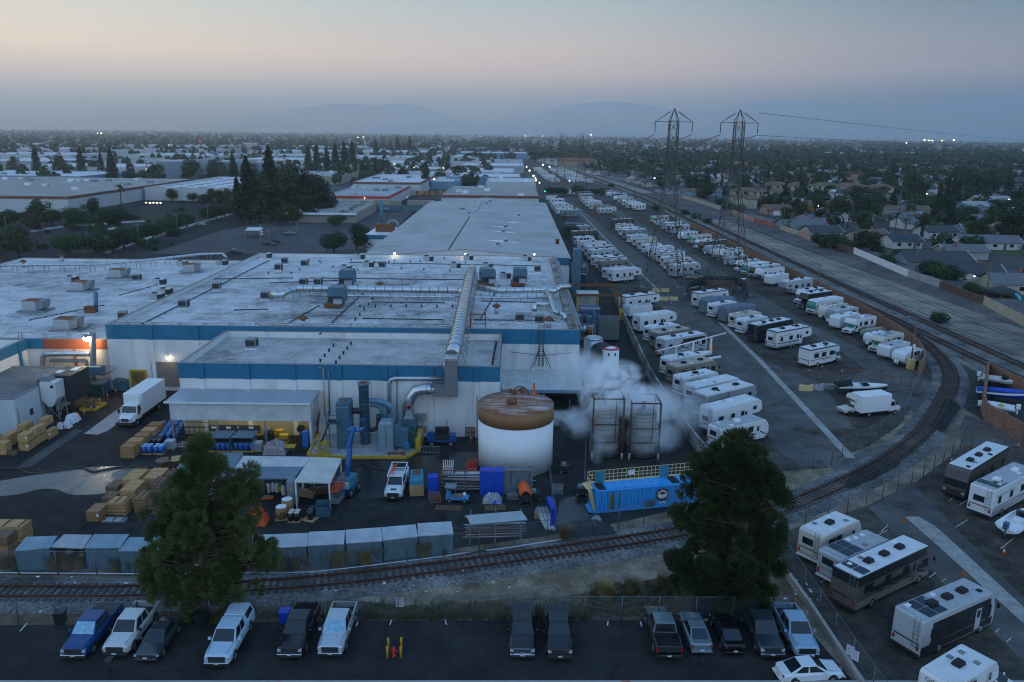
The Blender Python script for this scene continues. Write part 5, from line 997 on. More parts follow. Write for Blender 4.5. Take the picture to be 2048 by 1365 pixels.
def cone(px,py,lb,tall=False,g=None,z=0):
 t=Z1('traffic_cone',lb,'cone',P3(px,py,z),0,g);b=MB();b.box(-.2,-.2,0,.2,.2,.05);b.Z0('base',BLACK,t);b=MB()
 b.lathe([(.1,.05),(.07,.95),(.05,1.05)]if tall else[(.16,.05),(.03,.7)],(0,0,0),12);b.Z0('cone_body',ORANGE,t);b=MB();b.lathe([(.085,.72),(.08,.86)]if tall else[(.11,.38),(.08,.5)],(0,0,0),12);b.Z0('reflective_collar',WHITE,t)
for k,(x,y)in enumerate(((158,841),(169,834),(184,826),(200,810),(216,801),(128,861),(233,791),(226,775))):cone(x,y,['orange channelizer post nearest the bulk bags in the line','second orange channelizer post from the bulk bags','third orange channelizer post beside the yellow frame','fourth orange channelizer post beyond the yellow frame','fifth orange channelizer post toward the roller door','orange channelizer post in front of the white bulk bags','orange post beside the green bins','far orange post against the rusty wall'][k],True,'orange channelizers along the ramp')
for x,y,lb in((1683,846-99,'orange cone close to the white motorhome rear corner'),(1644,738,'orange cone beside the white motorhome wheels'),(1782,807,'orange cone left behind the box truck van'),(1798,816,'orange cone right behind the box truck van'),(2007,1110,'orange cone beside the drain strip at right'),(2036,896,'orange cone under the rolling gate'),(1281,597,'orange cone by the pylon barriers'),(1618,746,'orange cone behind the white motorhome'),(1902,926,'small orange cone in front of the black motorhome'),(1388,628,'orange cone on the storage lane'),(943-600+1000,610,'second orange cone on the storage lane'),(942,888,'orange post beside the blue pump')):cone(x,y,lb,'post' in lb,'orange cones')
# mid-yard roofs
def Z3(name,label,pts,hs,m,posts=True,th=.12,wallm=None,wallside=None,cat='shelter'):
 """pts: pixel corners (front-left, front-right, back-right, back-left) with heights"""
 L=[Vector((*P(x,y,z),z))for(x,y),z in zip(pts,hs)];o=Vector((L[0].x,L[0].y,0));L=[v-o for v in L]
 t=Z1(name,label,cat,o);b=MB();b.poly(L);b.poly([v-Vector((0,0,th))for v in reversed(L)])
 for i in range(4):a,c=L[i],L[(i+1)%4];d=Vector((0,0,th));b.poly([a-d,c-d,c,a])
 b.Z0('shelter_roof',m,t)
 if posts:
  for v in L:q=MB();q.box(v.x-.07+.15*(-1 if v.x>1 else 1),v.y-.07,0,v.x+.07+.15*(-1 if v.x>1 else 1),v.y+.07,v.z-th);q.Z0('post',WHITE if 'cream' in label else GREY,t)
 if wallm:
  for i in wallside:a,c=L[i],L[(i+1)%4];q=MB();q.poly([(a.x,a.y,0),(c.x,c.y,0),(c.x,c.y,c.z-th),(a.x,a.y,a.z-th)]);q.Z0('wall',wallm,t)
 return t
Z3('hut','white hut with slate-grey roof behind the left pine',[(340,952),(456,958),(486,905),(376,908)],[2.9,2.9,3.,3.],mat('slate_roof',(.13,.18,.22),.6,.1,.12,.5),False,.15,CORRW,(0,1,2,3),'hut')
Z3('yard_shelter','cream ribbed shelter roof behind the slate shelter',[(468,936),(607,934),(622,914),(488,912)],[3.,3.,3.2,3.2],CORRC)
Z3('yard_shelter','slate-coloured shelter roof between the pine and cream awning',[(470,958),(588,957),(606,934),(505,933)],[3.,3.,3.05,3.05],CORRB)
Z3('yard_shelter','cream awning beside the blue boom lift',[(588,964),(661,966),(684,917),(622,914)],[3.,3.,3.4,3.4],corr('cream_awning',(.5,.49,.45),1,.4,.6,0,bump=.3))
b=MB();b.lathe([(.1,0),(.55,.15),(.62,.4),(.62,2.6),(.45,2.95),(.1,3.05)],(0,0,0),24);t=Z1('gas_tank','upright grey gas tank with yellow sticker under the shelter edge','tank',P3(587,1010));b.Z0('shell',mat('tank_grey',(.16,.19,.21),.5),t);b=MB();b.box(-.12,-.66,2.,.1,-.6,2.25);b.Z0('yellow_sticker',YEL,t)
for i,(px,py,lb,m,sz)in enumerate([(520,985,'dark machine under the slate shelter',DARK,(1.6,1,1.2)),(545,985,'white drum cluster under the slate shelter',WHITE,(.9,.8,1.1)),(535,1000,'orange pallet jack beside the pine',ORANGE,(1.2,.5,.5)),(610,990,'timber pile under the cream awning',WOOD,(2.2,1.6,.9)),(640,985,'brown board stack under the cream awning',OLDWOOD,(2,1.4,1.)),(562,985,'yellow bin under the slate shelter',YEL,(.5,.5,1.1)),(575,990,'white gas bottle under the slate shelter',WHITE,(.4,.4,1.2))]):
 t=Z1(['machine','drum_cluster','pallet_jack','timber_pile','board_stack','bin','gas_bottle'][i],lb,['machine','drums','pallet jack','timber','boards','bin','bottle'][i],P3(px,py),rnd.uniform(-.3,.3));w_,d_,h_=sz
 if 'timber' in lb or 'board' in lb:
  for k in range(7):b=MB();b.cbox((rnd.uniform(-.2,.2),(k%3-1)*.4,.12+.25*(k//3)),(w_,.35,.2),0,rnd.uniform(-.08,.08));b.Z0('board',m,t)
 elif 'drum' in lb or 'bottle' in lb:
  for k in range(3 if 'drum' in lb else 1):b=MB();b.lathe([(.2,0),(.22,.1),(.22,h_*.8),(.08,h_)],(k*.45-.4,0.2*(k%2),0),12);b.Z0('shell',m,t)
 else:b=MB();b.box(-w_/2,-d_/2,.15,w_/2,d_/2,h_*.7);b.Z0('body',m,t);b=MB();b.box(-w_/4,-d_/3,h_*.7,w_/4,d_/3,h_);b.Z0('upper_body',GREY,t);b=MB();b.box(-w_/2.2,-d_/2.2,0,w_/2.2,d_/2.2,.15);b.Z0('base',BLACK,t)
for k,(px,py,h_)in enumerate(((565,1026,1.55),(553,1037,1.3))):
 t=Z1('cardboard_bin',['taller octagonal cardboard bin behind the H-marked one','octagonal cardboard bin marked with an H'][k],'box',P3(px+11,py),.2);b=MB();b.lathe([(.6,.12),(.6,h_)],(0,0,0),8);b.Z0('carton',CARD,t);b=MB();b.lathe([(.52,h_),(.52,h_+.03)],(0,0,0),16);b.Z0('white_liner',WHITE,t);b=MB();b.box(-.6,-.6,0,.6,.6,.12);b.Z0('pallet_base',WOOD,t)
 if k:b=MB();text_mb(b,'H',.7,Matrix.Translation((.1,-.585,.75))@Matrix.Rotation(math.pi/2,4,'X'));b.Z0('lettering',DARK,t)
t=Z1('wrapped_pallet','pallet of black pails wrapped in clear plastic beside the H-marked bin','pallet',P3(575,1046));b=MB();b.box(0,0,0,1.2,1.,.14);b.Z0('pallet_base',WOOD,t)
for k in range(4):b=MB();b.lathe([(.27,.15),(.27,1.0)],(.3+.6*(k%2),.25+.5*(k//2),0),12);b.Z0('pail',MATS['black_plastic'],t);b=MB();b.lathe([(.28,1.),(.28,1.05)],(.3+.6*(k%2),.25+.5*(k//2),0),12);b.Z0('pail_lid',mat('cream_lid',(.55,.5,.4),.5),t)
put(d2,1,P3(621,1038,.03),'black drum standing on a plywood sheet','drums on plywood');put(d2,1,P3(624,1031,.03),'black drum just behind the one on plywood','drums on plywood')
t=Z1('plywood_sheet','square plywood sheet under the two black drums','board',P3(606,1038));b=MB();b.box(0,-.4,.0,1.4,.9,.025);t.rotation_euler[2]=-.35;b.Z0('sheet',PLY,t)
t=Z1('tipping_bin','open blue-grey tipping bin behind the drums','bin',P3(632,1036),.15);b=MB();b.box(0,0,.1,1.4,.06,1.1);b.box(0,1.3,.1,1.4,1.36,1.3);b.box(0,.06,.1,.06,1.3,1.2);b.box(1.34,.06,.1,1.4,1.3,1.2);b.Z0('bin_wall',MACH,t);b=MB();b.box(0,0,0,1.4,1.36,.09);b.Z0('bin_floor',MACH,t)
# lifts and dust collector
def wheel(mb_t,x,y,r=.35,w_=.25,t=None,rim=STEEL,nm='wheel'):
 b=MB();b.cyl((x,y-w_/2,r),(x,y+w_/2,r),r,n=18);o=b.Z0(nm,BLACK,t);c=MB();c.cyl((x,y-w_/2-.012,r),(x,y+w_/2+.012,r),r*.58,n=14);c.Z0('rim',rim,o);return o
LB=Z16('lift_blue',(.004,.08,.26),.4)
t=Z1('boom_lift','blue boom lift with raised folded arm','lift',P3(694,985),1.3);b=MB();b.box(-1.2,-.9,.5,1.2,.9,.95);b.Z0('chassis',LB,t)
for x in(-.9,.9):
 for y in(-.85,.85):wheel(None,x,y,.45,.3,t)
b=MB();b.box(-.9,-.8,.96,1.1,.8,1.9);b.Z0('turret',mat('lift_teal',(.05,.2,.24),.5),t);b=MB();b.box(-1.3,-.8,1.,-.92,.8,1.7);b.Z0('counterweight',mat('lift_pale',(.35,.45,.5),.5),t)
b=MB();b.bar((.2,0,1.8),(1.1,0,5.),.4,.5);b.bar((.9,.1,4.8),(2.5,.1,6.6),.3,.4);b.Z0('boom',LB,t);b=MB();b.box(2.2,-.7,6.2,3.4,.9,6.35)
for x in(2.2,3.4):
 for y in(-.7,.9):b.bar((x,y,6.2),(x,y,7.4),.06)
b.bar((2.2,-.7,7.4),(3.4,-.7,7.4),.06);b.bar((2.2,.9,7.4),(3.4,.9,7.4),.06);b.Z0('basket',LB,t)
t=Z1('scissor_lift','red-railed scissor lift beside the cream awning','lift',P3(675,1004),1.45);b=MB();b.box(-1.1,-.5,.25,1.1,.5,.6);b.Z0('chassis',GREY,t)
for x in(-.8,.8):
 for y in(-.45,.45):wheel(None,x,y,.25,.15,t)
b=MB()
for k in range(3):b.bar((-.9,-.35,.65+k*.28),(.9,-.35,.9+k*.28),.07);b.bar((.9,.35,.65+k*.28),(-.9,.35,.9+k*.28),.07)
b.Z0('scissor_arm',STEEL,t);b=MB();b.box(-1.15,-.5,1.55,1.15,.5,1.75);b.Z0('deck',mat('lift_red',(.5,.07,.03),.5),t);b=MB()
for x in(-1.15,0,1.15):
 for y in(-.5,.5):b.bar((x,y,1.75),(x,y,2.85),.05)
for z in(2.3,2.85):
 for y in(-.5,.5):b.bar((-1.15,y,z),(1.15,y,z),.05)
 b.bar((-1.15,-.5,z),(-1.15,.5,z),.05)
b.Z0('guard_rail',MATS['lift_red'],t)
t=Z1('dust_collector','white dust collector on braced legs beside the workshop','machine',P3(110,836));b=MB();b.box(-.9,-.9,3.,1.2,1.1,5.3);b.prism([(-.9,3.),(1.2,3.),(.4,1.9),(-.1,1.9)],-.9,1.1);b.Z0('hopper',mat('collector_white',(.55,.57,.58),.5,0,.06,1),t)
for x in(-.85,1.15):
 for y in(-.85,1.05):c=MB();c.bar((x,y,0),(x,y,3.1),.12);c.Z0('leg',STEEL,t)
b=MB();b.bar((-.85,-.85,.3),(1.15,-.85,2.8),.06);b.bar((1.15,-.85,.3),(-.85,-.85,2.8),.06);b.bar((1.15,-.85,.3),(1.15,1.05,2.8),.06);b.bar((1.15,1.05,.3),(1.15,-.85,2.8),.06);b.Z0('brace',STEEL,t)
b=MB();b.prism([(-.9,5.3),(.4,5.3),(.1,6.),(-1.1,6.)],-.6,.8);b.Z0('hood',GREY,t);b=MB();b.tube(Z2([(-.9,0,5.7),(-1.5,0,5.5),(-1.8,0,4.8),(-1.9,-.2,3.),(-1.9,-.3,.6)],4),.45,12);b.Z0('flexible_duct',GREY,t);b=MB();b.cyl((.7,-.92,4.7),(.7,-1.,4.7),.22,n=12);b.Z0('port',DARK,t);b=MB();b.box(-2.9,-.9,0,-2.1,0,2.6);b.Z0('side_box',MACH,t)
t=Z1('fan_coil_bank','big black box unit on stilts behind the dust collector','machine',P3(141,822));b=MB();b.box(-1.5,-1.6,1.9,1.6,3.,5.6);b.Z0('casing',mat('black_casing',(.02,.025,.03),.6),t)
for x in(-1.3,1.4):
 for y in(-1.4,2.8):c=MB();c.box(x-.1,y-.1,0,x+.1,y+.1,1.9);c.Z0('leg',DARK,t)
b=MB();b.box(-1.1,-.6,5.6,-.3,.6,5.75);b.box(.3,.6,5.6,1.2,2.2,5.75);b.Z0('top_vent',WHITE,t)
t=Z1('spill_tray','yellow framed spill tray beside the channelizer posts','tray',P3(160,823));b=MB()
for p,q in(((0,0),(2.2,0)),((2.2,0),(2.4,2.6)),((2.4,2.6),(.2,2.6)),((.2,2.6),(0,0))):b.bar((*p,.25),(*q,.25),.12,.4)
b.Z0('tray_wall',YEL,t);b=MB();b.box(.3,.3,.05,2.1,2.3,.12);b.Z0('tray_floor',DARK,t);b=MB();b.box(.5,1,.13,1.2,1.8,1.2);b.Z0('small_pump',OLDWOOD,t)
for k,(px,py,lb,m)in enumerate([(190,788,'green wire bin full of cans by the rusty wall',mat('green_bin',(.01,.1,.06),.6)),(203,786,'dark teal cabinet beside the green wire bin',MACH),(245,781,'blue-grey waste cart with brown bags by the lit doorway',MACH)]):
 t=Z1('yard_bin',lb,'bin',P3(px,py));b=MB();b.box(-1,-.6,.1,1,.6,1.7,0,-.05,-.05);b.Z0('bin_body',m,t);b=MB();b.box(-1,-.6,0,1,.6,.1);b.Z0('base',DARK,t);b=MB()
 for q in range(4):b.cbox((rnd.uniform(-.6,.6),rnd.uniform(-.3,.3),1.75),(.5,.4,.3),0,rnd.random()*3)
 b.Z0('contents',CARD if k==2 else m,t)
t=Z1('overhead_pipework','silver and grey pipes running along the rusty wall over the workshop','pipes',(0,0,0))
for pts,r,m in[(((86,740),(86,715),(100,708),(165,708),(180,708)),.4,DUCT),(((100,722),(165,722),(173,726),(176,748)),.25,GREY),(((168,758),(168,742),(178,737),(198,737)),.2,GREY),(((187,760),(186,700),(185,665)),.42,GREY),(((200,732),(225,732),(230,738),(205,752)),.08,GREY)]:
 L=[(PY(x,y,112.4)[0],112.4,PY(x,y,112.4)[1])for x,y in pts];b=MB();b.tube(Z2(L,2),r,10);b.Z0('pipe_run',m,t)
b=MB();x,z=PY(193,740,112);b.box(x-.9,111.2,z-.6,x+1.,112.6,z+.6);b.Z0('junction_box',MACH,t);b=MB();b.box(x-1.6,111,z-2.,x+1.2,113.5,z-1.8)
for xx in(x-1.5,x+1.1):b.bar((xx,111.1,0),(xx,111.1,z-1.8),.1)
b.Z0('pipe_stand',GREY,t)
# sheds along the spur
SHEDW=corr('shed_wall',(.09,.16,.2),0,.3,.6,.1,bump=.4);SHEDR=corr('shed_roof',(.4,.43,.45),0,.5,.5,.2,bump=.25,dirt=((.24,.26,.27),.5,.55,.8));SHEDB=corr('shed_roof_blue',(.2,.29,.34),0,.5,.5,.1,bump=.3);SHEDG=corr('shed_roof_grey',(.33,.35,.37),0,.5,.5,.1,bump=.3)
def shed(label,fl,fr,yw,br,bl,rm,hf=2.15,hb=2.55,opened=False,door=False):
 """roof corners in px: front-left, front-right, back-right, back-left"""
 L=[Vector((*P(*fl,hf),hf)),Vector((*P(*fr,hf),hf)),Vector((*P(*br,hb),hb)),Vector((*P(*bl,hb),hb))];o=Vector((L[0].x,L[0].y,0));L=[v-o for v in L]
 t=Z1('storage_shed',label,'shed',o,0,'grey storage sheds along the spur');b=MB();c=(L[0]+L[1]+L[2]+L[3])/4;R_=[c+(v-c)*1.0 for v in L];b.poly(R_);b.poly([v-Vector((0,0,.08))for v in reversed(R_)])
 for i in range(4):a,e=R_[i],R_[(i+1)%4];d=Vector((0,0,.08));b.poly([a-d,e-d,e,a])
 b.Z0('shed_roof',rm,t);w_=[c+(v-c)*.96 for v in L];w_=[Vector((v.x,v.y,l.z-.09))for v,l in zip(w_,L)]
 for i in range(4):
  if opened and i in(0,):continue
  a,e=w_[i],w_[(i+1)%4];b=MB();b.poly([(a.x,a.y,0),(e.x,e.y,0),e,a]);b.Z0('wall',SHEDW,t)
 if opened:
  for k in range(9):b=MB();b.cbox((w_[0].x+.4+k*.35,w_[0].y+.5+rnd.uniform(-.1,.3),.5+.35*(k%4)),(.5,.6,.3),0,rnd.uniform(-.4,.4));b.Z0('stored_junk',rnd.choice([OLDWOOD,GREY,CARD]),t)
 return t
shed('blue-grey storage shed at the left end of the shed row',(28,1103),(99,1096),1135,(115,1072),(52,1074),SHEDB)
shed('open-fronted storage shed with grey roof and junk inside',(100,1094),(166,1097),1130,(184,1070),(128,1069),SHEDG,opened=True)
shed('storage shed with blue roof and small pink sign',(168,1096),(240,1096),1130,(258,1069),(188,1069),SHEDB)
shed('storage shed partly hidden by the left pine',(236,1102),(330,1102),1122,(335,1074),(259,1075),SHEDB)
R6=[((486,1097),(546,1096),(548,1069),(486,1070)),((545,1096),(613,1093),(617,1066),(547,1069)),((614,1092),(688,1088),(690,1061),(618,1064)),((692,1087),(765,1082),(762,1055),(691,1060)),((766,1081),(836,1073),(831,1049),(763,1055)),((836,1072),(907,1069),(903,1043),(835,1047))]
for k,q in enumerate(R6):shed(['white-roofed shed emerging right behind the left pine','second white-roofed shed from the pine','third white-roofed shed from the pine','fourth white-roofed shed from the pine','fifth white-roofed shed with small pink sign','last white-roofed shed of the row beside the lumber rack'][k],q[0],q[1],0,q[2],q[3],SHEDR)
for px,py,lb in((192,1107,'on the blue-roofed shed wall'),(788,1086,'on the fifth white-roofed shed')):
 b=MB();p=P(px,py+9,1.);b.box(p[0]-.25,p[1]-.12,1.2,p[0]+.25,p[1]-.08,1.6);tag(b.Z0('warning_sign',mat('pink_sign',(.6,.45,.48),.6)),'small pink warning sign '+lb,'sign')
t=Z1('lumber_rack','roofed steel lumber rack full of pipes beside the last shed','rack',P3(940,1090));L=[Vector((*P(x,y,2.9),2.9))for x,y in((942,1050),(1055,1040),(1043,1022),(932,1031))];o=t.location;b=MB();L=[v-o for v in L];b.poly(L);b.poly([v-Vector((0,0,.1))for v in reversed(L)]);b.Z0('rack_roof',corr('rack_roof',(.34,.38,.39),0,.4,.5,.1,bump=.3,dirt=((.2,.21,.2),.6,.6,.8)),t)
b=MB()
for x in(0,2.4,4.8):
 b=MB()
 for y in(0,1.6):b.bar((x,y+x*.09,0),(x,y+x*.09,2.8),.1)
 for z in(.6,1.3,2.1):b.bar((x,0+x*.09,z),(x,1.6+x*.09,z),.08)
 b.Z0('rack_frame',STEEL,t)
for k in range(26):
 z=(.7,1.4,2.2)[k%3];y=rnd.uniform(.0,1.4);b=MB();b.cyl((-.4+rnd.uniform(-.3,.3),y,z+rnd.uniform(0,.2)),(5.1+rnd.uniform(-.6,.3),y+.45,z+rnd.uniform(0,.2)),.06,n=6);b.Z0('stored_pipe',rnd.choice([STEEL,GREY,OLDWOOD,RUST,GREY]),t)
t=Z1('pipe_rack','long rack of pipes with blue and grey tarps in front of the big tank','rack',P3(880,1000));b=MB()
for x in(0,2.6,5.2,7.6,9.6):
 b.bar((x,1.5,0),(x,1.5,2.7),.1);b.bar((x,3,0),(x,3,2.7),.1)
b.bar((0,1.5,2.7),(9.8,1.5,2.7),.08);b.Z0('rack_frame',RUST,t)
for k in range(24):z=(.5,1.1,1.7)[k%3];y=rnd.uniform(1.4,3.2);b=MB();b.cyl((rnd.uniform(-.3,1),y,z+rnd.uniform(0,.2)),(rnd.uniform(8,10.4),y+rnd.uniform(-.2,.2),z+rnd.uniform(0,.2)),.06,n=6);b.Z0('stored_pipe',rnd.choice([STEEL,GREY,STEEL,DARK]),t)
b=MB()
for k in range(3):b.cbox((2+k*1.4,3.6,1.+.1*k),(1.35,1.9,.08),0,0,.25)
b.Z0('grey_board',mat('board_grey',(.4,.4,.38),.8),t)
def drape(lb,px,py,w_,d_,h_,m,rz=0,seed=0,z0=0):
 rr=random.Random(seed);n=14;b=MB();rows=[]
 prof=[(-d_/2-.1,0),(-d_/2-.03,h_*.5),(-d_/2*.9,h_),(0,h_*1.02),(d_/2*.9,h_),(d_/2,h_*.4)]
 for i in range(n):
  x=(i/(n-1)-.5)*w_;rows.append([(x+rr.uniform(-.04,.04),y+rr.uniform(-.07,.07),max(.03,z+rr.uniform(-.06,.04)))for y,z in prof])
 for i in range(n-1):
  for j in range(len(prof)-1):b.poly([rows[i][j],rows[i+1][j],rows[i+1][j+1],rows[i][j+1]],0,i%2==0)
 o=b.Z0('draped_tarp',m);o.location=P3(px,py,z0);o.rotation_euler[2]=rz;return tag(o,lb,'tarp')
drape('bright blue tarp hung over the pipe rack in front of the tank',984,985,2.6,1.5,2.7,BLUET,0,1);drape('folded grey tarp draped over the pipe rack right of the blue tarp',1035,984,3.2,1.4,2.6,mat('grey_tarp',(.11,.15,.17),.6,0,.2,3,bump=.4,bscale=5),0,2)
drape('upright bright blue tarp at the left end of the rack',867,996,1.1,1.3,2.6,BLUET,.1,3);drape('blue tarp hanging on the short fence beside the scaffold poles',1102,1045,.6,3.,2.2,BLUET,.1,4)
t=Z1('covered_crate','wooden crate under a teal cover right of the white work pickup','crate',P3(834,993),.12);b=MB();b.box(-.75,-.2,.1,.75,3.2,1.3);b.Z0('crate_box',WOOD,t);b=MB();b.box(-.8,-.1,1.1,.8,3.3,1.75,0,.12,.15);b.Z0('cover',TEAL,t);b=MB();b.box(-.4,1.8,1.76,.4,2.9,1.8);b.Z0('top_patch',RUST,t)
t=Z1('utility_cart','small light blue flatbed cart beside the leaning pallet','cart',P3(915,1003),-.05);b=MB();b.box(-1.2,-.5,.35,1.2,.5,.6);b.box(-1.2,-.5,.6,-.75,.5,.95);b.Z0('cart_body',mat('cart_blue',(.06,.26,.5),.5),t);b=MB();b.bar((-1.1,-.45,.9),(-1.1,-.45,1.7),.05);b.bar((-1.1,.45,.9),(-1.1,.45,1.7),.05);b.bar((-.2,-.45,.6),(-.2,-.45,1.7),.05);b.box(-1.3,-.55,1.7,-.1,.55,1.78);b.Z0('canopy',GREY,t)
for x in(-.8,.8):
 for y in(-.48,.48):wheel(None,x,y,.25,.14,t)
b=MB();b.lathe([(.15,.62),(.18,.98)],(.75,0,0),12);b.Z0('white_bucket',WHITE,t);b=MB();b.box(-.3,-.35,.62,.5,.35,.75);b.Z0('load',CARD,t)
t=Z1('barrier_stack','stack of orange barrier boards on a trolley in front of the tank','barriers',P3(1050,1005),.15);b=MB()
for k in range(9):b.cyl((-.6+.14*k,-.7,1.1+.5*math.sin(k*.35+.2)),(-.55+.13*k,1.,1.5+.5*math.sin(k*.35+.2)),.1,n=8)
b.Z0('barrier_board',ORANGE,t);b=MB();b.box(-.7,-.6,.3,.7,1,1.1);b.Z0('trolley',DARK,t)
for x in(-.6,.6):wheel(None,x,-.4,.22,.12,t)
t=Z1('scaffold_bundle','leaning bundle of silver scaffold poles by the blue fence tarp','scaffold',P3(1090,1060))
for k in range(14):b=MB();b.cyl((.1+k*.07,-.2-.02*k,.1+.1*(k%3)),(-.9+k*.1,2.7,.9+.1*(k%4)),.07,n=6);b.Z0('scaffold_pole',STEEL,t)
b=MB();b.box(-1,2.2,0,.6,2.4,.8);b.Z0('trestle',WOOD,t)
for k,(px,py,lb,m)in enumerate([(943,950,'pair of red stands left of the big tank',RED),(896,950,'white and red folded frames behind the rack',WHITE),(1070,1000,'small dark generator beside the barrier boards',DARK),(1115,990,'grey wire pallet cage behind the short fence',GREY),(1130,945,'dark trolley with junk right of the big tank',DARK),(1163,990,'dark mower-like machine left of the blue container',DARK),(1010,985,'stacked light blue boxes beside the big tank',mat('light_blue',(.1,.3,.5),.5)),(1028,1000,'stack of silver extrusions beside the barrier boards',STEEL)]):
 t=Z1(['stand','folded_frame','generator','pallet_cage','trolley','garden_machine','box_stack','extrusion_stack'][k],lb,['stand','frame','generator','cage','trolley','machine','boxes','metal'][k],P3(px,py));b=MB()
 if k in(0,1,3):
  for q in range(6):b.bar((q*.22-.6,0,0),(q*.22-.6+.1,.3,1.7 if k<2 else 1.2),.09)
  for z in(.3,1.):b.bar((-.6,.1,z),(.6,.1,z),.07)
  b.Z0('upright',m,t);c=MB();c.box(-.6,.3,0,.6,.8,.5);c.Z0('base',RED if k==1 else GREY,t)
 elif k in(6,7):
  for q in range(6):c=MB();c.cbox((rnd.uniform(-.1,.1),(q%2)*.4,.12+.2*(q//2)),(1.5,.35,.17));c.Z0('layer',m,t)
 else:b.box(-.6,-.4,.2,.6,.4,.9);b.Z0('body',m,t);c=MB();c.box(-.4,-.3,.9,.1,.3,1.2);c.Z0('engine',GREY,t);[wheel(None,x,y,.2,.1,t)for x in(-.5,.5)for y in(-.38,.38)]
t=Z1('trailer_pump','blue trailer-mounted pump engine against the white wall','pump',P3(884,889));b=MB();b.box(-1.8,-.7,.55,1.8,.7,.75);b.Z0('frame',LB,t);b=MB();b.box(-.9,-.55,.75,.9,.55,1.5);b.Z0('engine',DARK,t);b=MB();b.box(-.8,-.5,1.5,.9,.5,2.2);b.Z0('hood',BLACK,t);b=MB();b.cyl((-1.4,-.3,1.1),(-1.4,.4,1.1),.5,n=16);b.Z0('pump_volute',LB,t);b=MB();b.box(1.,-.6,.75,1.7,.6,1.4);b.Z0('fuel_tank',LB,t)
for x in(1.2,-1.2):
 for y in(-.8,.8):wheel(None,x,y,.38,.22,t)
b=MB();b.cyl((.6,.3,2.2),(.6,.3,3.1),.06,n=6);b.Z0('exhaust',RUST,t)
t=Z1('steel_barricade','low galvanised crowd barricade in front of the blue pump','barricade',P3(842,908));b=MB()
for k in range(9):b.bar((k*.28,0,.15),(k*.28,0,1.),.035)
b.bar((0,0,1.),(2.3,0,1.),.05);b.bar((0,0,.15),(2.3,0,.15),.05);b.Z0('barricade_frame',STEEL,t)
t=Z1('rusty_beam','rusty steel beam lying on the scrubber pad','beam',P3(775,910,.2));b=MB();b.bar((0,0,.25),(2.1,.1,.25),.2);b.Z0('beam',RUST,t);b=MB();b.box(.1,-.2,0,.3,.2,.15);b.box(1.8,-.2,0,2.2,.2,.15);b.Z0('support_block',OLDWOOD,t)
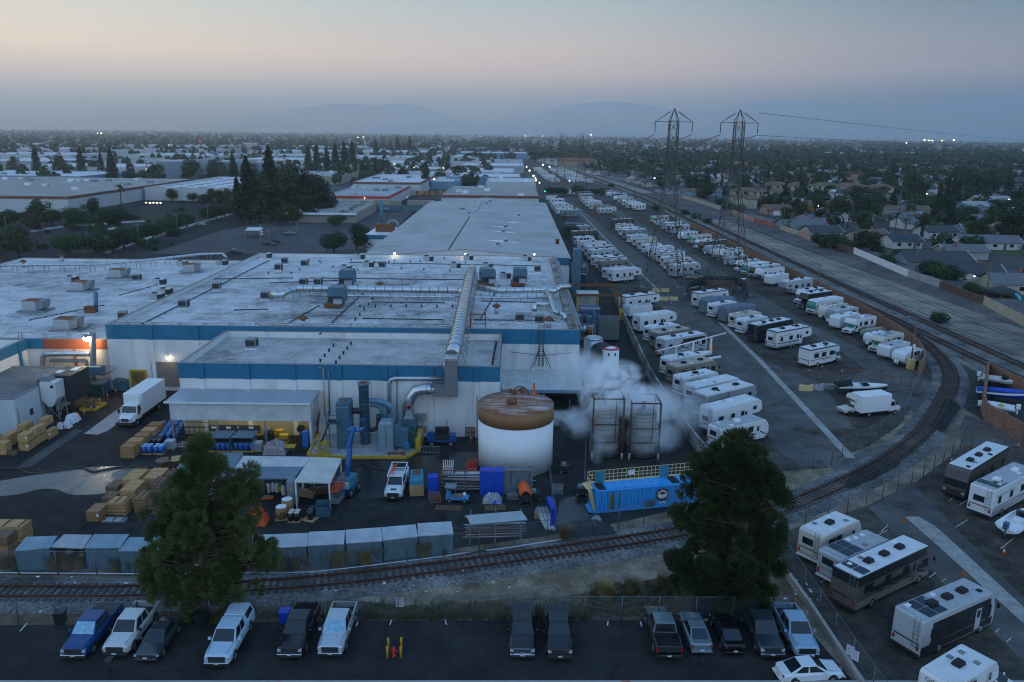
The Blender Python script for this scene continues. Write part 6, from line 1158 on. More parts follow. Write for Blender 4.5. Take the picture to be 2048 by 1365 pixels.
# cars and pickups (front faces -Y)
CHROME=mat('chrome',(.55,.57,.6),.18,.95,.05,2);LAMPG=mat('lamp_glass',(.5,.52,.52),.12,.2,.1,3);TAIL=mat('tail_lamp',(.35,.01,.01),.25,0,.1,3);PLATE=mat('number_plate',(.55,.57,.6),.5,0,.05,3)
def ring(y,w,z0,zs,zt,wt):
 return[(-w*.92,y,z0),(-w,y,z0+.2),(-w,y,zs),(-wt,y,zt),(wt,y,zt),(w,y,zs),(w,y,z0+.2),(w*.92,y,z0)]
def quad4(b,a,c,d,e,off=.012):
 a,c,d,e=map(Vector,(a,c,d,e));nn=(c-a).cross(e-a).normalized()*off;b.poly([v+nn for v in(a,c,d,e)])
def car(label,kind,paintm,x,y,rz=0,cover=None,shade=None,grille=DARK,rack=False,name='parked_car',cat='car',bedopen=True,roofm=None,dark_bumper=False):
 t=Z1(name,label,cat,(x,y,0),rz)
 pk=kind=='pickup'
 if pk:
  L2,hz,wz=2.85,1.17,1.0
  secs=[ring(-2.83,.84,.42,.78,.96,.7),ring(-2.72,.95,.36,.9,1.08,.76),ring(-2.2,1.,.34,.98,1.15,.8),ring(-1.3,1.0,.34,1.04,1.23,.84),ring(1.0,1.0,.34,1.1,1.24,.94)]
  cb=[(-1.42,.9),(1.02,.93)];ctp=[(-.62,.74),(.86,.77)];zb,zt=1.22,1.92
 else:
  L2,hz,wz=2.3,.95,.9
  secs=[ring(-2.3,.72,.34,.58,.68,.6),ring(-2.15,.85,.26,.68,.8,.7),ring(-1.2,.9,.24,.8,.93,.76),ring(0,.92,.24,.86,.97,.8),ring(1.3,.91,.24,.88,1.0,.76),ring(2.1,.86,.28,.84,.97,.66),ring(2.28,.74,.36,.74,.86,.58)]
  cb=[(-1.1,.8),(1.75,.74)];ctp=[(-.2,.62),(.85,.6)];zb,zt=.94,1.42
 b=MB();b.loft(secs,sm=False);body=b.Z0('body',paintm,t,.08)
 (yb0,wb0),(yb1,wb1)=cb;(yt0,wt0),(yt1,wt1)=ctp
 B=[(-wb0,yb0,zb),(wb0,yb0,zb),(wb1,yb1,zb),(-wb1,yb1,zb)];Tp=[(-wt0,yt0,zt),(wt0,yt0,zt),(wt1,yt1,zt),(-wt1,yt1,zt)]
 b=MB();b.faces(B+Tp,[(4,5,6,7),(0,1,5,4),(1,2,6,5),(2,3,7,6),(3,0,4,7)]);b.Z0('cabin',roofm or paintm,t,.06)
 def lerp(p,q,f):return tuple(a+(c-a)*f for a,c in zip(p,q))
 def pane(i,j,f0,f1,g0=.08,g1=.9):
  p0,p1=lerp(B[i],B[j],f0),lerp(B[i],B[j],f1);q0,q1=lerp(Tp[i],Tp[j],f0),lerp(Tp[i],Tp[j],f1);b=MB();quad4(b,lerp(p0,q0,g0),lerp(p1,q1,g0),lerp(p1,q1,g1),lerp(p0,q0,g1));return b
 pane(0,1,.05,.95,.05,.93).Z0('windshield',shade or GLASS,t)
 for f0,f1 in((.1,.5),(.55,.9)):pane(1,2,f0,f1).Z0('side_window',GLASS,t);pane(3,0,1-f1,1-f0).Z0('side_window',GLASS,t)
 pane(2,3,.06,.94,.05,.93).Z0('rear_window',GLASS,t)
 if pk:
  b=MB();b.box(-.9,1.0,.5,.9,2.85,.75);b.Z0('bed_floor',BLACK,t)
  b=MB();b.box(-1.0,1.001,.42,-.9,2.85,1.27);b.box(.9,1.001,.42,1.0,2.85,1.27);b.box(-.9,2.77,.42,.9,2.85,1.25);b.Z0('bed_side',paintm,t,.03)
  if cover=='tonneau':b=MB();b.box(-.9,1.05,1.2,.9,2.77,1.27);b.Z0('bed_cover',DARK,t)
  if cover=='shell':b=MB();b.faces([(-.97,1.04,1.28),(.97,1.04,1.28),(.97,2.86,1.28),(-.97,2.86,1.28),(-.72,1.04,1.95),(.72,1.04,1.95),(.72,2.7,1.95),(-.72,2.7,1.95)],[(4,5,6,7),(0,1,5,4),(1,2,6,5),(2,3,7,6),(3,0,4,7)]);b.Z0('camper_shell',paintm,t,.05)
  if cover=='shell':
   for s in(-1,1):b=MB();pts=[(s*.94,1.3,1.4),(s*.94,2.6,1.4),(s*.79,2.5,1.8),(s*.79,1.3,1.8)];quad4(b,*(pts if s>0 else pts[::-1]),.02);b.Z0('side_window',GLASS,t)
 b=MB()
 for s in(-1,1):
  b.bar((s*(.72 if pk else.6),-L2+.25,1.13 if pk else.8),(s*(.8 if pk else.66),-1.4 if pk else-1.15,1.245 if pk else.975),.015)
  for yy in((-1.25,-.1,.95)if pk else(-.9,.15,1.15)):b.box(s*wz*1.0-.006,yy,.5,s*wz*1.0+.006,yy+.02,1.1 if pk else.85)
 b.Z0('panel_seam',BLACK,t)
 b=MB();b.box(-.85,-L2-.05,.22,.85,-L2+.3,.42);b.Z0('valance',BLACK,t)
 zf=.72 if pk else.52;hw=.62 if pk else.5
 b=MB();b.box(-hw,-L2-.03,zf-.1,hw,-L2+.12,zf+.26 if pk else zf+.06);b.Z0('grille',grille,t)
 for s in(-1,1):
  b=MB();b.box(min(s*hw*1.03,s*.9),-L2-.01 if pk else-L2+.04,zf,max(s*hw*1.03,s*.9),-L2+.2,zf+.2 if pk else zf+.1);b.Z0('headlight',LAMPG,t)
  b=MB();r_=(.99,2.7,2.865,.8,1.2)if pk else(.74,2.05,2.3,.7,.84);b.box(min(s*(r_[0]-.16),s*r_[0]),r_[1],r_[3],max(s*(r_[0]-.16),s*r_[0]),r_[2],r_[4]);b.Z0('tail_light',TAIL,t)
  b=MB();b.cbox((s*(1.12 if pk else.98),-1.05 if pk else-.75,1.3 if pk else 1.0),(.22,.12,.18));b.Z0('mirror',paintm if not dark_bumper else BLACK,t)
 for yy,s in((-L2-.06,-1),(L2+.04,1)):
  b=MB();b.box(-.92 if pk else-.8,yy-.08,.4 if pk else.3,.92 if pk else.8,yy+.1,.6 if pk else.46);b.Z0('bumper',DARK if dark_bumper else(CHROME if pk else paintm),t,.03)
  b=MB();b.box(-.16,yy-.1 if s<0 else yy+.1,.48,.16,yy-.085 if s<0 else yy+.115,.6);b.Z0('number_plate',PLATE,t)
 for yy in((-1.85,1.75)if pk else(-1.4,1.4)):
  for s in(-1,1):
   rr=.39 if pk else.32;b=MB();b.cyl((s*(wz-.3),yy,rr+.06),(s*(wz+.006),yy,rr+.06),rr*1.2,n=20);b.Z0('wheel_arch',BLACK,t);b=MB();b.cyl((s*(wz-.24),yy,rr),(s*(wz+.03),yy,rr),rr,n=20);o=b.Z0('wheel',BLACK,t);b=MB();b.cyl((s*(wz-.2),yy,rr),(s*(wz+.04),yy,rr),rr*.6,n=14);b.Z0('rim',STEEL,o)
 if rack:
  b=MB()
  for s in(-.85,.85):
   b.bar((s,-.9,2.12),(s,2.8,2.12),.08)
   for yy in(-.7,1.1,2.7):b.bar((s,yy,1.25 if yy>1 else 1.8),(s,yy,2.12),.08)
  for yy in(-.8,.2,1.2,2.7):b.bar((-.85,yy,2.12),(.85,yy,2.12),.08)
  b.Z0('ladder_rack',WHITE,t)
  b=MB()
  for s in(-.6,-.25):b.bar((s,-.8,2.22),(s+.05,2.0,2.22),.07)
  for k in range(9):b.bar((-.6,-.7+k*.3,2.22),(-.22,-.7+k*.3,2.22),.05)
  b.Z0('carried_ladder',mat('ladder_orange',(.6,.13,.04),.5),t)
  b=MB();b.box(-1.02,1.05,.8,-.9,2.8,1.6);b.box(.9,1.05,.8,1.02,2.8,1.6);b.Z0('tool_locker',WHITE,t);b=MB();b.box(-.3,-2.4,1.14,.3,-2.1,1.19);b.Z0('hood_vent',DARK,t)
 return t
def cp(n_,c,r=.28,met=0.):return Z16('car_'+n_,c,r,met)
SHADE=mat('sunshade',(.25,.42,.5),.25,.5,.2,3)
car('royal blue pickup with silver sunshade and flat bed cover','pickup',cp('royal_blue',(.006,.045,.17)),-32,53.6,.0,'tonneau',SHADE,name='pickup_truck',cat='pickup')
car('pale silver-white pickup with empty black bed beside the blue pickup','pickup',cp('silver_white',(.5,.53,.55)),-29.1,53.9,.0,name='pickup_truck',cat='pickup',dark_bumper=True)
car('dark grey sedan right of the pale silver-white pickup','sedan',cp('dark_grey',(.06,.075,.085),.2,.4),-26.6,52.9,0,name='sedan')
car('white-blue pickup with camper shell, alone beside the left pine trunk','pickup',cp('ice_white',(.42,.55,.64)),-21.2,52.9,0,'shell',name='pickup_truck',cat='pickup')
car('black pickup with open bed beside the silver one','pickup',cp('black',(.008,.008,.01),.18),-16.2,54,.0,name='pickup_truck',cat='pickup')
car('silver pickup with reflective sunshade beside the black one','pickup',cp('silver',(.42,.46,.5),.25,.4),-13.25,54.2,.0,None,SHADE,name='pickup_truck',cat='pickup')
car('black pickup with wide chrome grille in the middle of the lot','pickup',cp('black',(0,0,0)),1.05,54.3,.0,'tonneau',None,CHROME,name='pickup_truck',cat='pickup')
car('black pickup with black nose beside the chrome-grilled one','pickup',cp('black',(0,0,0)),3.85,54.2,.0,'tonneau',None,DARK,name='pickup_truck',cat='pickup',dark_bumper=True)
car('dark grey pickup parked nose-in with black bed toward the camera','pickup',cp('gunmetal',(.05,.06,.065),.25,.4),12,54.4,math.pi,roofm=cp('pewter',(.16,.2,.22),.3,.4),name='pickup_truck',cat='pickup',dark_bumper=True)
car('silver-grey sedan parked nose-in beside the dark grey pickup','sedan',cp('steel_grey',(.2,.25,.28),.25,.4),14.6,54.6,math.pi,name='sedan')
car('black sedan parked nose-in right of the silver-grey sedan','sedan',cp('black',(0,0,0)),17.1,54.5,math.pi,name='sedan')
car('dark slate pickup under the right pine','pickup',cp('slate',(.03,.045,.055),.25,.3),19.8,54.7,0,name='pickup_truck',cat='pickup')
car('light blue-silver pickup beside the low kerb wall','pickup',cp('blue_silver',(.26,.38,.48),.28,.3),22.4,54.7,0,name='pickup_truck',cat='pickup')
p=P(1622,1366);car('white coupe with black rear deck cut off at the bottom edge','sedan',cp('white',(.62,.64,.66)),p[0],p[1]+.6,math.pi/2+.12,name='sedan')
car('white work pickup with ladder rack carrying an orange ladder','pickup',cp('white',(0,0,0)),-12.45,80.4,.0,None,None,DARK,True,name='work_pickup',cat='pickup',dark_bumper=True)
car('tan hatchback parked beside the grey trailer near the pylon barriers','sedan',cp('tan',(.3,.22,.15),.3,.2),P(1390,560)[0],P(1390,560)[1]+.6,1.6+math.pi,name='sedan')
for px,py,m,lb in((547,487,'black','dark car alone on the big left lot, nearest the roof'),(470,507,'dark_grey','dark car just behind the factory roof edge'),(580,470,'steel_grey','grey car in the middle of the big left lot'),(540,491,'slate','dark blue car beside the flag pole'),(300,350,'white','white car on the far left street'),(158,452,'silver','pale car by the left ficus trees'),(75,460,'black','dark car parked by the left shrubs'),(230,462,'white','white van-like car by the lawn sign'),(900,374,'white','white car in the industrial yard behind the second hall'),(1985,490,'black','dark car in the driveway of the grey house at right'),(1650,421,'silver','pale car in the driveway of the ochre house'),(1940,489,'slate','second dark car in the driveway of the grey house at right'),(400,452,'silver','silver car on the street beside the ficus row')):
 car(lb,'sedan',MATS['car_'+m],*P(px,py),rnd.uniform(1.2,1.9),name='sedan')
t=Z1('box_truck','white box truck backed to the brown roller door','truck',(-50.6,98.1,0),-.02);b=MB();b.box(-1.25,2.6,1.05,1.25,9.6,3.9);b.Z0('cargo_box',WHITE,t,.05);b=MB();b.box(-1.15,2.3,2.6,1.15,2.6,3.7,0,.1,.05);b.Z0('wind_fairing',WHITE,t,.08)
b=MB();b.loft([[(-.75,.1,.7),(.75,.1,.7),(.7,.1,1.25),(-.7,.1,1.25)],[(-1.05,.5,.7),(1.05,.5,.7),(.85,.5,1.5),(-.85,.5,1.5)],[(-1.15,1.3,.7),(1.15,1.3,.7),(.95,1.3,1.65),(-.95,1.3,1.65)]]);b.Z0('bonnet',WHITE,t,.06);b=MB();b.faces([(-1.1,1.2,.8),(1.1,1.2,.8),(1.1,2.55,.8),(-1.1,2.55,.8),(-1.1,1.25,1.65),(1.1,1.25,1.65),(-.95,1.6,2.6),(.95,1.6,2.6),(.95,2.55,2.65),(-.95,2.55,2.65),(1.1,2.55,1.65),(-1.1,2.55,1.65)],[(0,1,5,4),(4,5,7,6),(6,7,8,9),(1,2,10,5),(5,10,8,7),(3,0,4,11),(11,4,6,9),(2,3,11,10),(10,11,9,8)]);b.Z0('cab',WHITE,t,.05)
b=MB();quad4(b,(-1.,1.27,1.68),(1.,1.27,1.68),(.88,1.57,2.5),(-.88,1.57,2.5),.03);b.Z0('windshield',GLASS,t)
for s in(-1,1):b=MB();pts=[(s*1.1,1.5,1.7),(s*1.1,2.4,1.7),(s*.97,2.4,2.45),(s*.97,1.7,2.45)];quad4(b,*(pts if s>0 else pts[::-1]),.02);b.Z0('side_window',GLASS,t);b=MB();b.box(s*1.35-.12,1.2,1.6,s*1.35+.12,1.4,2.2);b.Z0('mirror',DARK,t);b=MB();b.box(s*.75-.15,.02,1.,s*.75+.15,.2,1.2);b.Z0('headlight',LAMPG,t)
b=MB();b.box(-.5,.03,.85,.5,.09,1.3);b.Z0('grille',CHROME,t);b=MB();b.box(-1.2,-.15,.45,1.2,.25,.75);b.Z0('bumper',DARK,t);b=MB();b.box(-1.,.3,.55,1.,9.3,.8);b.Z0('chassis',BLACK,t)
for y in(1.,7.2):
 for s in(-1,1):b=MB();b.cyl((s*.9,y,.48),(s*1.2,y,.48),.48,n=18);o=b.Z0('wheel',BLACK,t);b=MB();b.cyl((s*.9,y,.48),(s*1.215,y,.48),.26,n=14);b.Z0('rim',STEEL,o)
 # motorhomes and trailers (front +X)
def pm(n_,c):return Z16('rv_'+n_,c,.35)
RW,RC,RG,RBR,RDK,RSV,RTAN=pm('white',(.66,.67,.67)),pm('cream',(.56,.53,.45)),pm('grey',(.25,.28,.3)),pm('brown',(.1,.075,.06)),pm('dark',(.02,.022,.026)),pm('silver',(.42,.44,.45)),pm('taupe',(.24,.2,.165))
TOPW=mat('rv_roof_white',(.62,.63,.63),.6,0,.08,1.2,dirt=((.4,.39,.37),1.,.6,.85));TOPG=mat('rv_roof_grey',(.36,.37,.37),.7,0,.12,1.5);TOPT=mat('rv_roof_tan',(.4,.34,.27),.7,0,.12,1.5)
DECB,DECBR,DECG,DECBL=mat('decal_black',(.02,.02,.022),.4),mat('decal_brown',(.13,.08,.05),.4),mat('decal_grey',(.2,.22,.24),.4),mat('decal_blue',(.02,.06,.16),.4)
SOLAR=mat('solar_panel',(.012,.016,.03),.15,.2,.2,4);PINKSH=mat('lit_shade',(.3,.45,.36),.3,0,.4,1.5)
def Z12(b,pts,y):
 v=[(x,y,z)for x,z in pts];ar=sum(pts[i][0]*pts[(i+1)%len(pts)][1]-pts[(i+1)%len(pts)][0]*pts[i][1]for i in range(len(pts)))
 b.poly(v if(ar>0)==(y<0)else v[::-1])
def rv(kind,L=8.5,Hh=3.2,bm=RW,tm=TOPW,dm=DECB,wm=GLASS,acs=2,acm=BLACK,swirl=False,lower=None,solar=0,noseM=None,trim=None,seed=0,rearwin=True,W=2.45,ladder=True,text=None,band=None):
 rr=random.Random(seed*7+len(kind));h=L/2;w_=W/2
 nm,cat={'A':('motorhome','motorhome'),'C':('motorhome','motorhome'),'T':('travel_trailer','trailer'),'F':('fifth_wheel_trailer','trailer'),'G':('cargo_trailer','trailer')}[kind]
 t=Z1(nm,'x',cat)
 if kind=='A':prof=[(-h,.42),(h-.12,.38),(h,.7),(h,1.5),(h-.12,2.2),(h-.42,Hh-.22),(h-.8,Hh),(-h+.12,Hh),(-h,Hh-.12)]
 elif kind=='C':prof=[(-h,.45),(h-2.3,.45),(h-2.25,1.95),(h-.95,2.0),(h-.75,2.3),(h-1.0,Hh-.25),(h-1.4,Hh),(-h+.1,Hh),(-h,Hh-.1)]
 elif kind=='T':prof=[(-h+.15,.5),(h-.7,.5),(h-.1,1.0),(h,1.5),(h-.12,2.2),(h-.6,Hh-.1),(h-1,Hh),(-h+.2,Hh),(-h,Hh-.2),(-h,.9)]
 elif kind=='F':prof=[(-h,.6),(h-2.7,.6),(h-2.6,1.65),(h-.5,1.7),(h,2.05),(h,2.3),(h-.3,Hh-.3),(h-.9,Hh),(-h+.1,Hh),(-h,Hh-.12)]
 else:prof=[(-h,.45),(h-.25,.45),(h,.8),(h,Hh-.4),(h-.35,Hh),(-h+.06,Hh),(-h,Hh-.06)]
 b=MB();b.prism(prof,-w_,w_,'y');b.Z0('body',bm,t,.07)
 top=[p for p in prof if abs(p[1]-Hh)<.01];xa,xb=min(p[0]for p in top)+.05,max(p[0]for p in top)
 b=MB();b.box(xa,-w_+.07,Hh+.004,xb,w_-.07,Hh+.04);b.Z0('roof',tm,t)
 if trim:b=MB();b.box(-h-.02,-w_-.02,Hh-.16,xb,-w_+.05,Hh+.02);b.box(-h-.02,w_-.05,Hh-.16,xb,w_+.02,Hh+.02);b.box(-h-.03,-w_+.05,Hh-.16,-h+.04,w_-.05,Hh+.02);b.Z0('roof_trim',trim,t)
 if lower:
  b=MB();x1=h-2.75 if kind=='F' else(h-2.3 if kind=='C' else h-.3)
  for s in(-1,1):Z12(b,[(-h+.1,.5),(x1,.5),(x1,1.15),(-h+.1,1.15)],s*(w_+.01))
  b.Z0('lower_panel',lower,t)
 if noseM:b=MB();pts={'T':[(h+.02,1.1),(h+.02,1.5),(h-.1,2.2),(h-.56,Hh-.12)],'F':[(h+.02,2.),(h+.02,2.3),(h-.28,Hh-.32),(h-.86,Hh-.02)]}.get(kind,[(h+.02,.9),(h+.02,2.)]);[b.poly([(x0,-w_*.92,z0),(x0,w_*.92,z0),(x1,w_*.92,z1),(x1,-w_*.92,z1)])for(x0,z0),(x1,z1)in zip(pts,pts[1:])];b.Z0('front_cap',noseM,t)
 if band:
  for z0,z1,xa_,xb_,m_ in band:
   b=MB()
   for s in(-1,1):Z12(b,[(-h+.06+xa_*L,z0),(-h-.06+xb_*L,z0+.05),(-h-.06+xb_*L-.3,z1),(-h+.06+xa_*L,z1)],s*(w_+.006))
   if xa_==0:b.poly([(-h-.006,-w_+.1,z0),(-h-.006,-w_+.1,z1),(-h-.006,w_-.1,z1),(-h-.006,w_-.1,z0)])
   b.Z0('side_band',m_,t)
 zw=1.75 if kind!='G' else 2.
 for s in(-1,1):
  if kind!='G':
   xs=[-h+1.1,-h+L*.36,-h+L*.56]
   if kind in 'AC':xs[2]=-h+L*.6
   for i,x in enumerate(xs[:2 if s<0 and L<7.5 else 3]):
    ww=rr.choice([.8,1.1,.6]);b=MB();Z12(b,[(x-.06,zw-.06),(x+ww+.06,zw-.06),(x+ww+.06,zw+.72),(x-.06,zw+.72)],s*(w_+.012));fr=b.Z0('window',DARK,t);c=MB();Z12(c,[(x,zw),(x+ww,zw),(x+ww,zw+.66),(x,zw+.66)],s*(w_+.02));c.Z0('pane',GLASS,fr)
   if s<0:x=-h+L*.72 if kind!='F' else h-3.6;b=MB();Z12(b,[(x,.62),(x+.68,.62),(x+.68,2.45),(x,2.45)],-(w_+.015));d=b.Z0('door',bm,t);c=MB();Z12(c,[(x+.14,1.65),(x+.54,1.65),(x+.54,2.3),(x+.14,2.3)],-(w_+.022));c.Z0('pane',GLASS,d);c=MB();Z12(c,[(x-.04,.6),(x,.6),(x,2.48),(x-.04,2.48)],-(w_+.014));Z12(c,[(x+.68,.6),(x+.72,.6),(x+.72,2.48),(x+.68,2.48)],-(w_+.014));c.Z0('door_seam',DECG,d)
   if kind=='F':b=MB();Z12(b,[(h-1.9,2.25),(h-1.2,2.25),(h-1.2,2.75),(h-1.9,2.75)],s*(w_+.02));b.Z0('window',GLASS,t)
  b=MB()
  if swirl:
   for k in range(4):
    x0=-h+.6+k*L*.2;pts=Z2([(x0,1.0+.1*k),(x0+L*.12,1.5),(x0+L*.24,1.35-.1*k),(x0+L*.34,.95)],4);up=[(x,z+.16*math.sin(math.pi*i/(len(pts)-1)))for i,(x,z)in enumerate(pts)]
    for i in range(len(pts)-1):Z12(b,[pts[i],pts[i+1],up[i+1],up[i]],s*(w_+.008+.001*k))
  elif kind!='G':
   z0=rr.uniform(1.2,1.4);x1=h-2.8 if kind in 'FC' else h-.6
   Z12(b,[(-h+.2,z0),(x1*.4,z0),(x1*.4+.4,z0+.09),(-h+.2,z0+.09)],s*(w_+.008));Z12(b,[(-h*.3,z0-.25),(x1,z0-.1),(x1,z0+.02),(-h*.3,z0-.17)],s*(w_+.009));Z12(b,[(-h+.5,z0+1.25),(-h*.2,z0+1.3),(-h*.1,z0+1.38),(-h+.5,z0+1.33)],s*(w_+.008))
  else:Z12(b,[(-h+.1,.5),(h-.4,.5),(h-.4,.72),(-h+.1,.72)],s*(w_+.008));Z12(b,[(-.1,.8),(-.06,.8),(-.06,Hh-.3),(-.1,Hh-.3)],s*(w_+.009));Z12(b,[(.7,.8),(.74,.8),(.74,Hh-.3),(.7,Hh-.3)],s*(w_+.009))
  b.Z0('decal',dm,t)
 if kind=='A':
  b=MB();e=.015
  for(x0,z0),(x1,z1)in(((h+e,1.45),(h+e,1.5)),((h+e,1.5),(h-.12+e,2.2)),((h-.12+e,2.2),(h-.42+e,Hh-.25))):b.poly([(x0,-w_*.93,z0),(x0,w_*.93,z0),(x1,w_*.93,z1),(x1,-w_*.93,z1)])
  b.Z0('windshield',wm,t);b=MB();b.box(h,-.8,.75,h+.05,.8,1.05);b.Z0('grille',DARK,t)
  b=MB();b.box(h-.05,-w_+.05,.35,h+.1,w_-.05,.6);b.Z0('bumper',dm,t,.03)
  for s in(-1,1):b=MB();b.cbox((h+.2,s*(w_+.12),2.0),(.12,.18,.4));b.Z0('mirror',DARK,t);b=MB();b.box(h-.02,s*.95-.15,.75,h+.04,s*.95+.15,.98);b.Z0('headlight',LAMPG,t);b=MB();Z12(b,[(h-1.5,1.5),(h-.55,1.5),(h-.6,2.3),(h-1.5,2.3)],s*(w_+.02));b.Z0('cab_window',GLASS,t)
 if kind=='C':
  b=MB();b.prism([(h-2.3,.45),(h-.1,.42),(h,.6),(h-.05,1.05),(h-1.05,1.25),(h-1.7,1.98),(h-2.3,1.98)],-1.,1.,'y');b.Z0('cab',bm,t,.08);b=MB();b.poly([(h-1.06,-.85,1.3),(h-1.06,.85,1.3),(h-1.62,.75,1.94),(h-1.62,-.75,1.94)]);b.Z0('windshield',wm,t)
  b=MB();b.poly([(h-.83,-.8,2.35),(h-.83,.8,2.35),(h-.97,.75,2.75),(h-.97,-.75,2.75)]);b.Z0('overcab_window',GLASS if lower or seed%2 else bm,t);b=MB();b.box(h-.08,-.55,.65,h+.02,.55,.95);b.Z0('grille',DARK,t);b=MB();b.box(h-.1,-1.,.38,h+.1,1.,.56);b.Z0('bumper',STEEL,t)
  for s in(-1,1):b=MB();b.box(h-.1,s*.75-.15,.7,h+.01,s*.75+.15,.92);b.Z0('headlight',LAMPG,t);b=MB();Z12(b,[(h-2.1,1.3),(h-1.3,1.3),(h-1.7,1.85),(h-2.1,1.85)],s*1.012);b.Z0('cab_window',GLASS,t);b=MB();b.cbox((h-1.2,s*1.2,1.4),(.1,.15,.3));b.Z0('mirror',DARK,t)
 if kind in 'TG':
  b=MB();b.bar((h-.3,-.9,.5),(h+1.2,0,.5),.1);b.bar((h-.3,.9,.5),(h+1.2,0,.5),.1);b.bar((h+1.1,0,0),(h+1.1,0,.7),.08);b.Z0('tow_tongue',DARK,t)
 if kind=='T':
  for s in(-.2,.2):b=MB();b.lathe([(.14,0),(.16,.1),(.16,.55),(.06,.65)],(h+.35,s,.55),10);b.Z0('propane_tank',WHITE,t)
 if kind=='F':b=MB();b.cyl((h-1.2,0,.95),(h-1.2,0,1.7),.12,n=8);b.bar((h-2.9,-.8,0),(h-2.9,-.8,.7),.12);b.bar((h-2.9,.8,0),(h-2.9,.8,.7),.12);b.Z0('landing_leg',DARK,t)
 wx={'A':(-h+2.4,h-1.6),'C':(-h+2.2,h-1.0),'T':(-.5,.5),'F':(-.9,.05),'G':(-.5,.4)}[kind]
 for x in wx:
  for s in(-1,1):
   r_=.42 if kind in 'AC' else.36;b=MB();b.cyl((x,s*(w_-.28),r_),(x,s*(w_+.015),r_),r_,n=16);o=b.Z0('wheel',BLACK,t);b=MB();b.cyl((x,s*(w_-.2),r_),(x,s*(w_+.03),r_),r_*.58,n=12);b.Z0('rim',STEEL,o)
 b=MB();b.box(-h+.4,-w_+.15,.3,(h-2.8 if kind=='F' else h-.6),w_-.15,.5 if kind!='F' else.62);b.Z0('chassis',BLACK,t)
 if kind!='G':
  if rearwin:b=MB();b.poly([(-h-.012,.75,1.75),(-h-.012,-.35,1.75),(-h-.012,-.35,2.4),(-h-.012,.75,2.4)]);b.Z0('rear_window',GLASS,t)
  for s in(-1,1):b=MB();b.box(-h-.03,s*1.0-.09,.85,-h-.005,s*1.0+.09,1.2);b.Z0('tail_light',TAIL,t)
  if ladder:
   b=MB()
   for y in(-.95,-.55):b.bar((-h-.1,y,1.),(-h-.1,y,Hh+.15),.035)
   for k in range(7):b.bar((-h-.1,-.95,1.15+k*.32),(-h-.1,-.55,1.15+k*.32),.03)
   b.Z0('ladder',STEEL,t)
  b=MB();b.box(-h-.09,-w_+.05,.42,-h+.02,w_-.05,.6);b.Z0('rear_bumper',WHITE if kind=='T' else DARK,t)
  b=MB();b.box(-h-.011,-w_+.15,1.3,-h-.004,w_-.15,1.42);b.Z0('rear_decal',dm,t)
 else:
  b=MB();b.box(-h-.02,-w_+.12,.55,-h-.004,w_-.12,Hh-.2);b.Z0('rear_door',bm,t)
 for k in range(acs):
  x=xa+(xb-xa)*(.3+.45*k/max(1,acs-1))if acs>1 else xa+(xb-xa)*.5
  b=MB();b.box(x-.45,-.33,Hh+.04,x+.45,.33,Hh+.34,0,.1,.06);b.Z0('roof_air_conditioner',acm,t,.04)
 for k in range(4):
  x=xa+.6+(xb-xa-1.2)*rr.random();y=rr.choice([-.6,.6,.75,-.75]);b=MB();b.box(x-.2,y-.2,Hh+.04,x+.2,y+.2,Hh+.14,0,.03,.03);b.Z0('roof_vent',rr.choice([acm,WHITE,GREY]),t)
 for k in range(solar):x=xa+1.2+(k//2)*1.15;y=-.55+(k%2)*1.1;b=MB();b.box(x-.5,y-.5,Hh+.06,x+.5,y+.5,Hh+.09);b.Z0('solar_panel',SOLAR,t)
 if text:b=MB();text_mb(b,text,.42,Matrix.Translation((-h-.02,0,2.45))@Matrix(((0,0,-1,0),(-1,0,0,0),(0,1,0,0),(0,0,0,1))),0,ext=.004);b.Z0('lettering',DECB,t)
 t['L']=L;return t
def Z7(L,Hh,m,seed):
 rr=random.Random(seed);t=Z1('covered_trailer','x','covered trailer');n=16;secs=[]
 for i in range(n):
  x=-L/2+L*i/(n-1);zt=Hh*(1-.14*(i/(n-1))**3)+rr.uniform(-.06,.06)if 0<i<n-1 else Hh*.86;w_=1.33+rr.uniform(-.04,.04)if 0<i<n-1 else 1.25
  secs.append([(x,-w_,.25),(x,-w_*1.01,1.4),(x,-w_*.98,zt-.5),(x,-w_*.8,zt-.1),(x,0,zt+.08),(x,w_*.8,zt-.1),(x,w_*.98,zt-.5),(x,w_*1.01,1.4),(x,w_,.25)])
 b=MB();b.loft(secs,sm=True);b.Z0('fabric_cover',m,t);b=MB()
 for x in(-.5,.5):
  for s in(-1,1):b.cyl((x,s*1.0,.36),(x,s*1.25,.36),.36,n=12)
 b.Z0('wheel_set',BLACK,t);t['L']=L;return t
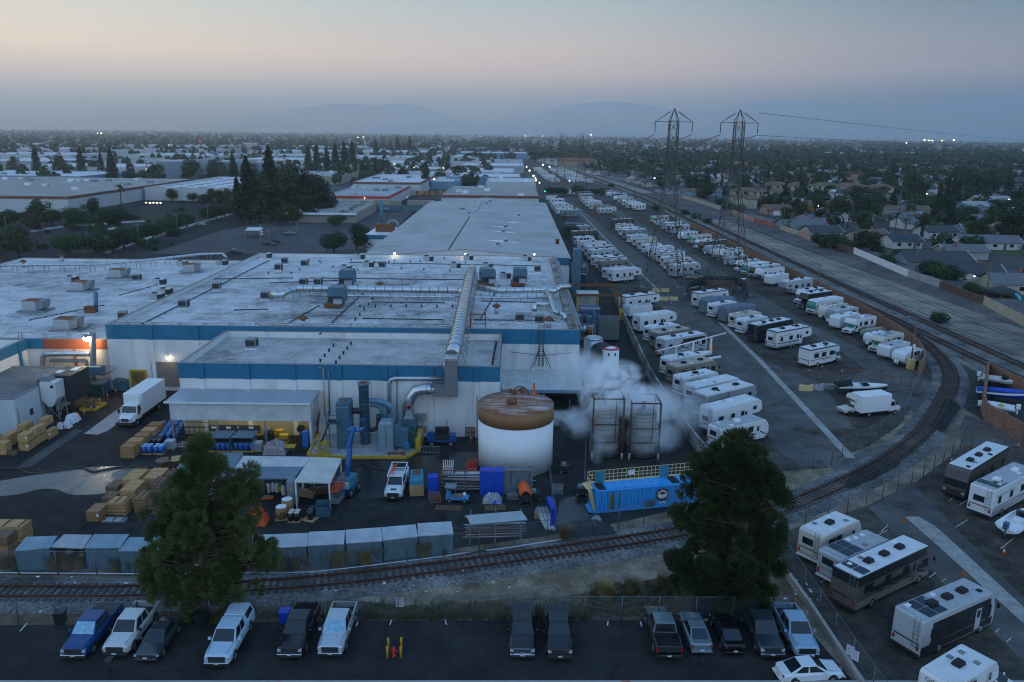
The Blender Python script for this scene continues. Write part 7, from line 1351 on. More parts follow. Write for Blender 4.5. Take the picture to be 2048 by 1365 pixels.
def boat(L,hullm,label,wind=True,outboard=None,trailer=True,cover=None,deckm=WHITE):
 t=Z1('boat',label,'boat');secs=[];n=9
 for i in range(n):
  f=i/(n-1);x=-L/2+L*f;w_=1.15*(1-max(0,f-.45)**2*3.1)if f<1 else.06;w_=max(.06,w_);kz=.55+.55*max(0,f-.5)**2*2;g=1.35+.25*f
  secs.append([(x,0,kz),(x,-w_*.75,kz+.32),(x,-w_,g-.25),(x,-w_,g),(x,-w_*.86,g),(x,-w_*.8,g-.35 if f<.62 else g+.05),(x,w_*.8,g-.35 if f<.62 else g+.05),(x,w_*.86,g),(x,w_,g),(x,w_,g-.25),(x,w_*.75,kz+.32)])
 b=MB();b.loft(secs,ms=lambda i,k:1 if 2<=k<=7 else 0);b.Z0('hull',[hullm,deckm],t)
 if cover:b=MB();b.loft([[(x,-.98*wd,z),(x,0,z+.45),(x,.98*wd,z)]for x,wd,z in((-L/2,1.0,1.4),(0,1.05,1.6),(L*.25,.9,1.65),(L*.48,.15,1.62))],sm=True);b.Z0('boat_cover',cover,t)
 elif wind:b=MB();b.prism([(L*.0,1.35),(L*.16,1.45),(L*.06,1.95),(-.02*L,1.95)],-.6,.6);b.Z0('windscreen',GLASS,t);b=MB();b.box(-L*.2,-.4,.95,-L*.06,.4,1.5);b.Z0('console',deckm,t)
 if outboard:b=MB();b.cbox((-L/2-.35,0,1.55),(.55,.45,.7));b.cbox((-L/2-.3,0,.9),(.22,.14,1.));b.Z0('outboard_motor',outboard,t,.06)
 if trailer:
  b=MB();b.bar((-L/2,-.8,.4),(L*.2,-.8,.45),.1);b.bar((-L/2,.8,.4),(L*.2,.8,.45),.1);b.bar((L*.2,-.8,.45),(L/2+1.,0,.5),.1);b.bar((L*.2,.8,.45),(L/2+1.,0,.5),.1);b.bar((L/2+1,0,0),(L/2+1,0,.55),.08);b.Z0('trailer_frame',DARK,t)
  for s in(-1,1):b=MB();b.cyl((-L*.15,s*.95,.32),(-L*.15,s*1.15,.32),.32,n=14);b.Z0('wheel',BLACK,t)
 t['L']=L;return t
TAR_G=mat('cover_grey',(.12,.15,.18),.75,0,.15,1.2,bump=.3,bscale=3);TAR_W=mat('cover_pale',(.42,.44,.48),.7,0,.12,1.2,bump=.3,bscale=3)
TPL={};USED=set()
def tpl(key):
 if key not in TPL:
  D=dict(A1=lambda:rv('A',9.5,3.3,RW,TOPW,DECBR,GLASST,2,WHITE,seed=1),A2=lambda:rv('A',11.5,3.5,RBR,TOPW,DECB,GLASS,3,BLACK,lower=RDK,trim=RDK,seed=2),A3=lambda:rv('A',9.5,3.3,RC,TOPG,DECBR,GLASST,2,GREY,lower=RTAN,seed=3),A4=lambda:rv('A',10.5,3.4,RSV,TOPW,DECB,GLASS,2,BLACK,swirl=True,seed=4,band=[(2.3,3.,.4,.95,RDK)]),A5=lambda:rv('A',9.,3.2,RTAN,TOPT,DECB,GLASS,2,BLACK,lower=RBR,seed=5),A6=lambda:rv('A',11,3.5,RDK,TOPW,DECBL,GLASS,3,BLACK,seed=6,band=[(1.2,2.3,.3,.8,DECBL)]),C1=lambda:rv('C',8.6,3.3,RW,TOPW,DECB,GLASS,2,BLACK,trim=DECB,seed=7,ladder=False,rearwin=False,band=[(1.55,1.62,.25,.75,RDK),(2.6,2.68,.3,.7,RDK)]),C2=lambda:rv('C',7.4,3.1,RC,TOPG,DECBR,GLASST,1,GREY,seed=9,lower=RC),C3=lambda:rv('C',9.6,3.5,RDK,TOPW,DECG,GLASS,2,BLACK,seed=11),C4=lambda:rv('C',7.8,3.15,RW,TOPG,DECBR,GLASST,1,WHITE,seed=13,lower=RBR),T1=lambda:rv('T',7.6,3.0,RW,TOPW,DECG,acs=1,acm=BLACK,seed=14,band=[(.62,1.0,0,.9,RG)]),T2=lambda:rv('T',8.4,3.0,RW,TOPG,DECB,acs=1,acm=WHITE,swirl=True,seed=15),T3=lambda:rv('T',8.,3.05,RSV,TOPG,DECB,acs=1,acm=BLACK,noseM=DECG,seed=16),T4=lambda:rv('T',5.4,2.6,RW,TOPW,DECB,acs=1,acm=WHITE,seed=17),T5=lambda:rv('T',7.6,3.,RC,TOPT,DECBR,acs=1,acm=GREY,seed=18,lower=RC),T6=lambda:rv('T',5,2.4,RW,TOPW,DECG,acs=0,seed=19,ladder=False),F1=lambda:rv('F',10,3.6,RW,TOPW,DECB,acs=2,acm=BLACK,trim=DECB,seed=20,band=[(1.15,1.35,.05,.7,RG),(.62,1.0,0,.7,RSV)]),F2=lambda:rv('F',10.5,3.7,RG,TOPW,DECB,acs=2,acm=BLACK,trim=RW,seed=21,band=[(.7,3.5,.42,.44,RDK)]),F3=lambda:rv('F',9.2,3.6,RW,TOPT,DECB,acs=1,acm=BLACK,swirl=True,seed=22),F4=lambda:rv('F',9.6,3.6,RW,TOPW,DECBR,acs=1,acm=WHITE,swirl=True,noseM=DECB,seed=23),F5=lambda:rv('F',9.8,3.6,RTAN,TOPT,DECB,acs=2,acm=BLACK,seed=24),F6=lambda:rv('F',10.2,3.65,RSV,TOPW,DECBL,acs=2,acm=BLACK,noseM=DECG,lower=RG,seed=25),G1=lambda:rv('G',7,2.8,RW,TOPW,DECG,acs=0,seed=26),G2=lambda:rv('G',6.2,2.6,RW,TOPG,STEEL,acs=0,seed=27),V1=lambda:Z7(9,3.5,TAR_G,1),V2=lambda:Z7(8,3.2,TAR_W,2))
  TPL[key]=D[key]()
 return TPL[key]
WHAT=dict(A1='white motorhome with teal windshield',A2='brown-black motorhome with white roof',A3='cream and taupe motorhome with teal windshield',A4='silver motorhome with black swirls',A5='taupe motorhome with tan roof',A6='black motorhome with white roof',C1='white cab-over motorhome with black roof trim',C2='cream cab-over motorhome',C3='dark cab-over motorhome',C4='white cab-over motorhome with brown skirt',T1='white travel trailer',T2='white swirled travel trailer with grey roof',T3='silver travel trailer with dark nose',T4='small white travel trailer',T5='cream travel trailer with tan roof',T6='tiny white trailer',F1='white fifth-wheel trailer with black trim',F2='grey fifth-wheel trailer with white trim',F3='white swirled fifth-wheel with tan roof',F4='white fifth-wheel with black nose',F5='taupe fifth-wheel trailer',F6='two-tone grey fifth-wheel trailer',G1='white cargo trailer',G2='white cargo trailer with grey roof',V1='trailer under a dark grey cover',V2='trailer under a pale cover')
def park(key,corner,deg,label,group,front=False):
 """corner: near ground corner (rear end, or front end when front=True) in metres"""
 o=tpl(key)
 if key in USED:o=dup(o)
 USED.add(key);L=o['L'];a=math.radians(deg);u=Vector((math.cos(a),math.sin(a),0));nn=Vector((-u.y,u.x,0));c=Vector((corner[0],corner[1],0))
 c=c-u*(L/2)-nn*1.22 if front else c+u*(L/2)+nn*1.22
 if front:c=Vector((corner[0],corner[1],0))-u*(L/2)+Vector((u.y,-u.x,0))*0
 return Z13(o,c,a,label,group)
ORD=['nearest','second','third','fourth','fifth','sixth','seventh','eighth','ninth','tenth','eleventh','twelfth','thirteenth','fourteenth','fifteenth']
gA,gB,gC='campers in the left row by the factory road','campers in the middle row','campers in the right row along the brown wall'
A=[('T2',92.3,26.,'white trailer with grey roof half behind the right pine, left row'),('F4',97.7,26.3,'white fifth-wheel with black nose between pine and grey fifth-wheel'),('F2',103.3,26.6,'grey fifth-wheel with white roof edge, third from the right pine'),('A1',108.2,26.4,'white motorhome with cluttered roof behind the grey fifth-wheel'),('T1',113.4,25.7,'white-roofed trailer half in the steam, fifth from the pine'),('A5',118.6,25.6,'taupe-roofed motorhome in the steam with pale front roof edge'),('T1',123.6,25.6,'white trailer behind the taupe motorhome, in front of the mast boat'),(None,),('A4',134.8,26.8,'silver swirled motorhome just behind the mast boat'),('A5',140.2,26.5,'brown motorhome with tan roof behind the silver swirled one'),('T1',145.2,26.2,'white trailer with long roof behind the brown motorhome'),('F4',152.5,25.2,'white fifth-wheel with black swirls beside the lilac tarp boat'),(None,),('G2',166,25.1,'white box trailer with grey roof under the gantry post'),('F1',171.5,24.9,'white trailer farthest in the near left row, behind the gantry post')]
for q in A:
 if q[0]:park(q[0],(q[2],q[1]),32+rnd.uniform(-2,2),q[3],gA)
B=[('C1',50.4,129.6,'white cab-over motorhome with black trim, alone at the lane bend'),('F1',48.3,140.8,'white fifth-wheel with black trim behind the lone cab-over'),('A6',46.4,146,'black motorhome with white roof in the middle row'),('T1',45.9,152.6,'white trailer with chevron front left of the black motorhome'),('T5',45.5,157,'cream trailer left of the chevron trailer'),('V1',45.,163,'sagging grey-covered trailer beside the cream trailer'),('T1',43.6,167,'white trailer peeking from the sagging grey cover'),('V1',42.6,171.,'tall dark grey covered trailer by the boat fence'),('F1',42.3,176.5,'white trailer peeking from the tall dark cover')]
for k,x,y,lb in B:park(k,(x,y),34+rnd.uniform(-2,2),lb,gB)
C=[('T4',131.2,66.9,'small white trailer with propane tanks beside the pole foot'),('G2',135.4,66.3,'white slope-nosed cargo trailer behind the small trailer'),('C2',139.6,66.3,'cream cab-over motorhome with teal windshield'),('T6',144.,67.4,'tiny rounded white trailer behind the cream cab-over'),(None,),('C4',153.4,67.,'white cab-over motorhome with brown skirt right of the speed boat'),('G1',157.6,66.2,'white cargo trailer left of the brown-skirted motorhome'),('T3',162.5,67,'silver trailer with grey nose beside the cargo trailer'),('T5',166.6,67,'beige-nosed trailer beside the grey-nosed trailer'),('A1',171.,66.2,'white motorhome with bright teal windshield in the right row'),('C3',177.5,66.2,'dark cab-over motorhome with chrome grille in the right row'),('C1',182.5,67.2,'pale cab-over half hidden by the dark cab-over'),('F6',193,67,'grey-white fifth-wheel facing the lane past the dark cab-over'),('G1',206.2,67.6,'white cargo trailer beside the wooden lamp pole'),('F3',211.6,66.5,'tan-striped fifth-wheel with slanted nose beside the cargo trailer'),('A4',217,66.4,'silver motorhome with dark face near the tan-striped fifth-wheel'),('A1',221.5,65.6,'white motorhome with glowing windshield beside the silver one'),('C1',227,65,'white cab-over left of the glowing windshield'),('T3',238,64.8,'grey trailer right after the gap in the right row'),('F1',248,64.9,'white slope-nosed fifth-wheel right of the grey trailer'),('T5',253.5,64.6,'mauve-grey trailer behind the slope-nosed fifth-wheel'),('T3',260,63.8,'silver trailer near the right pylon legs'),('A2',268,63.9,'dark motorhome with bright cyan windshield'),('C4',275,63.6,'white cab-over beside the cyan-windshield motorhome'),('A3',287,64.3,'tan motorhome with teal windshield and car in front'),('T2',299,63.2,'white blue-skirted trailer behind the tan motorhome'),('A4',318,62.4,'swirled motorhome near the end of the right row'),('A1',330,62.6,'white motorhome at the end of the right row'),('T6',343,62.,'covered boat-like trailer at the far end of the right row'),('A3',356,62,'cream motorhome last before the rolling gate')]
for q in C:
 if q[0]:
  a=math.radians(213+rnd.uniform(-2,2));o=tpl(q[0]);L=(o['L']);o=dup(o)if q[0]in USED else o;USED.add(q[0]);u=Vector((math.cos(a),math.sin(a),0));n_=Vector((-u.y,u.x,0));c=Vector((q[2],q[1],0))-u*(L/2)-n_*0.9;Z13(o,c,a,q[3],gC)
def row(keys,pts,deg,where,group,front=False,jit=2):
 for i,(k,p_)in enumerate(zip(keys,pts)):
  lb=f'{WHAT[k]}, {ORD[i]} {where}'
  if front:
   a=math.radians(deg+rnd.uniform(-jit,jit));o=tpl(k);L=o['L'];o=dup(o)if k in USED else o;USED.add(k);u=Vector((math.cos(a),math.sin(a),0));n_=Vector((-u.y,u.x,0));Z13(o,Vector((*p_,0))-u*(L/2)-n_*.9,a,lb,group)
  else:park(k,p_,deg+rnd.uniform(-jit,jit),lb,group)
row(['F6','F5','F3','T1','F1','T2','F4','T1','T5','A3','T2','F2','A1','C1','A2'],[(44.5,216.6),(44.7,222),(45.1,228),(45.3,234.4),(45.4,241),(45.2,247),(44.6,252),(44.1,262.9),(44,271),(43.2,278),(42.6,288),(42.3,298),(42.2,308),(42.6,322),(42.6,338)],33,'from the tan hatchback','campers in the far middle row')
row(['F4','T2','F5','F1','T1','F6','A4','F3','G1','T1','A2','F2'],[(26.4,207.4),(25.6,213),(25.2,222),(25.1,228),(24.5,235),(24.2,244),(24,253),(23.6,262),(23.1,271),(22.6,281),(22.2,293),(21.6,308)],31,'up the far left row','campers in the far left row')
row(['V1','F2','T1','F1','F4','T2','A1','G1'],[(21.,322),(23,378),(21.6,390),(21.3,402),(20.6,415),(20.5,430),(20.3,448),(20.2,475)],28,'past the palm by the hall corner','campers in the left row past the far gate')
row(['F1','F5','T5','A1','C4','T1','F2','A2'],[(42.5,394),(41.8,406),(41,420),(40.2,434),(40,450),(39.9,467),(39.8,483),(39.6,500)],31,'past the gate in the middle row','campers in the middle row past the far gate')
row(['F4','A1','C1','A3','T2','A4','T1','T3'],[(60.7,415),(60.8,430),(60.8,446),(60.6,462),(60.4,478),(61,494),(60,510),(58.6,524)],212,'past the gate in the right row','campers in the right row past the far gate',True)
for i in range(42):
 cidx=i%3;r_=i//3;y=655+r_*17;x=(30,48,63)[cidx]-(y-650)*.04+rnd.uniform(-1,1);k=['T1','F1','A1','T2','C1','F4','T5','A3','G1'][(i*5+r_)%9]
 park(k,(x,y),(25,28,205)[cidx]+rnd.uniform(-4,4),f'{WHAT[k]}, far lit lot, {ORD[r_]} up its {["left","middle","right"][cidx]} row','campers in the far lit lot')
def uniq(o,corner,deg,label,grp='campers in the lower right lot'):
 L=o['L'];a=math.radians(deg);u=Vector((math.cos(a),math.sin(a),0));nn=Vector((-u.y,u.x,0));return Z13(o,Vector((*corner,0))+u*(L/2)+nn*1.22,a,label,grp)
uniq(rv('T',6.6,3.1,RC,TOPW,DECBR,acs=1,acm=BLACK,seed=31),P(1638,1137),36,'grimy white trailer with one black roof box, beside the right pine')
uniq(rv('T',7.6,2.9,RSV,TOPG,DECG,acs=0,acm=WHITE,solar=4,seed=32,ladder=False),(28.6,61.4),33,'grey-roofed trailer with solar panels squeezed behind the brown motorhome')
uniq(rv('A',10.9,3.4,pm('bronze',(.12,.1,.085)),TOPW,DECB,GLASS,3,BLACK,swirl=True,lower=RTAN,trim=RDK,solar=2,seed=33,rearwin=False,band=[(2.55,3.3,0,.93,RDK),(1.5,1.95,.2,.9,RDK)]),P(1707,1233),33,'bronze motorhome with bright white roof and black edges')
uniq(rv('A',9.3,3.4,RSV,TOPG,DECB,GLASS,3,BLACK,swirl=True,lower=RDK,solar=4,seed=34,rearwin=False,band=[(1.15,2.95,.12,.95,RDK)]),P(1836,1325),29,'silver and black swirled motorhome with four solar panels')
uniq(rv('T',6,2.9,RW,TOPW,DECB,acs=1,acm=BLACK,seed=35,rearwin=False,ladder=False,text='Coleman'),P(1897,1452),33,'white lettered trailer at the bottom edge of the photo')
a=math.radians(220);o=tpl('A2');o=dup(o);u=Vector((math.cos(a),math.sin(a),0));n_=Vector((-u.y,u.x,0));p=P(1928,1005);Z13(o,Vector((*p,0))-u*(o['L']/2)-n_*1.22,a,'black-brown motorhome facing the camera beside the rolling gate','campers in the lower right lot')
uniq(rv('A',10.5,3.4,RW,TOPG,DECBR,GLASS,2,WHITE,lower=RSV,solar=3,seed=36),P(1980,1044),36,'long white motorhome with grimy roof right of the black-brown one')
o=boat(6.5,WHITE,'white open boat with blue outboard at the right edge',True,mat('outboard_blue',(.05,.1,.17),.35));Z13(o,(*P(2040,1060),0),math.radians(36))
car('white car at the very bottom right corner of the lot','sedan',MATS['car_white'],P(1975,1378)[0],P(1975,1378)[1],.9,name='sedan')
o=boat(7.5,mat('dark_green_hull',(.01,.04,.04),.3),'white-topped boat with dark green hull behind the rolling gate corner',True,None);Z13(o,(*P(1722,788),0),math.radians(-3))
b=MB();b.loft([[(-4.,-1.2,1.3),(-4.,0,1.9),(-4.,1.2,1.3)],[(-1.8,-1.3,1.7),(-1.8,0,2.3),(-1.8,1.3,1.7)]],sm=True);o2=b.Z0('boat_cover',BLACK);o2.parent=o
o=boat(7.,mat('grey_hull',(.2,.25,.27),.3),'speed boat with beige cover in the right row',True,None,True,mat('beige_cover',(.3,.26,.19),.8,0,.2,2));Z13(o,(70.5,152.,0),math.radians(213))
o=boat(7.5,WHITE,'boat under a lilac-white tarp in the left row',False,None,True,mat('lilac_tarp',(.48,.45,.58),.6,0,.2,2,bump=.4,bscale=4));Z13(o,(29.8,162.5,0),math.radians(30))
o=boat(9,WHITE,'white trimaran sailing boat with long lowered mast and red panel',True,None);Z13(o,(31.3,132.8,0),math.radians(30));o.name='sailing_boat'
b=MB();b.cyl((-8,0,3.),(7.5,0,4.4),.13,n=8);b.Z0('mast',WHITE,o);b=MB();b.box(-4,-.1,1.3,-3.8,.1,3.3);b.box(-.2,-.15,1.3,.1,.15,3.7);b.box(3.9,-.15,1.3,4.2,.15,4.1);b.Z0('mast_crutch',WHITE,o);b=MB();b.prism([(3.0,1.4),(4.6,1.5),(4.6,2.6)],-.08,.08);b.Z0('red_panel',ORANGE,o);b=MB();b.box(-8.1,-.06,2.4,-7.9,.06,3.);b.Z0('red_flag',RED,o)
for s in(-1.9,1.9):b=MB();b.loft([[(x,s-w_,.9),(x,s,.6),(x,s+w_,.9),(x,s,1.1)]for x,w_ in((-3,.1),(-1,.3),(2,.3),(4.8,.05))]);b.Z0('float',WHITE,o)
o=boat(6,WHITE,'white outboard boat in the little walled boat yard',True,WHITE);Z13(o,(*P(2003,775),0),math.radians(-40));o=boat(6.5,BLUET,'boat under a vivid blue cover in the little walled yard',False,None,True,BLUET);Z13(o,(*P(2000,802),0),math.radians(-25));o=boat(4.6,WHITE,'small white dinghy with yellow and green gear in the walled yard',False,WHITE);Z13(o,(*P(1990,828),0),math.radians(150))
for c,m,s in((-.6,YEL,-.3),(.9,mat('gear_green',(.02,.3,.12),.6),.2)):b=MB();b.lathe([(.3,1.05),(.35,1.3),(.1,1.55)],(c,s,0),12);b.Z0('gear_bag',m,o)
t=Z1('box_truck','white cube van with long box beside the chain link fence','van',(*P(1722,838),0),math.radians(17));b=MB();b.box(0,.05,.75,4.9,2.4,3.2);b.Z0('cargo_box',WHITE,t,.06);b=MB();b.prism([(4.9,.5),(6.8,.45),(6.9,.7),(6.8,1.1),(6.1,1.25),(5.6,2.2),(4.9,2.6)],.25,2.2,'y');b.Z0('cab',WHITE,t,.08)
b=MB();b.poly([(6.1,.4,1.29),(6.1,2.05,1.29),(5.62,1.95,2.15),(5.62,.5,2.15)]);b.Z0('windshield',GLASS,t);b=MB();Z12(b,[(5.1,1.35),(5.9,1.35),(5.6,2.0),(5.1,2.0)],.24);b.Z0('side_window',GLASS,t);b=MB();b.box(0,.4,.4,6.5,2.,.75);b.Z0('chassis',BLACK,t)
for x in(1.4,5.9):
 for y0,y1 in((.1,.4),(2.05,2.35)):b=MB();b.cyl((x,y0,.36),(x,y1,.36),.36,n=16);o=b.Z0('wheel',BLACK,t);b=MB();b.cyl((x,y0-.02,.36),(x,y1+.02,.36),.2,n=12);b.Z0('rim',STEEL,o)
t=Z1('pickup_camper','old cream pickup camper facing left behind the cube van','camper',(*P(1712,826),0),math.radians(195));b=MB();b.prism([(-1.5,.5),(2.6,.45),(2.7,.9),(1.3,1.05),(.8,1.7),(-.6,1.75),(-1.5,1.1)],-.9,.9,'y');b.Z0('body',RC,t,.06);b=MB();b.prism([(-3,.9),(-.5,.9),(-.4,1.85),(1.1,1.9),(1.25,2.3),(1.,2.75),(-3,2.8)],-1.05,1.05,'y');b.Z0('camper_box',RC,t,.07);b=MB();b.poly([(1.29,-.9,.0+1.1),(1.29,.9,1.1),(.83,.8,1.68),(.83,-.8,1.68)]);b.Z0('windshield',GLASS,t);b=MB();b.poly([(1.23,-.8,2.05),(1.27,.8,2.05),(1.14,.8,2.5),(1.14,-.8,2.5)]);b.Z0('overcab_window',GLASS,t)
for x in(1.8,-1.4):
 for s in(-1,1):b=MB();b.cyl((x,s*.7,.36),(x,s*.92,.36),.36,n=14);b.Z0('wheel',BLACK,t)
for i,(px,py,lb,m)in enumerate([(1611,781,'pale yellow concrete block at the left of the barrier row',CREAM),(1633,780,'grey concrete block second in the barrier row',CONC),(1654,778,'grey concrete block nearest the dark-hulled boat',CONC),(1328,601,'pale yellow barrier left of the pair in front of the pylon pen',CREAM),(1347,601,'pale yellow barrier right of the pair in front of the pylon pen',CREAM),(1312,584,'yellow barrier behind the left pylon legs',CREAM),(1330,584,'second yellow barrier behind the left pylon legs',CREAM),(1283,592,'yellow barrier beside the orange netting roll',CREAM)]):
 t=Z1('concrete_barrier',lb,'barrier',P3(px,py),-.1,'concrete barriers');b=MB();b.box(-1,-.4,0,1,.4,.8,0,.04,.08);b.Z0('barrier_block',m,t);b=MB();b.box(-.3,-.1,.8,-.2,.1,.9);b.box(.2,-.1,.8,.3,.1,.9);b.Z0('lifting_loop',DARK,t)
fence('screened_pen',[P(1380,605),P(1372,585),P(1400,570),P(1470,568),P(1495,585),P(1488,604)],2.2,'dark screened pen around the right pylon feet',3,mesh=mat('dark_screen',(.025,.03,.035),.9))
wall('timber_pen',[P(1412,592),P(1462,594),P(1468,574),P(1415,572),P(1412,592)],1.6,mat('brown_boards',(.16,.09,.07),.9,0,.2,2),'brown boarded enclosure inside the dark screened pen',.1,cat='enclosure')
t=Z1('portable_toilet','blue portable toilet behind the dark screened pen','toilet',P3(1486,574));b=MB();b.box(-.6,-.6,0,.6,.6,2.1,0,.05,.05);b.Z0('cabin',BLUEP,t);b=MB();b.box(-.62,-.62,2.1,.62,.62,2.3,0,.15,.15);b.Z0('toilet_roof',WHITE,t);b=MB();b.box(-.4,-.63,.1,.4,-.6,1.9);b.Z0('door',BLUEP,t)
t=Z1('saw_horse','white A-frame trestle beside the dark screened pen','trestle',P3(1388,590));b=MB()
for s in(-1,1):b.bar((-.9*1,0,0),(0,0,1.8),.12);b.bar((.9,0,0),(0,0,1.8),.12);b.bar((-1.2,0,1.6),(1.2,.5,2.1),.15)
b.Z0('trestle_leg',WHITE,t);b=MB();b.box(-.7,-.05,.8,.7,.05,.95);b.Z0('crossbar',WHITE,t)
t=Z1('fire_hydrant','red fire hydrant between four yellow bollards','hydrant',P3(788,1313));b=MB();b.lathe([(.17,0),(.17,.08),(.12,.1),(.12,.55),(.15,.57),(.15,.62),(.1,.75),(.03,.82)],(0,0,0),16);b.Z0('barrel',RED,t);b=MB();b.cyl((-.25,0,.45),(.25,0,.45),.07,n=10);b.cyl((0,-.22,.42),(0,0,.42),.09,n=10);b.Z0('outlet',RED,t)
for k,(x,y)in enumerate(((775,1317),(802,1317),(777,1300),(803,1299))):
 t=Z1('bollard',['near left yellow bollard beside the red hydrant','near right yellow bollard beside the red hydrant','far left yellow bollard beside the red hydrant','far right yellow bollard beside the red hydrant'][k],'bollard',P3(x,y),0,'yellow bollards around the hydrant');b=MB();b.lathe([(.09,0),(.09,.95),(.07,1.02),(.02,1.05)],(0,0,0),12);b.Z0('post',YEL,t);b=MB();b.lathe([(.16,0),(.16,.03)],(0,0,0),12);b.Z0('base',DARK,t)
def wheelie(px,py,lb,m,rz=0):
 t=Z1('rubbish_bin',lb,'bin',P3(px,py),rz);b=MB();b.box(-.32,-.35,.05,.32,.35,1.,0,-.06,-.06);b.Z0('bin_body',m,t);b=MB();b.box(-.42,-.45,1.,.42,.45,1.08);b.Z0('lid',m,t);b=MB();b.cyl((-.33,.35,.12),(.33,.35,.12),.12,n=10);b.Z0('wheel',BLACK,t)
DBIN=mat('dark_bin',(.012,.018,.02),.5);wheelie(122,1246,'dark rubbish bin beside the royal blue pickup',DBIN,.2);wheelie(400,1252,'black rubbish bin at the foot of the left pine',DBIN,.5);wheelie(1395,1232,'dark bin left of the pair under the right pine',DBIN);wheelie(1414,1232,'dark bin right of the pair under the right pine',DBIN);wheelie(571,1244,'small bright blue bin behind the black pickup',BLUET)
t=Z1('lot_light','small dark lamp head on a short pole at the bottom edge','light',P3(221,1346));b=MB();b.cyl((0,0,0),(0,0,1.),.05,n=8);b.Z0('pole',DARK,t);b=MB();b.box(-.25,-.3,1.,.25,.3,1.15);b.Z0('lamp_head',DARK,t)
for k,(px,py,lb)in enumerate(((801,1236,'white notice sign on the front fence behind the hydrant'),(1698,1335,'white notice sign on the kerb fence by the bottom lot'),(1707,1345,'second smaller notice sign on the kerb fence'))):
 p=P(px,py);t=Z1('notice_sign',lb,'sign',(*p,0),0 if k==0 else-.9);b=MB();b.box(-.3,-.16,1.1,.3,-.13,1.9);b.Z0('sign_plate',mat('sign_lilac',(.5,.5,.6),.6),t);b=MB()
 for q in range(4):b.box(-.22,-.165,1.75-q*.15,.22,-.161,1.8-q*.15)
 b.Z0('print_lines',RED if k==0 else GREY,t)
b0=MB();b0.poly([(-.25,-.15,.03),(.2,-.2,.08),(.28,.15,.03),(-.15,.2,.12)]);sm_=b0.mesh('paper_scrap',[WHITE])
for i in range(34):
 px,py=rnd.choice([(rnd.uniform(560,1340),rnd.uniform(1130,1200)),(rnd.uniform(1560,1640),rnd.uniform(1150,1240)),(rnd.uniform(20,300),rnd.uniform(1150,1240))]);o=bpy.data.objects.new('paper_scrap',sm_);col.objects.link(o);o.location=P3(px,py,.2 if py<1200 else.01);o.rotation_euler[2]=rnd.random()*6;o.scale=(rnd.uniform(.25,.8),)*3;tag(o,'scrap of white litter lying in the dirt beside the railway spur','litter','scraps of litter along the spur')
for i,(a_,c_)in enumerate([((903,1118),(972,1105)),((1165,1200),(1225,1220)),((1250,1212),(1290,1205)),((1300,1208),(1340,1180)),((1170,1215),(1230,1225))]):
 b=MB();b.bar((*P(*a_),.12),(*P(*c_),.12),.24,.2);tag(b.Z0('old_sleeper',SLEEP),['rusty rail piece lying beside the shed end','old dark sleeper heap lying behind the front fence','long sleeper under the right pine edge','slanting sleeper by the dry grass tufts','second dark sleeper behind the front fence'][i],'sleeper')
 # pylons, poles and wires
PYL=mat('pylon_steel',(.1,.09,.08),.6,.5,.2,.3)
def pylon(name,label,x,y,Ht,k=1.):
 t=Z1(name,label,'pylon',(x,y,0));zw=Ht*.62;zt=Ht*.935;hb,hw=4.6*k,1.15*k
 def hwid(z):return hb+(hw-hb)*min(1,z/zw)if z<zw else hw*(1-.12*(z-zw)/(zt-zw))
 b=MB();c=MB();w_=.13*k
 lv=[0,.1,.2,.3,.39,.47,.54,.62,.67,.72,.77,.82,.87,.935]
 L=[]
 for f in lv:z=Ht*f;h_=hwid(z);L.append([(-h_,-h_,z),(h_,-h_,z),(h_,h_,z),(-h_,h_,z)])
 for a,d in zip(L,L[1:]):
  for i in range(4):
   j=(i+1)%4;b.bar(a[i],d[i],w_*1.5)
   c.bar(a[i],d[j],w_*.7);c.bar(a[j],d[i],w_*.7);c.bar(d[i],d[j],w_*.7)
 for p in L[-1]:b.bar(p,(0,0,Ht),w_)
 b.Z0('tower_leg',PYL,t);c.Z0('lattice',PYL,t)
 for z,hwid_ in((Ht*.93,4.45*k),(Ht*.76,4.45*k)):
  c=MB()
  for s in(-1,1):
   for yy in(-.8*k,.8*k):c.bar((s*hw*.8,yy,z),(s*hwid_,0,z),w_);c.bar((s*hw*.8,yy,z+(Ht-z if z>Ht*.9 else 2.2*k)*.75),(s*hwid_,0,z),w_*.8)
  c.bar((-hwid_,0,z),(hwid_,0,z),w_);c.Z0('crossarm',PYL,t)
  for s in(-1,1):q=MB();q.cyl((s*hwid_,0,z),(s*hwid_,0,z-2.4*k),.1*k,n=6);q.Z0('insulator',DARK,t)
 for p in L[0]:q=MB();q.box(p[0]-.5,p[1]-.5,0,p[0]+.5,p[1]+.5,.5);q.Z0('footing',CONC,t)
 return t
P1,P2,P3_,P4_=(38.1,197.5),(53.7,197.2),(34.5,600),(49.6,600)
pylon('power_pylon','left of the two tall lattice pylons in the storage lot',*P1,PY(1344,217,P1[1])[1]);pylon('power_pylon','right of the two tall lattice pylons in the storage lot',*P2,PY(1463,219,P2[1])[1])
pylon('power_pylon','left of the two distant lattice pylons above the far lot',*P3_,39.5);pylon('power_pylon','right of the two distant lattice pylons above the far lot',*P4_,39.5)
WIRE=mat('cable_dark',(.03,.03,.035),.6)
def wire(label,a,c,sag=4,r=.03,n=14,z=None):
 b=MB();pts=[]
 for i in range(n+1):f=i/n;pts.append(tuple(p+(q-p)*f for p,q in zip(a,c)));pts[-1]=(pts[-1][0],pts[-1][1],pts[-1][2]-sag*4*f*(1-f))
 b.tube(pts,r,4,cap=False);return tag(b.Z0('power_line',WIRE),label,'wire')
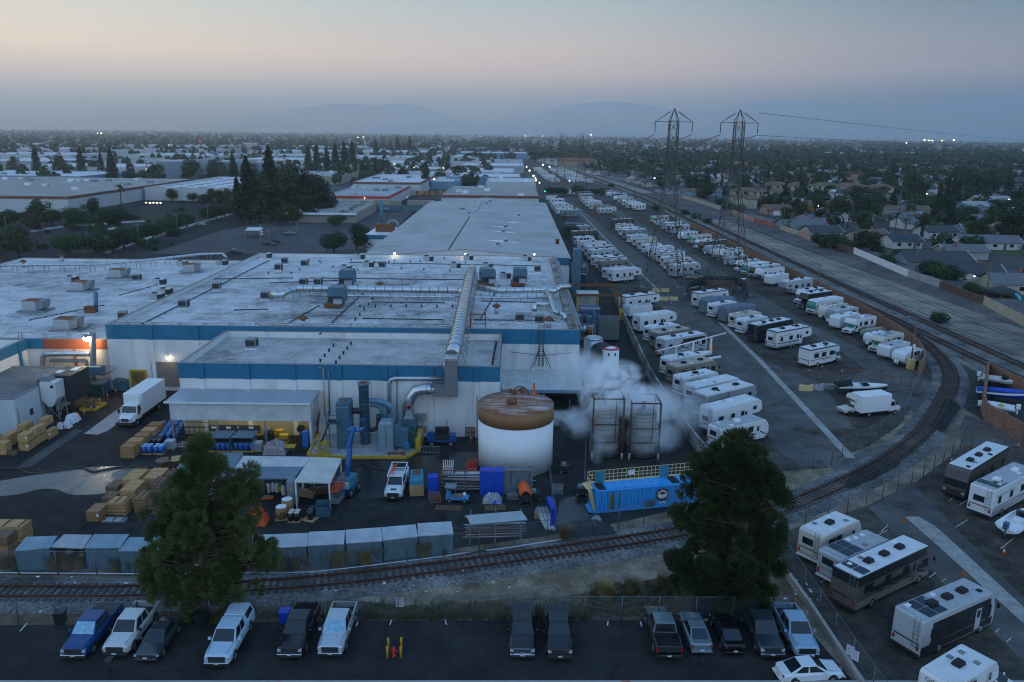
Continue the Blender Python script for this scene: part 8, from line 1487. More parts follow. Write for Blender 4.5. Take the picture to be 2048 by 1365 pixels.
for k,(A,B_,nm)in enumerate(((P1,P3_,'left'),(P2,P4_,'right'))):
 for z,z2,u in((38.3,34.3,'upper'),(31,27.6,'lower')):
  for s in(-4.4,4.4):wire(f'{u} {"left" if s < 0 else "right"} wire from the {nm} tall pylon to its distant partner',(A[0]+s,A[1],z),(B_[0]+s*.9,B_[1],z2),9,.09)
for s,z,u in((4.4,43.5,'topmost'),(4.4,38.3,'middle'),(4.4,31,'lowest')):wire(f'{u} long wire running from the right tall pylon toward the right horizon',(P2[0]+s,P2[1],z),(1050,1500,z-4),5,.05)
for k,(px,py,pt,lb,lamp_)in enumerate([(1820,738,635,'wooden pole in the yellow concrete foot beside the small white trailer',True),(1633,590,528,'wooden lamp pole behind the white cargo trailer',True),(1487,478,440,'slim dark pole beside the far right row',False),(1393,466,418,'slim lamp pole behind the glowing windshield motorhome',False),(1828,560,482,'tall wooden pole among the houses left of the vinyl fence',False),(1972,592,526,'wooden pole beside the tan block wall',False),(1633,470,433,'wooden pole behind the pale block wall',False),(1565,462,418,'wooden pole behind the pink block wall',False),(1926,495,455,'white-grey street pole by the cul-de-sac',False),(1795,450,402,'wooden pole in front of the brown bungalow',False),(1986,480,432,'wooden pole near the dark round trees',False),(1270,388,352,'wooden crossing pole beside the far corridor',False),(1250,392,373,'signal pole at the far railway crossing',False),(1200,402,352,'wooden pole by the far hedge',False),(1188,402,340,'second wooden pole by the far hedge',False),(595,480,442,'grey light pole in the middle of the big left lot',False),(540,505,458,'grey light pole near the dark blue car',False),(640,460,420,'grey light pole at the far end of the big left lot',False),(672,440,408,'grey light pole near the red striped warehouse',False),(178,510,465,'slim light pole beside the ficus row, nearest',False),(278,490,447,'slim light pole beside the ficus row, second',False),(356,475,428,'slim light pole beside the ficus row, third',False),(418,462,410,'slim light pole beside the ficus row, farthest',False),(92,500,445,'orange-brown utility pole left of the ficus row',False),(14,470,432,'slim pole at the left edge with a parked van',False)]):
 p=P(px,py);h_=PY(px,pt,p[1])[1];t=Z1('utility_pole',lb,'pole',(*p,0));b=MB();b.cyl((0,0,0),(0,0,h_),.17 if 'wood' in lb or 'utility' in lb else.1,.11 if 'wood' in lb else.07,n=8);b.Z0('pole_shaft',OLDWOOD if 'wood' in lb or 'utility' in lb else GREY,t)
 b=MB();b.bar((-.9,0,h_-.5),(.9,0,h_-.5),.12);b.Z0('crossarm',OLDWOOD if 'wood' in lb else GREY,t)
 if lamp_:b=MB();b.bar((0,0,h_-.2),(-1.3,0,h_+.1),.08);b.box(-1.7,-.15,h_+.02,-1.2,.15,h_+.14);b.Z0('lamp_head',GREY,t)
 if k==0:b=MB();b.box(-.5,-.5,0,.5,.5,1.8);b.Z0('concrete_foot',CREAM,t);b=MB();b.box(-.2,-.35,h_*.42,.2,-.2,h_*.42+.6);b.Z0('meter_box',WHITE,t)
a=P(1820,738);h1=PY(1820,640,a[1])[1];c=P(1633,590);h2=PY(1633,530,c[1])[1];wire('thin wire from the near wooden pole to the wooden lamp pole',(*a,h1),(*c,h2),1.2,.025);d=P(1487,478);wire('thin wire from the wooden lamp pole to the slim dark pole',(*c,h2),(*d,PY(1487,442,d[1])[1]),1.5,.025);wire('thin wire from the near wooden pole toward the boat yard',(*a,h1),(92,96,9),1,.025)
pp=[(1633,470,433),(1828,560,482),(1972,592,526)];Q_=[(*P(x,y),PY(x,t_,P(x,y)[1])[1]-.5)for x,y,t_ in pp]
for i,(u,v)in enumerate(zip(Q_,Q_[1:])):
 for s in(-.7,.7):wire(f'{"first" if s < 0 else "second"} wire along the backyard poles, {["far","near"][i]} span',(u[0]+s,u[1],u[2]),(v[0]+s,v[1],v[2]),1.5,.022)
 # lamps in the distance
LG='distant lit lamps'
far=[(1086,330),(1099,334),(1059,342),(1053,334),(1067,352),(1071,357),(1072,361),(1079,366),(1139,362),(199,341),(257,340),(265,340),(293,338),(319,336),(334,340),(371,377),(443,378),(97,293),(112,293),(127,293),(337,290),(60,320),(488,378),(172,307),(489,312),(195,267),(202,267),(292,406),(300,406),(307,406),(314,406),(321,406),(562,303),(586,303),(683,395),(729,396),(779,378),(797,370),(815,395),(909,300),(936,300),(932,307),(887,337),(906,345),(868,359),(828,335),(789,329),(778,351),(770,351),(885,296),(716,275),(727,275),(667,315),(1051,273),(1085,273),(1182,270),(1849,281),(1858,281),(1865,282),(1884,282),(1908,281),(1890,302),(1899,303),(1932,325),(2014,326),(1953,301),(1562,297),(1545,304),(1558,305),(1592,308),(1601,308),(1642,316),(1633,319),(1854,388),(1813,286),(1637,412),(2018,399),(1949,553),(1480,297),(1443,309),(1309,357)]
LM=MB();LM.lathe([(.1,-.4),(.4,-.1),(.4,.1),(.1,.4)],(0,0,0),8);lm1=LM.mesh('lamp',[Z15('far_lamp',(1,.78,.45),30)]);lm2=LM.mesh('lamp',[Z15('far_lamp_white',(1,.92,.8),30)]);lmr=LM.mesh('lamp',[Z15('signal_red',(1,.03,.03),14)]);lmg=LM.mesh('lamp',[Z15('signal_green',(.03,1,.55),12)])
def spot(px,py,me,lb,cat,k=1.,g=LG):
 z=5.5;x,y=P(px,py,z)if py>293 else P(px,293+(py-262)*.15,z);y0=y
 if py<=293:x,zz=PY(px,py,min(y,2600));y=min(y,2600);z=max(6,zz)
 o=bpy.data.objects.new('street_lamp',me);col.objects.link(o);o.location=(x,y,z);s=max(.22,y/1400)*k*rnd.uniform(1.,1.7);o.scale=(s,)*3;tag(o,lb,cat,g);return o
for i,(px,py)in enumerate(far):
 side='left industrial estate' if px<650 else('warehouse street in the middle' if px<1050 else('far trailer lot' if px<1200 else 'suburb on the right'))
 big=(px,py)in((1086,330),(1059,342),(1067,352),(1099,334),(1139,362),(371,377),(199,341))
 spot(px,py,lm2 if big else lm1,f'{"large bright" if big else "tiny warm"} lamp point in the {side}','light',1.5 if big else 1.,f'{"large" if big else "tiny"} lamp points in the {side}')
for px,py in((833,308),(838,308),(819,316),(823,317),(400,283),(877,294)):spot(px,py,lmr,'tiny red signal light above the warehouse street','light',1.,'red lights in the distance')
for px,py in((880,294),(1090,383),(1805,316),(1812,317),(1820,320),(1843,321)):spot(px,py,lmg,'tiny green signal light in the distance','light',1.,'green lights in the distance')
# leaves and trees
def Z17(b,c,rad,n,s,rr,m=0,shell=.45,flat=0.):
 for _ in range(n):
  while True:
   p=Vector((rr.uniform(-1,1),rr.uniform(-1,1),rr.uniform(-1,1)))
   if shell<p.length<1:break
  q=Vector((p.x*rad[0]+c[0],p.y*rad[1]+c[1],p.z*rad[2]+c[2]));nn=(p+Vector((rr.uniform(-.7,.7),rr.uniform(-.7,.7),rr.uniform(-.2,.9)))).normalized();u=nn.orthogonal().normalized();u.rotate(Matrix.Rotation(rr.random()*6.3,3,nn));v=nn.cross(u);z=s*rr.uniform(.6,1.3)
  b.poly([q-u*z*.5,q+v*z*.35,q+u*z*.5,q-v*z*.35],m)
def limbs(b,h,r,crown,rr,n=5):
 b.cyl((0,0,0),(0,0,h*.6),r,r*.6,8)
 for k in range(n):
  a=k*6.28/n+rr.random();e=h*rr.uniform(.6,.9);b.cyl((0,0,h*.3+.05*h*k),(math.cos(a)*crown*.6,math.sin(a)*crown*.6,e),r*.45,r*.15,6)
def Z11(kind,seed,hi=True):
 rr=random.Random(seed);c=MB();w_=MB();k=1 if hi else.35;ls=1 if hi else 1.6
 if kind=='broad':
  limbs(w_,6,.24,3,rr)
  for i in range(13 if hi else 7):a=rr.random()*6.3;d=rr.uniform(.3,2.6);r_=rr.uniform(1.1,2.);Z17(c,(d*math.cos(a),d*math.sin(a),rr.uniform(2.4,7.)-d*.35),(r_*1.15,r_*1.15,r_*.85),int(190*k),.5*ls,rr)
 elif kind=='ficus':
  w_.cyl((0,0,0),(0,0,1.8),.22,.16,8)
  for i in range(9 if hi else 5):a=i*.7+rr.random()*.5;d=1.5 if i else 0;r_=1.75;Z17(c,(d*math.cos(a),d*math.sin(a),2.7+rr.uniform(-.5,.6)),(r_,r_,1.6),int(260*k),.38*ls,rr)
 elif kind=='conifer':
  w_.cyl((0,0,0),(0,0,13),.3,.06,8)
  for i in range(16 if hi else 9):f=i/(15 if hi else 8);z=2.2+f*12.6;R_=(1-f)**.8*3.0+.35;[Z17(c,(R_*.55*math.cos(a+i),R_*.55*math.sin(a+i),z+rr.uniform(-.3,.3)),(R_*.55,R_*.55,.95),int(60*k),.55*ls,rr)for a in(0,1.57,3.14,4.71)]
 elif kind=='cypress':
  w_.cyl((0,0,0),(0,0,8),.2,.05,6)
  for i in range(9):f=i/8;R_=1.1*math.sin(math.pi*(f*.85+.12))**.7;Z17(c,(0,0,1+f*9),(R_,R_,1.1),int(150*k),.4*ls,rr)
 elif kind=='palm':
  w_.cyl((0,0,0),(.3,0,8),.24,.17,8)
  for i in range(20):
   a=i*2.4;el=rr.uniform(-.5,1.1);p=Vector((.3,0,8.));dr=Vector((math.cos(a)*math.cos(el),math.sin(a)*math.cos(el),math.sin(el)));sd=Vector((-math.sin(a),math.cos(a),0))
   for j in range(6):
    q=p+dr*.42;c.poly([p+sd*.22-Vector((0,0,.12)),p,q,q+sd*.2-Vector((0,0,.14))]);c.poly([p,p-sd*.22-Vector((0,0,.12)),q-sd*.2-Vector((0,0,.14)),q]);p=q;dr=(dr+Vector((0,0,-.22))).normalized()
 elif kind=='bush':
  for i in range(5):a=i*1.3;Z17(c,(.6*math.cos(a),.6*math.sin(a),.75),(.85,.85,.75),int(130*k),.3*ls,rr)
  w_.cyl((0,0,0),(0,0,.8),.08,.05,6)
 return c,w_
LM_=dict(broad=LEAF,ficus=FICUS,conifer=CONIF,cypress=CONIF,palm=PALM,bush=FICUS)
DESC=dict(broad=('broadleaf_tree','loose dark broadleaf tree'),ficus=('round_tree','round dense green tree'),conifer=('conifer_tree','tall dark conifer'),cypress=('cypress_tree','narrow dark cypress'),palm=('palm_tree','palm tree'),bush=('garden_bush','green bush'))
TM={}
def tree(kind,x,y,s,label,group=None,var=None,far=False,z=0,sz=None):
 v=rnd.randrange(3)if var is None else var;key=(kind,v,far)
 if key not in TM:
  c,w_=Z11(kind,hash((kind,v))%999 if False else sum(map(ord,kind))+v*17,not far)
  if far:
   nv=len(c.v);c.v+=w_.v;c.f+=[tuple(i+nv for i in f)for f in w_.f];c.m+=[1]*len(w_.f);c.s+=w_.s;TM[key]=(c.mesh('foliage',[LM_[kind],BARK]),)
  else:TM[key]=(c.mesh('crown',[LM_[kind]]),w_.mesh('trunk',[BARK]))
 nm=DESC[kind][0];sz=sz or s
 if far:
  o=bpy.data.objects.new(nm,TM[key][0]);col.objects.link(o);o.location=(x,y,z);o.rotation_euler[2]=rnd.random()*6.3;o.scale=(s,s,sz);return tag(o,label,'tree',group)
 t=Z1(nm,label,'tree' if kind!='bush' else 'bush',(x,y,z),rnd.random()*6.3,group);t.scale=(s,s,sz)
 for q,me in zip(('crown','trunk'),TM[key]):o=bpy.data.objects.new(q,me);col.objects.link(o);o.parent=t
 return t
def big_pine(label,x,y,Ht,seed,lean=0,lobes=()):
 rr=random.Random(seed);t=Z1('pine_tree',label,'tree',(x,y,0));w_=MB();w_.tube([(0,0,0),(.1,0,Ht*.3),(lean*.5,0,Ht*.6),(lean,0,Ht*.93)],.3,10);c=MB()
 tips=[]
 for(cx,cy,cz,r_,rz_,n)in lobes:
  for _ in range(int(n*.95)):
   while True:
    p=Vector((rr.uniform(-1,1),rr.uniform(-1,1),rr.uniform(-1,1)))
    if.25<p.length<1:break
   tips.append(Vector((cx+p.x*r_,cy+p.y*r_*.9,cz+p.z*rz_)))
 for q in tips:
  b0=Vector((lean*q.z/Ht,0,max(1.5,q.z-1.4)));w_.cyl(b0,q,.07,.025,5,cap=False)
  R_=rr.uniform(.5,.92);ax=((q-b0).normalized()+Vector((0,0,.55))).normalized()
  for _ in range(460):
   d=Vector((rr.gauss(0,1),rr.gauss(0,1),rr.gauss(0,1))).normalized()
   if d.dot(ax)<-.35:continue
   o=q+d*R_*rr.uniform(.45,.75);e=q+d*R_*rr.uniform(.85,1.08)+ax*.12;sd=d.cross(Vector((rr.uniform(-1,1),rr.uniform(-1,1),rr.uniform(-1,1)))).normalized()*.028
   c.poly([o-sd,o+sd,e+sd*.5,e-sd*.5])
 w_.Z0('trunk',BARK,t);c.Z0('crown',PINE,t);return t
def Z9(px,Yt,shapes):
 out=[]
 for(x,y,r,n)in shapes:
  s=scl(Yt,8);X,Z=PY(x,y,Yt);out.append((X,0,Z,r/s,r/s*.95,n))
 return out
X1,Y1=P(408,1240);lb=Z9(0,Y1+.4,[(401,897,15,7),(398,925,26,12),(415,948,32,14),(385,965,28,12),(372,995,38,18),(430,1000,46,22),(488,975,34,13),(340,1040,48,20),(400,1045,60,30),(480,1030,50,22),(345,1105,58,26),(420,1110,65,34),(500,1095,48,20),(330,1160,50,20),(400,1170,60,28),(470,1160,52,22),(310,1130,34,10),(520,1120,26,8),(365,1205,40,12),(430,1205,45,14)])
big_pine('big dark pine at left standing behind the parked cars',X1,Y1+.4,15,5,0,[(a-X1,b_,c_,d,e,n_)for a,b_,c_,d,e,n_ in lb])
X2,Y2=P(1478,1225);lb=Z9(0,Y2+.6,[(1470,893,30,12),(1440,920,38,16),(1500,930,40,18),(1525,960,32,12),(1410,965,46,20),(1470,980,56,28),(1530,1000,42,18),(1400,1035,46,20),(1465,1050,62,32),(1535,1060,40,16),(1420,1110,55,26),(1490,1120,58,28),(1540,1120,30,10),(1380,1150,40,16),(1440,1165,56,26),(1500,1175,52,24),(1355,1125,22,8),(1365,1175,26,8),(1460,1205,42,14),(1510,1200,36,12)])
big_pine('big dark pine at right in front of the blue container',X2,Y2+.6,15.5,9,-.1,[(a-X2,b_,c_,d,e,int(n_*1.45))for a,b_,c_,d,e,n_ in lb])
def tuft(b,c,h,n,rr,spread=.5):
 for _ in range(n):
  a=rr.random()*6.3;d=rr.random()*spread*.5;p=Vector((c[0]+d*math.cos(a),c[1]+d*math.sin(a),c[2]if len(c)>2 else 0));l=h*rr.uniform(.5,1.1);o=Vector((math.cos(a),math.sin(a),0))*l*rr.uniform(.15,.6);s=Vector((-math.sin(a),math.cos(a),0))*.02
  b.poly([p-s,p+s,p+o*.5+Vector((0,0,l*.7))+s*.7,p+o*.5+Vector((0,0,l*.7))-s*.7]);b.poly([p+o*.5+Vector((0,0,l*.7))-s*.7,p+o*.5+Vector((0,0,l*.7))+s*.7,p+o+Vector((0,0,l*.85))])
rg=random.Random(4);b=MB()
for _ in range(1500):
 px=rg.uniform(500,1330);py=1240-abs(rg.gauss(0,14))if px<1180 else rg.uniform(1170,1235)
 if px<720 and rg.random()<.75:continue
 tuft(b,(*P(px,py),-.02),rg.uniform(.25,.75),10,rg,.6)
tag(b.Z0('weeds',GREENGR),'green and straw weeds along the front fence','weeds',kind='stuff')
GM=[]
for k in range(3):b=MB();tuft(b,(0,0,0),1.9,420,random.Random(k),1.1);GM.append(b.mesh('grass_tuft',[DRY]))
for i,(px,py,s,lb)in enumerate([(10,1135,.9,'at the left edge before the lumber'),(35,1138,.95,'under the left end of the grey sheds'),(60,1130,.8,'below the first blue-grey shed'),(110,1138,1.,'below the open-fronted shed'),(135,1138,1.05,'between the open-fronted and the blue-roofed shed'),(158,1135,.9,'at the corner of the blue-roofed shed'),(235,1140,.9,'right of the blue-roofed shed'),(262,1140,.8,'just left of the left pine'),(560,1140,1.,'just right of the left pine'),(588,1136,.9,'below the second white-roofed shed'),(610,1130,1.,'at the joint of the second and third white roofs'),(645,1128,.8,'in front of the third white-roofed shed'),(672,1128,1.15,'right in front of the third white-roofed shed'),(695,1124,1.,'at the joint of the third and fourth white roofs'),(730,1128,1.1,'in front of the fourth white-roofed shed'),(757,1118,1.15,'at the joint of the fourth and fifth white roofs'),(772,1114,.9,'in front of the fifth white-roofed shed'),(846,1112,1.2,'largest, in front of the last white-roofed shed'),(890,1110,.45,'smallest, at the right end of the shed row'),(1130,1078,.95,'alone and straw yellow at the end of the short fence'),(1205,1195,1.,'on the dirt bank behind the middle parking gap'),(1215,1200,.8,'just right of the dirt bank tuft'),(1262,1187,.9,'on the bank under the spur, right one'),(1325,1175,.8,'beside the lower branches of the right pine')]):
 t=bpy.data.objects.new('grass_clump',GM[i%3]);col.objects.link(t);t.location=P3(px,py);t.scale=(s*.95,)*3;tag(t,'dry grass clump '+lb,'grass clump','dry grass clumps along the spur')
 # trees on the left and centre, by pixel of their foot
gL='trees of the left industrial estate'
named=[('ficus',197,508,1.3,'round tree of the street row, nearest the factory roof'),('ficus',248,497,1.25,'second round tree of the street row from the roof'),('ficus',276,482,1.0,'third round tree of the street row from the roof'),('ficus',306,482,1.15,'fourth round tree of the street row, by a light pole'),('ficus',332,468,1.1,'fifth round tree of the street row'),('ficus',352,462,1.1,'sixth round tree of the street row'),('ficus',374,455,1.1,'seventh round tree of the street row, farthest of the near part'),('ficus',416,442,1.05,'first round tree beyond the street gap'),('ficus',434,438,1.0,'second round tree beyond the street gap'),('ficus',450,432,1.0,'third round tree beyond the street gap'),('broad',38,515,1.25,'big dark tree at the left edge behind the roof'),('ficus',140,512,1.3,'low round tree peeking over the left roof edge'),('ficus',-5,505,1.3,'tree cut by the left edge behind the roof'),('broad',80,452,1.2,'dark tree in front of the brown striped warehouse corner'),('broad',66,452,.9,'second dark tree left of the warehouse corner'),('ficus',14,455,1.3,'dark round tree at the far left edge'),('ficus',105,450,1.2,'round tree left of the lawn sign'),('ficus',148,446,1.2,'low round tree in front of the white warehouse wall'),('ficus',155,456,1.2,'round tree right of the orange pole'),('ficus',181,455,1.0,'small round tree beside the lawn'),('broad',184,436,1.0,'reddish dark tree against the white wall'),('ficus',218,452,1.3,'round tree in front of the glass corner'),('ficus',236,450,1.3,'second round tree in front of the glass corner'),('ficus',68,460,1.1,'round tree right of the parked van'),('palm',243,418,1.1,'palm beside the glass corner of the warehouse'),('broad',405,412,.8,'leafy tree in front of the white-roofed warehouse, left'),('broad',425,412,1.0,'leafy tree in front of the white-roofed warehouse, second'),('broad',440,412,1.1,'leafy tree in front of the white-roofed warehouse, third'),('broad',455,412,1.0,'leafy tree in front of the white-roofed warehouse, right'),('broad',345,402,.9,'leafy tree at the left of the white-roofed warehouse'),('ficus',385,404,.9,'small tree before the white-roofed warehouse'),('conifer',478,440,1.0,'conifer at the left end of the big dark group'),('conifer',500,448,1.5,'tall conifer second in the big dark group'),('broad',520,445,2.0,'broad dark tree in the big dark group, left'),('conifer',545,440,1.7,'tallest conifer in the big dark group'),('broad',575,432,2.1,'broad dark tree in the middle of the big dark group'),('broad',600,430,2.2,'broad dark tree right of the middle of the dark group'),('broad',632,425,2.2,'broad dark tree at the right end of the dark group'),('broad',645,432,1.3,'lower dark tree beside the red striped warehouse'),('broad',615,442,1.1,'dark tree before the flat low office'),('broad',585,450,.9,'small dark tree against the flat low office'),('broad',560,452,.7,'smaller dark tree against the flat low office'),('conifer',618,352,1.4,'first conifer of the row by the street, left'),('conifer',635,352,1.45,'second conifer of the row by the street'),('conifer',655,350,1.3,'third conifer of the row by the street'),('conifer',672,350,1.5,'fourth conifer of the row by the street'),('conifer',690,345,1.55,'fifth conifer of the row by the street'),('conifer',706,343,1.6,'last conifer of the row by the street'),('conifer',852,380,1.05,'lone conifer in front of the warehouses in the middle'),('broad',722,345,1.2,'dull red-brown tree right of the conifer row'),('conifer',752,318,1.5,'conifer behind the street, left of three'),('conifer',795,312,1.8,'conifer behind the street, middle of three'),('conifer',820,310,1.8,'conifer behind the street, right of three'),('ficus',943,332,1.6,'round tree among the far warehouse roofs'),('broad',963,328,1.5,'dark tree right of the far round tree'),('palm',916,355,.9,'single far palm over the warehouses'),('conifer',76,356,1.3,'conifer left of four tall ones behind the warehouse'),('broad',120,356,2.,'dark broad tree among the four tall conifers'),('conifer',165,357,1.3,'conifer third of four tall ones behind the warehouse'),('conifer',205,357,1.1,'slim conifer second from the right of four'),('conifer',226,365,1.35,'conifer right of four tall ones behind the warehouse'),('broad',30,340,1.4,'dark tree before the grey far left building'),('ficus',262,366,1.6,'round tree left of the striped parking block'),('ficus',292,366,1.7,'round tree touching the striped parking block'),('broad',380,364,1.9,'dark tree left in front of the parking block'),('broad',430,364,1.9,'dark tree middle in front of the parking block'),('conifer',468,364,1.2,'slim tree right of the middle one at the parking block'),('broad',505,364,1.8,'dark tree right in front of the parking block'),('ficus',668,508,1.3,'round bush-like tree peeking over the back roof edge'),('broad',713,502,1.0,'dark tree at the corner of the second hall'),('ficus',728,470,.7,'small tree beside the hall machinery'),('palm',1128,470,.9,'palm on the dirt island left of the trailer row'),('ficus',1143,475,1.1,'round tree beside that palm on the dirt island'),('bush',1120,402,2.,'bush beside the far white hut'),('ficus',1100,392,1.3,'dark tree left in the hedge of the far lot'),('ficus',1112,392,1.2,'second dark tree in the hedge of the far lot'),('ficus',1127,392,1.2,'third dark tree in the hedge of the far lot'),('ficus',1155,392,1.5,'big round tree in the hedge of the far lot'),('ficus',1175,392,1.,'dark hedge tree right of the big round one'),('ficus',1188,392,1.,'darker hedge tree farther right'),('ficus',1203,392,1.1,'last hedge tree before the corridor'),('bush',1222,375,2.,'shrub beside the corridor in the distance'),('ficus',1312,425,.8,'dark shrub tree at the far end of the right row'),('bush',1392,438,2.,'green shrub left on the corridor sand'),('bush',1370,430,1.8,'green shrub far left on the corridor sand'),('bush',1415,447,1.6,'low green shrub right on the corridor sand'),('bush',1878,645,1.5,'lone green shrub on the sand beside the tracks')]
for i in range(9):named.append(('ficus',668+i*7.8,454-i*4.3,.8,f'clipped hedge tree number {["one","two","three","four","five","six","seven","eight","nine"][i]} from the near end in the lot island'))
for k,px,py,s,lb in named:tree(k,*P(px,py),s*(1.35 if 470<px<660 and k=='broad' else 1.18 if px<1050 else 1),lb,gL if px<1050 else None)
for i in range(110):
 px,py=rnd.uniform(0,480),rnd.uniform(405,505)
 if 480-py>(px-180)*.55+30 and False:pass
 if px>330+(505-py)*1.2 or(px<290 and py<432):continue
 tree('bush',*P(px,py),rnd.uniform(.6,1.7),f'low shrub in the planting beds of the left office park','shrubs in the left office park')
 # industrial estate
ESW=[mat('tilt_up_white',(.5,.51,.5),.8,0,.06,.2),mat('tilt_up_grey',(.33,.35,.36),.8,0,.08,.2),mat('tilt_up_blue',(.16,.26,.36),.8,0,.08,.2),mat('tilt_up_tan',(.36,.3,.24),.8,0,.08,.2)]
ESR=[mat('estate_roof_white',(.6,.6,.6),.8,0,.1,.05,coord='World'),mat('estate_roof_grey',(.36,.37,.38),.85,0,.15,.05,coord='World'),mat('estate_roof_tan',(.33,.3,.27),.85,0,.15,.06,coord='World')]
gI='warehouses of the industrial estate'
def ware(label,x0,x1,y0,y1,h,wm=0,rm=0,band=None,units_=6,doors=0,seed=0,rz=0):
 t=Z5('warehouse',label,x0,y0,x1,y1,h,ESW[wm],ESR[rm],.5,band,1.3,'fr',0,group=gI);t.rotation_euler[2]=rz;rr=random.Random(seed+int(x0));w_,d=(x1-x0)/2,(y1-y0)/2
 for k in range(units_):b=MB();x,y=rr.uniform(-w_*.85,w_*.85),rr.uniform(-d*.9,d*.9);b.box(x-1.6,y-1.2,h-.5,x+1.6,y+1.2,h+.9,0,.1,.1);b.Z0('roof_unit',rr.choice([GREY,STEEL,WHITE]),t)
 for k in range(doors):b=MB();x=-w_+(k+.5)*2*w_/doors;b.box(x-1.7,-d-.06,.3,x+1.7,-d-.02,h*.6);b.Z0('dock_door',MACH,t)
 return t
BRN=mat('brown_stripe',(.2,.075,.045),.8,0,.1,.4);REDB=mat('red_stripe',(.55,.05,.03),.7,0,.1,.4)
wt_=ware('big white warehouse with brown stripe and dark glass corner at left',-330,-206,372,520,7.5,0,2,BRN,22)
b=MB();b.box(62.05,38,3.4,62.3,74,7.7);b.box(40,74.02,3.4,62.2,74.3,7.7);b.Z0('glass_corner',GLASS,wt_)
b=MB();b.box(62.02,48,.3,62.2,53,2.9);b.box(62.02,60,.3,62.2,66,2.9);b.Z0('doorway',DARK,wt_)
ware('white-roofed warehouse with many skylights right of the brown striped one',-204,-146,446,560,7.,0,0,None,0,0)
sk=MB();sk.box(-2.2,-1.2,0,2.2,1.2,.25);skm=sk.mesh('skylight',[GREY])
for i in range(40):o=bpy.data.objects.new('roof_skylight',skm);col.objects.link(o);o.location=(-199+(i%5)*12,455+(i//5)*13,6.55);tag(o,'grey skylight on the bright white warehouse roof','skylight','skylights of the white-roofed warehouse')
t=Z1('parking_block','tall blue-grey striped parking block behind the white-roofed warehouse','building',(-235,640,0));b=MB();b.box(-38,-18,0,42,24,14);b.Z0('block_wall',corr('striped_block',(.2,.27,.32),0,2.2,.7,.1,.1,bump=1.),t);b=MB();b.box(-38.3,-18.3,14,42.3,24.3,14.6);b.Z0('roof',ESR[1],t)
for x,w_ in((-6,9),(24,12)):b=MB();b.box(x,-19,9,x+w_,-10,16.5);b.Z0('stair_tower',ESW[1],t)
b=MB()
for z in range(5):
 for x in(-46,-38.4):b.bar((x,-18,z*3),(x,-18,z*3+3),.5)
 b.bar((-46,-18,z*3+.3),(-38.4,-18,z*3+.3),.5)
b.Z0('open_stair',GREY,t)
ware('grey-roofed building at the far left edge behind the trees',-400,-300,560,640,6,2,0,None,4)
t=Z5('flat_office','flat low office with patched grey roof in the big left lot',-97,345,-68,405,4.,ESW[3],ESR[2],.3,None,group=gI);b=MB();b.box(-15.2,-31.5,3.4,15.2,-30.05,4.2);b.Z0('eave',WHITE,t)
Z3('gate_house','tiny flat white gatehouse canopy in the big left lot',[(490,461),(519,461),(525,455),(496,455)],[3,3,3,3],WHITE)
wr=ware('white warehouse with bright red stripe behind the big left lot',-97,-64,412,500,6.2,0,1,REDB,8);ware('higher white warehouse with brown edge behind the red striped one',-100,-58,502,600,8.,0,0,BRN,6)
ware('white warehouse with brown trim right behind the second hall',-36,12.5,400,470,8.2,0,2,BRN,5);wq=ware('white warehouse with blue doors behind the brown trimmed one',-18,14,520,570,8.,0,0,None,4,4)
ware('grey blue-walled warehouse left of the lone conifer',-60,-38,560,630,5.5,2,0,None,5)
for i,(x0,x1,y0,y1,h,wm,rm,lb)in enumerate([(-110,-60,640,700,6,0,1,'long pale warehouse across the street end'),(-50,5,600,660,7,2,0,'bluish warehouse behind the blue-doored one'),(-120,-70,740,800,6,3,0,'tan warehouse farther up the middle street'),(-60,0,700,780,6,0,0,'wide white warehouse in the middle distance'),(-55,10,810,900,7,1,0,'grey-walled warehouse near the far lit lot'),(-140,-85,860,940,7,0,0,'white warehouse left of the red signals'),(-80,10,930,1020,7,0,1,'large grey-roofed warehouse before the far street'),(-420,-320,680,760,7,0,0,'white warehouse with lamps at far left'),(-300,-220,720,800,7,2,0,'blue-edged warehouse behind the parking block'),(-520,-430,760,860,8,1,0,'grey warehouse at the left edge, far'),(-420,-330,830,920,7,0,2,'tan-roofed long warehouse at far left'),(-300,-190,880,960,8,0,0,'long white warehouse behind the parking block trees'),(-180,-130,600,680,6,3,1,'brown-walled warehouse beside the conifers'),(-200,-150,760,830,7,0,0,'white block behind the conifer row'),(-640,-520,960,1060,8,0,0,'pale roof far left beyond the trees'),(-480,-360,1000,1100,8,0,0,'wide white roof far left'),(-330,-230,1040,1120,8,1,0,'grey warehouse right of the wide white roof'),(-210,-130,1020,1100,8,0,0,'white roof behind the three conifers'),(-110,-30,1080,1180,8,0,0,'white roof at the head of the middle street'),(-800,-640,1180,1300,9,0,0,'large pale roof on the far left horizon'),(-590,-450,1200,1320,9,0,1,'grey roof on the far left horizon'),(-400,-280,1220,1340,9,0,0,'white roof below the left horizon'),(-250,-120,1260,1380,9,0,0,'second white roof below the left horizon'),(-90,20,1260,1360,9,2,0,'bluish roof below the middle horizon'),(-1000,-820,1500,1640,9,0,0,'farthest pale roof at the left'),(-760,-560,1540,1680,9,0,0,'farthest white roof left of centre'),(-480,-300,1600,1760,9,0,0,'farthest white roof near the middle'),(-250,-60,1640,1780,9,0,1,'farthest grey roof near the street')]):
 ware(lb,x0,x1,y0,y1,h,wm,rm,None,5 if y0<900 else 3,0,i)
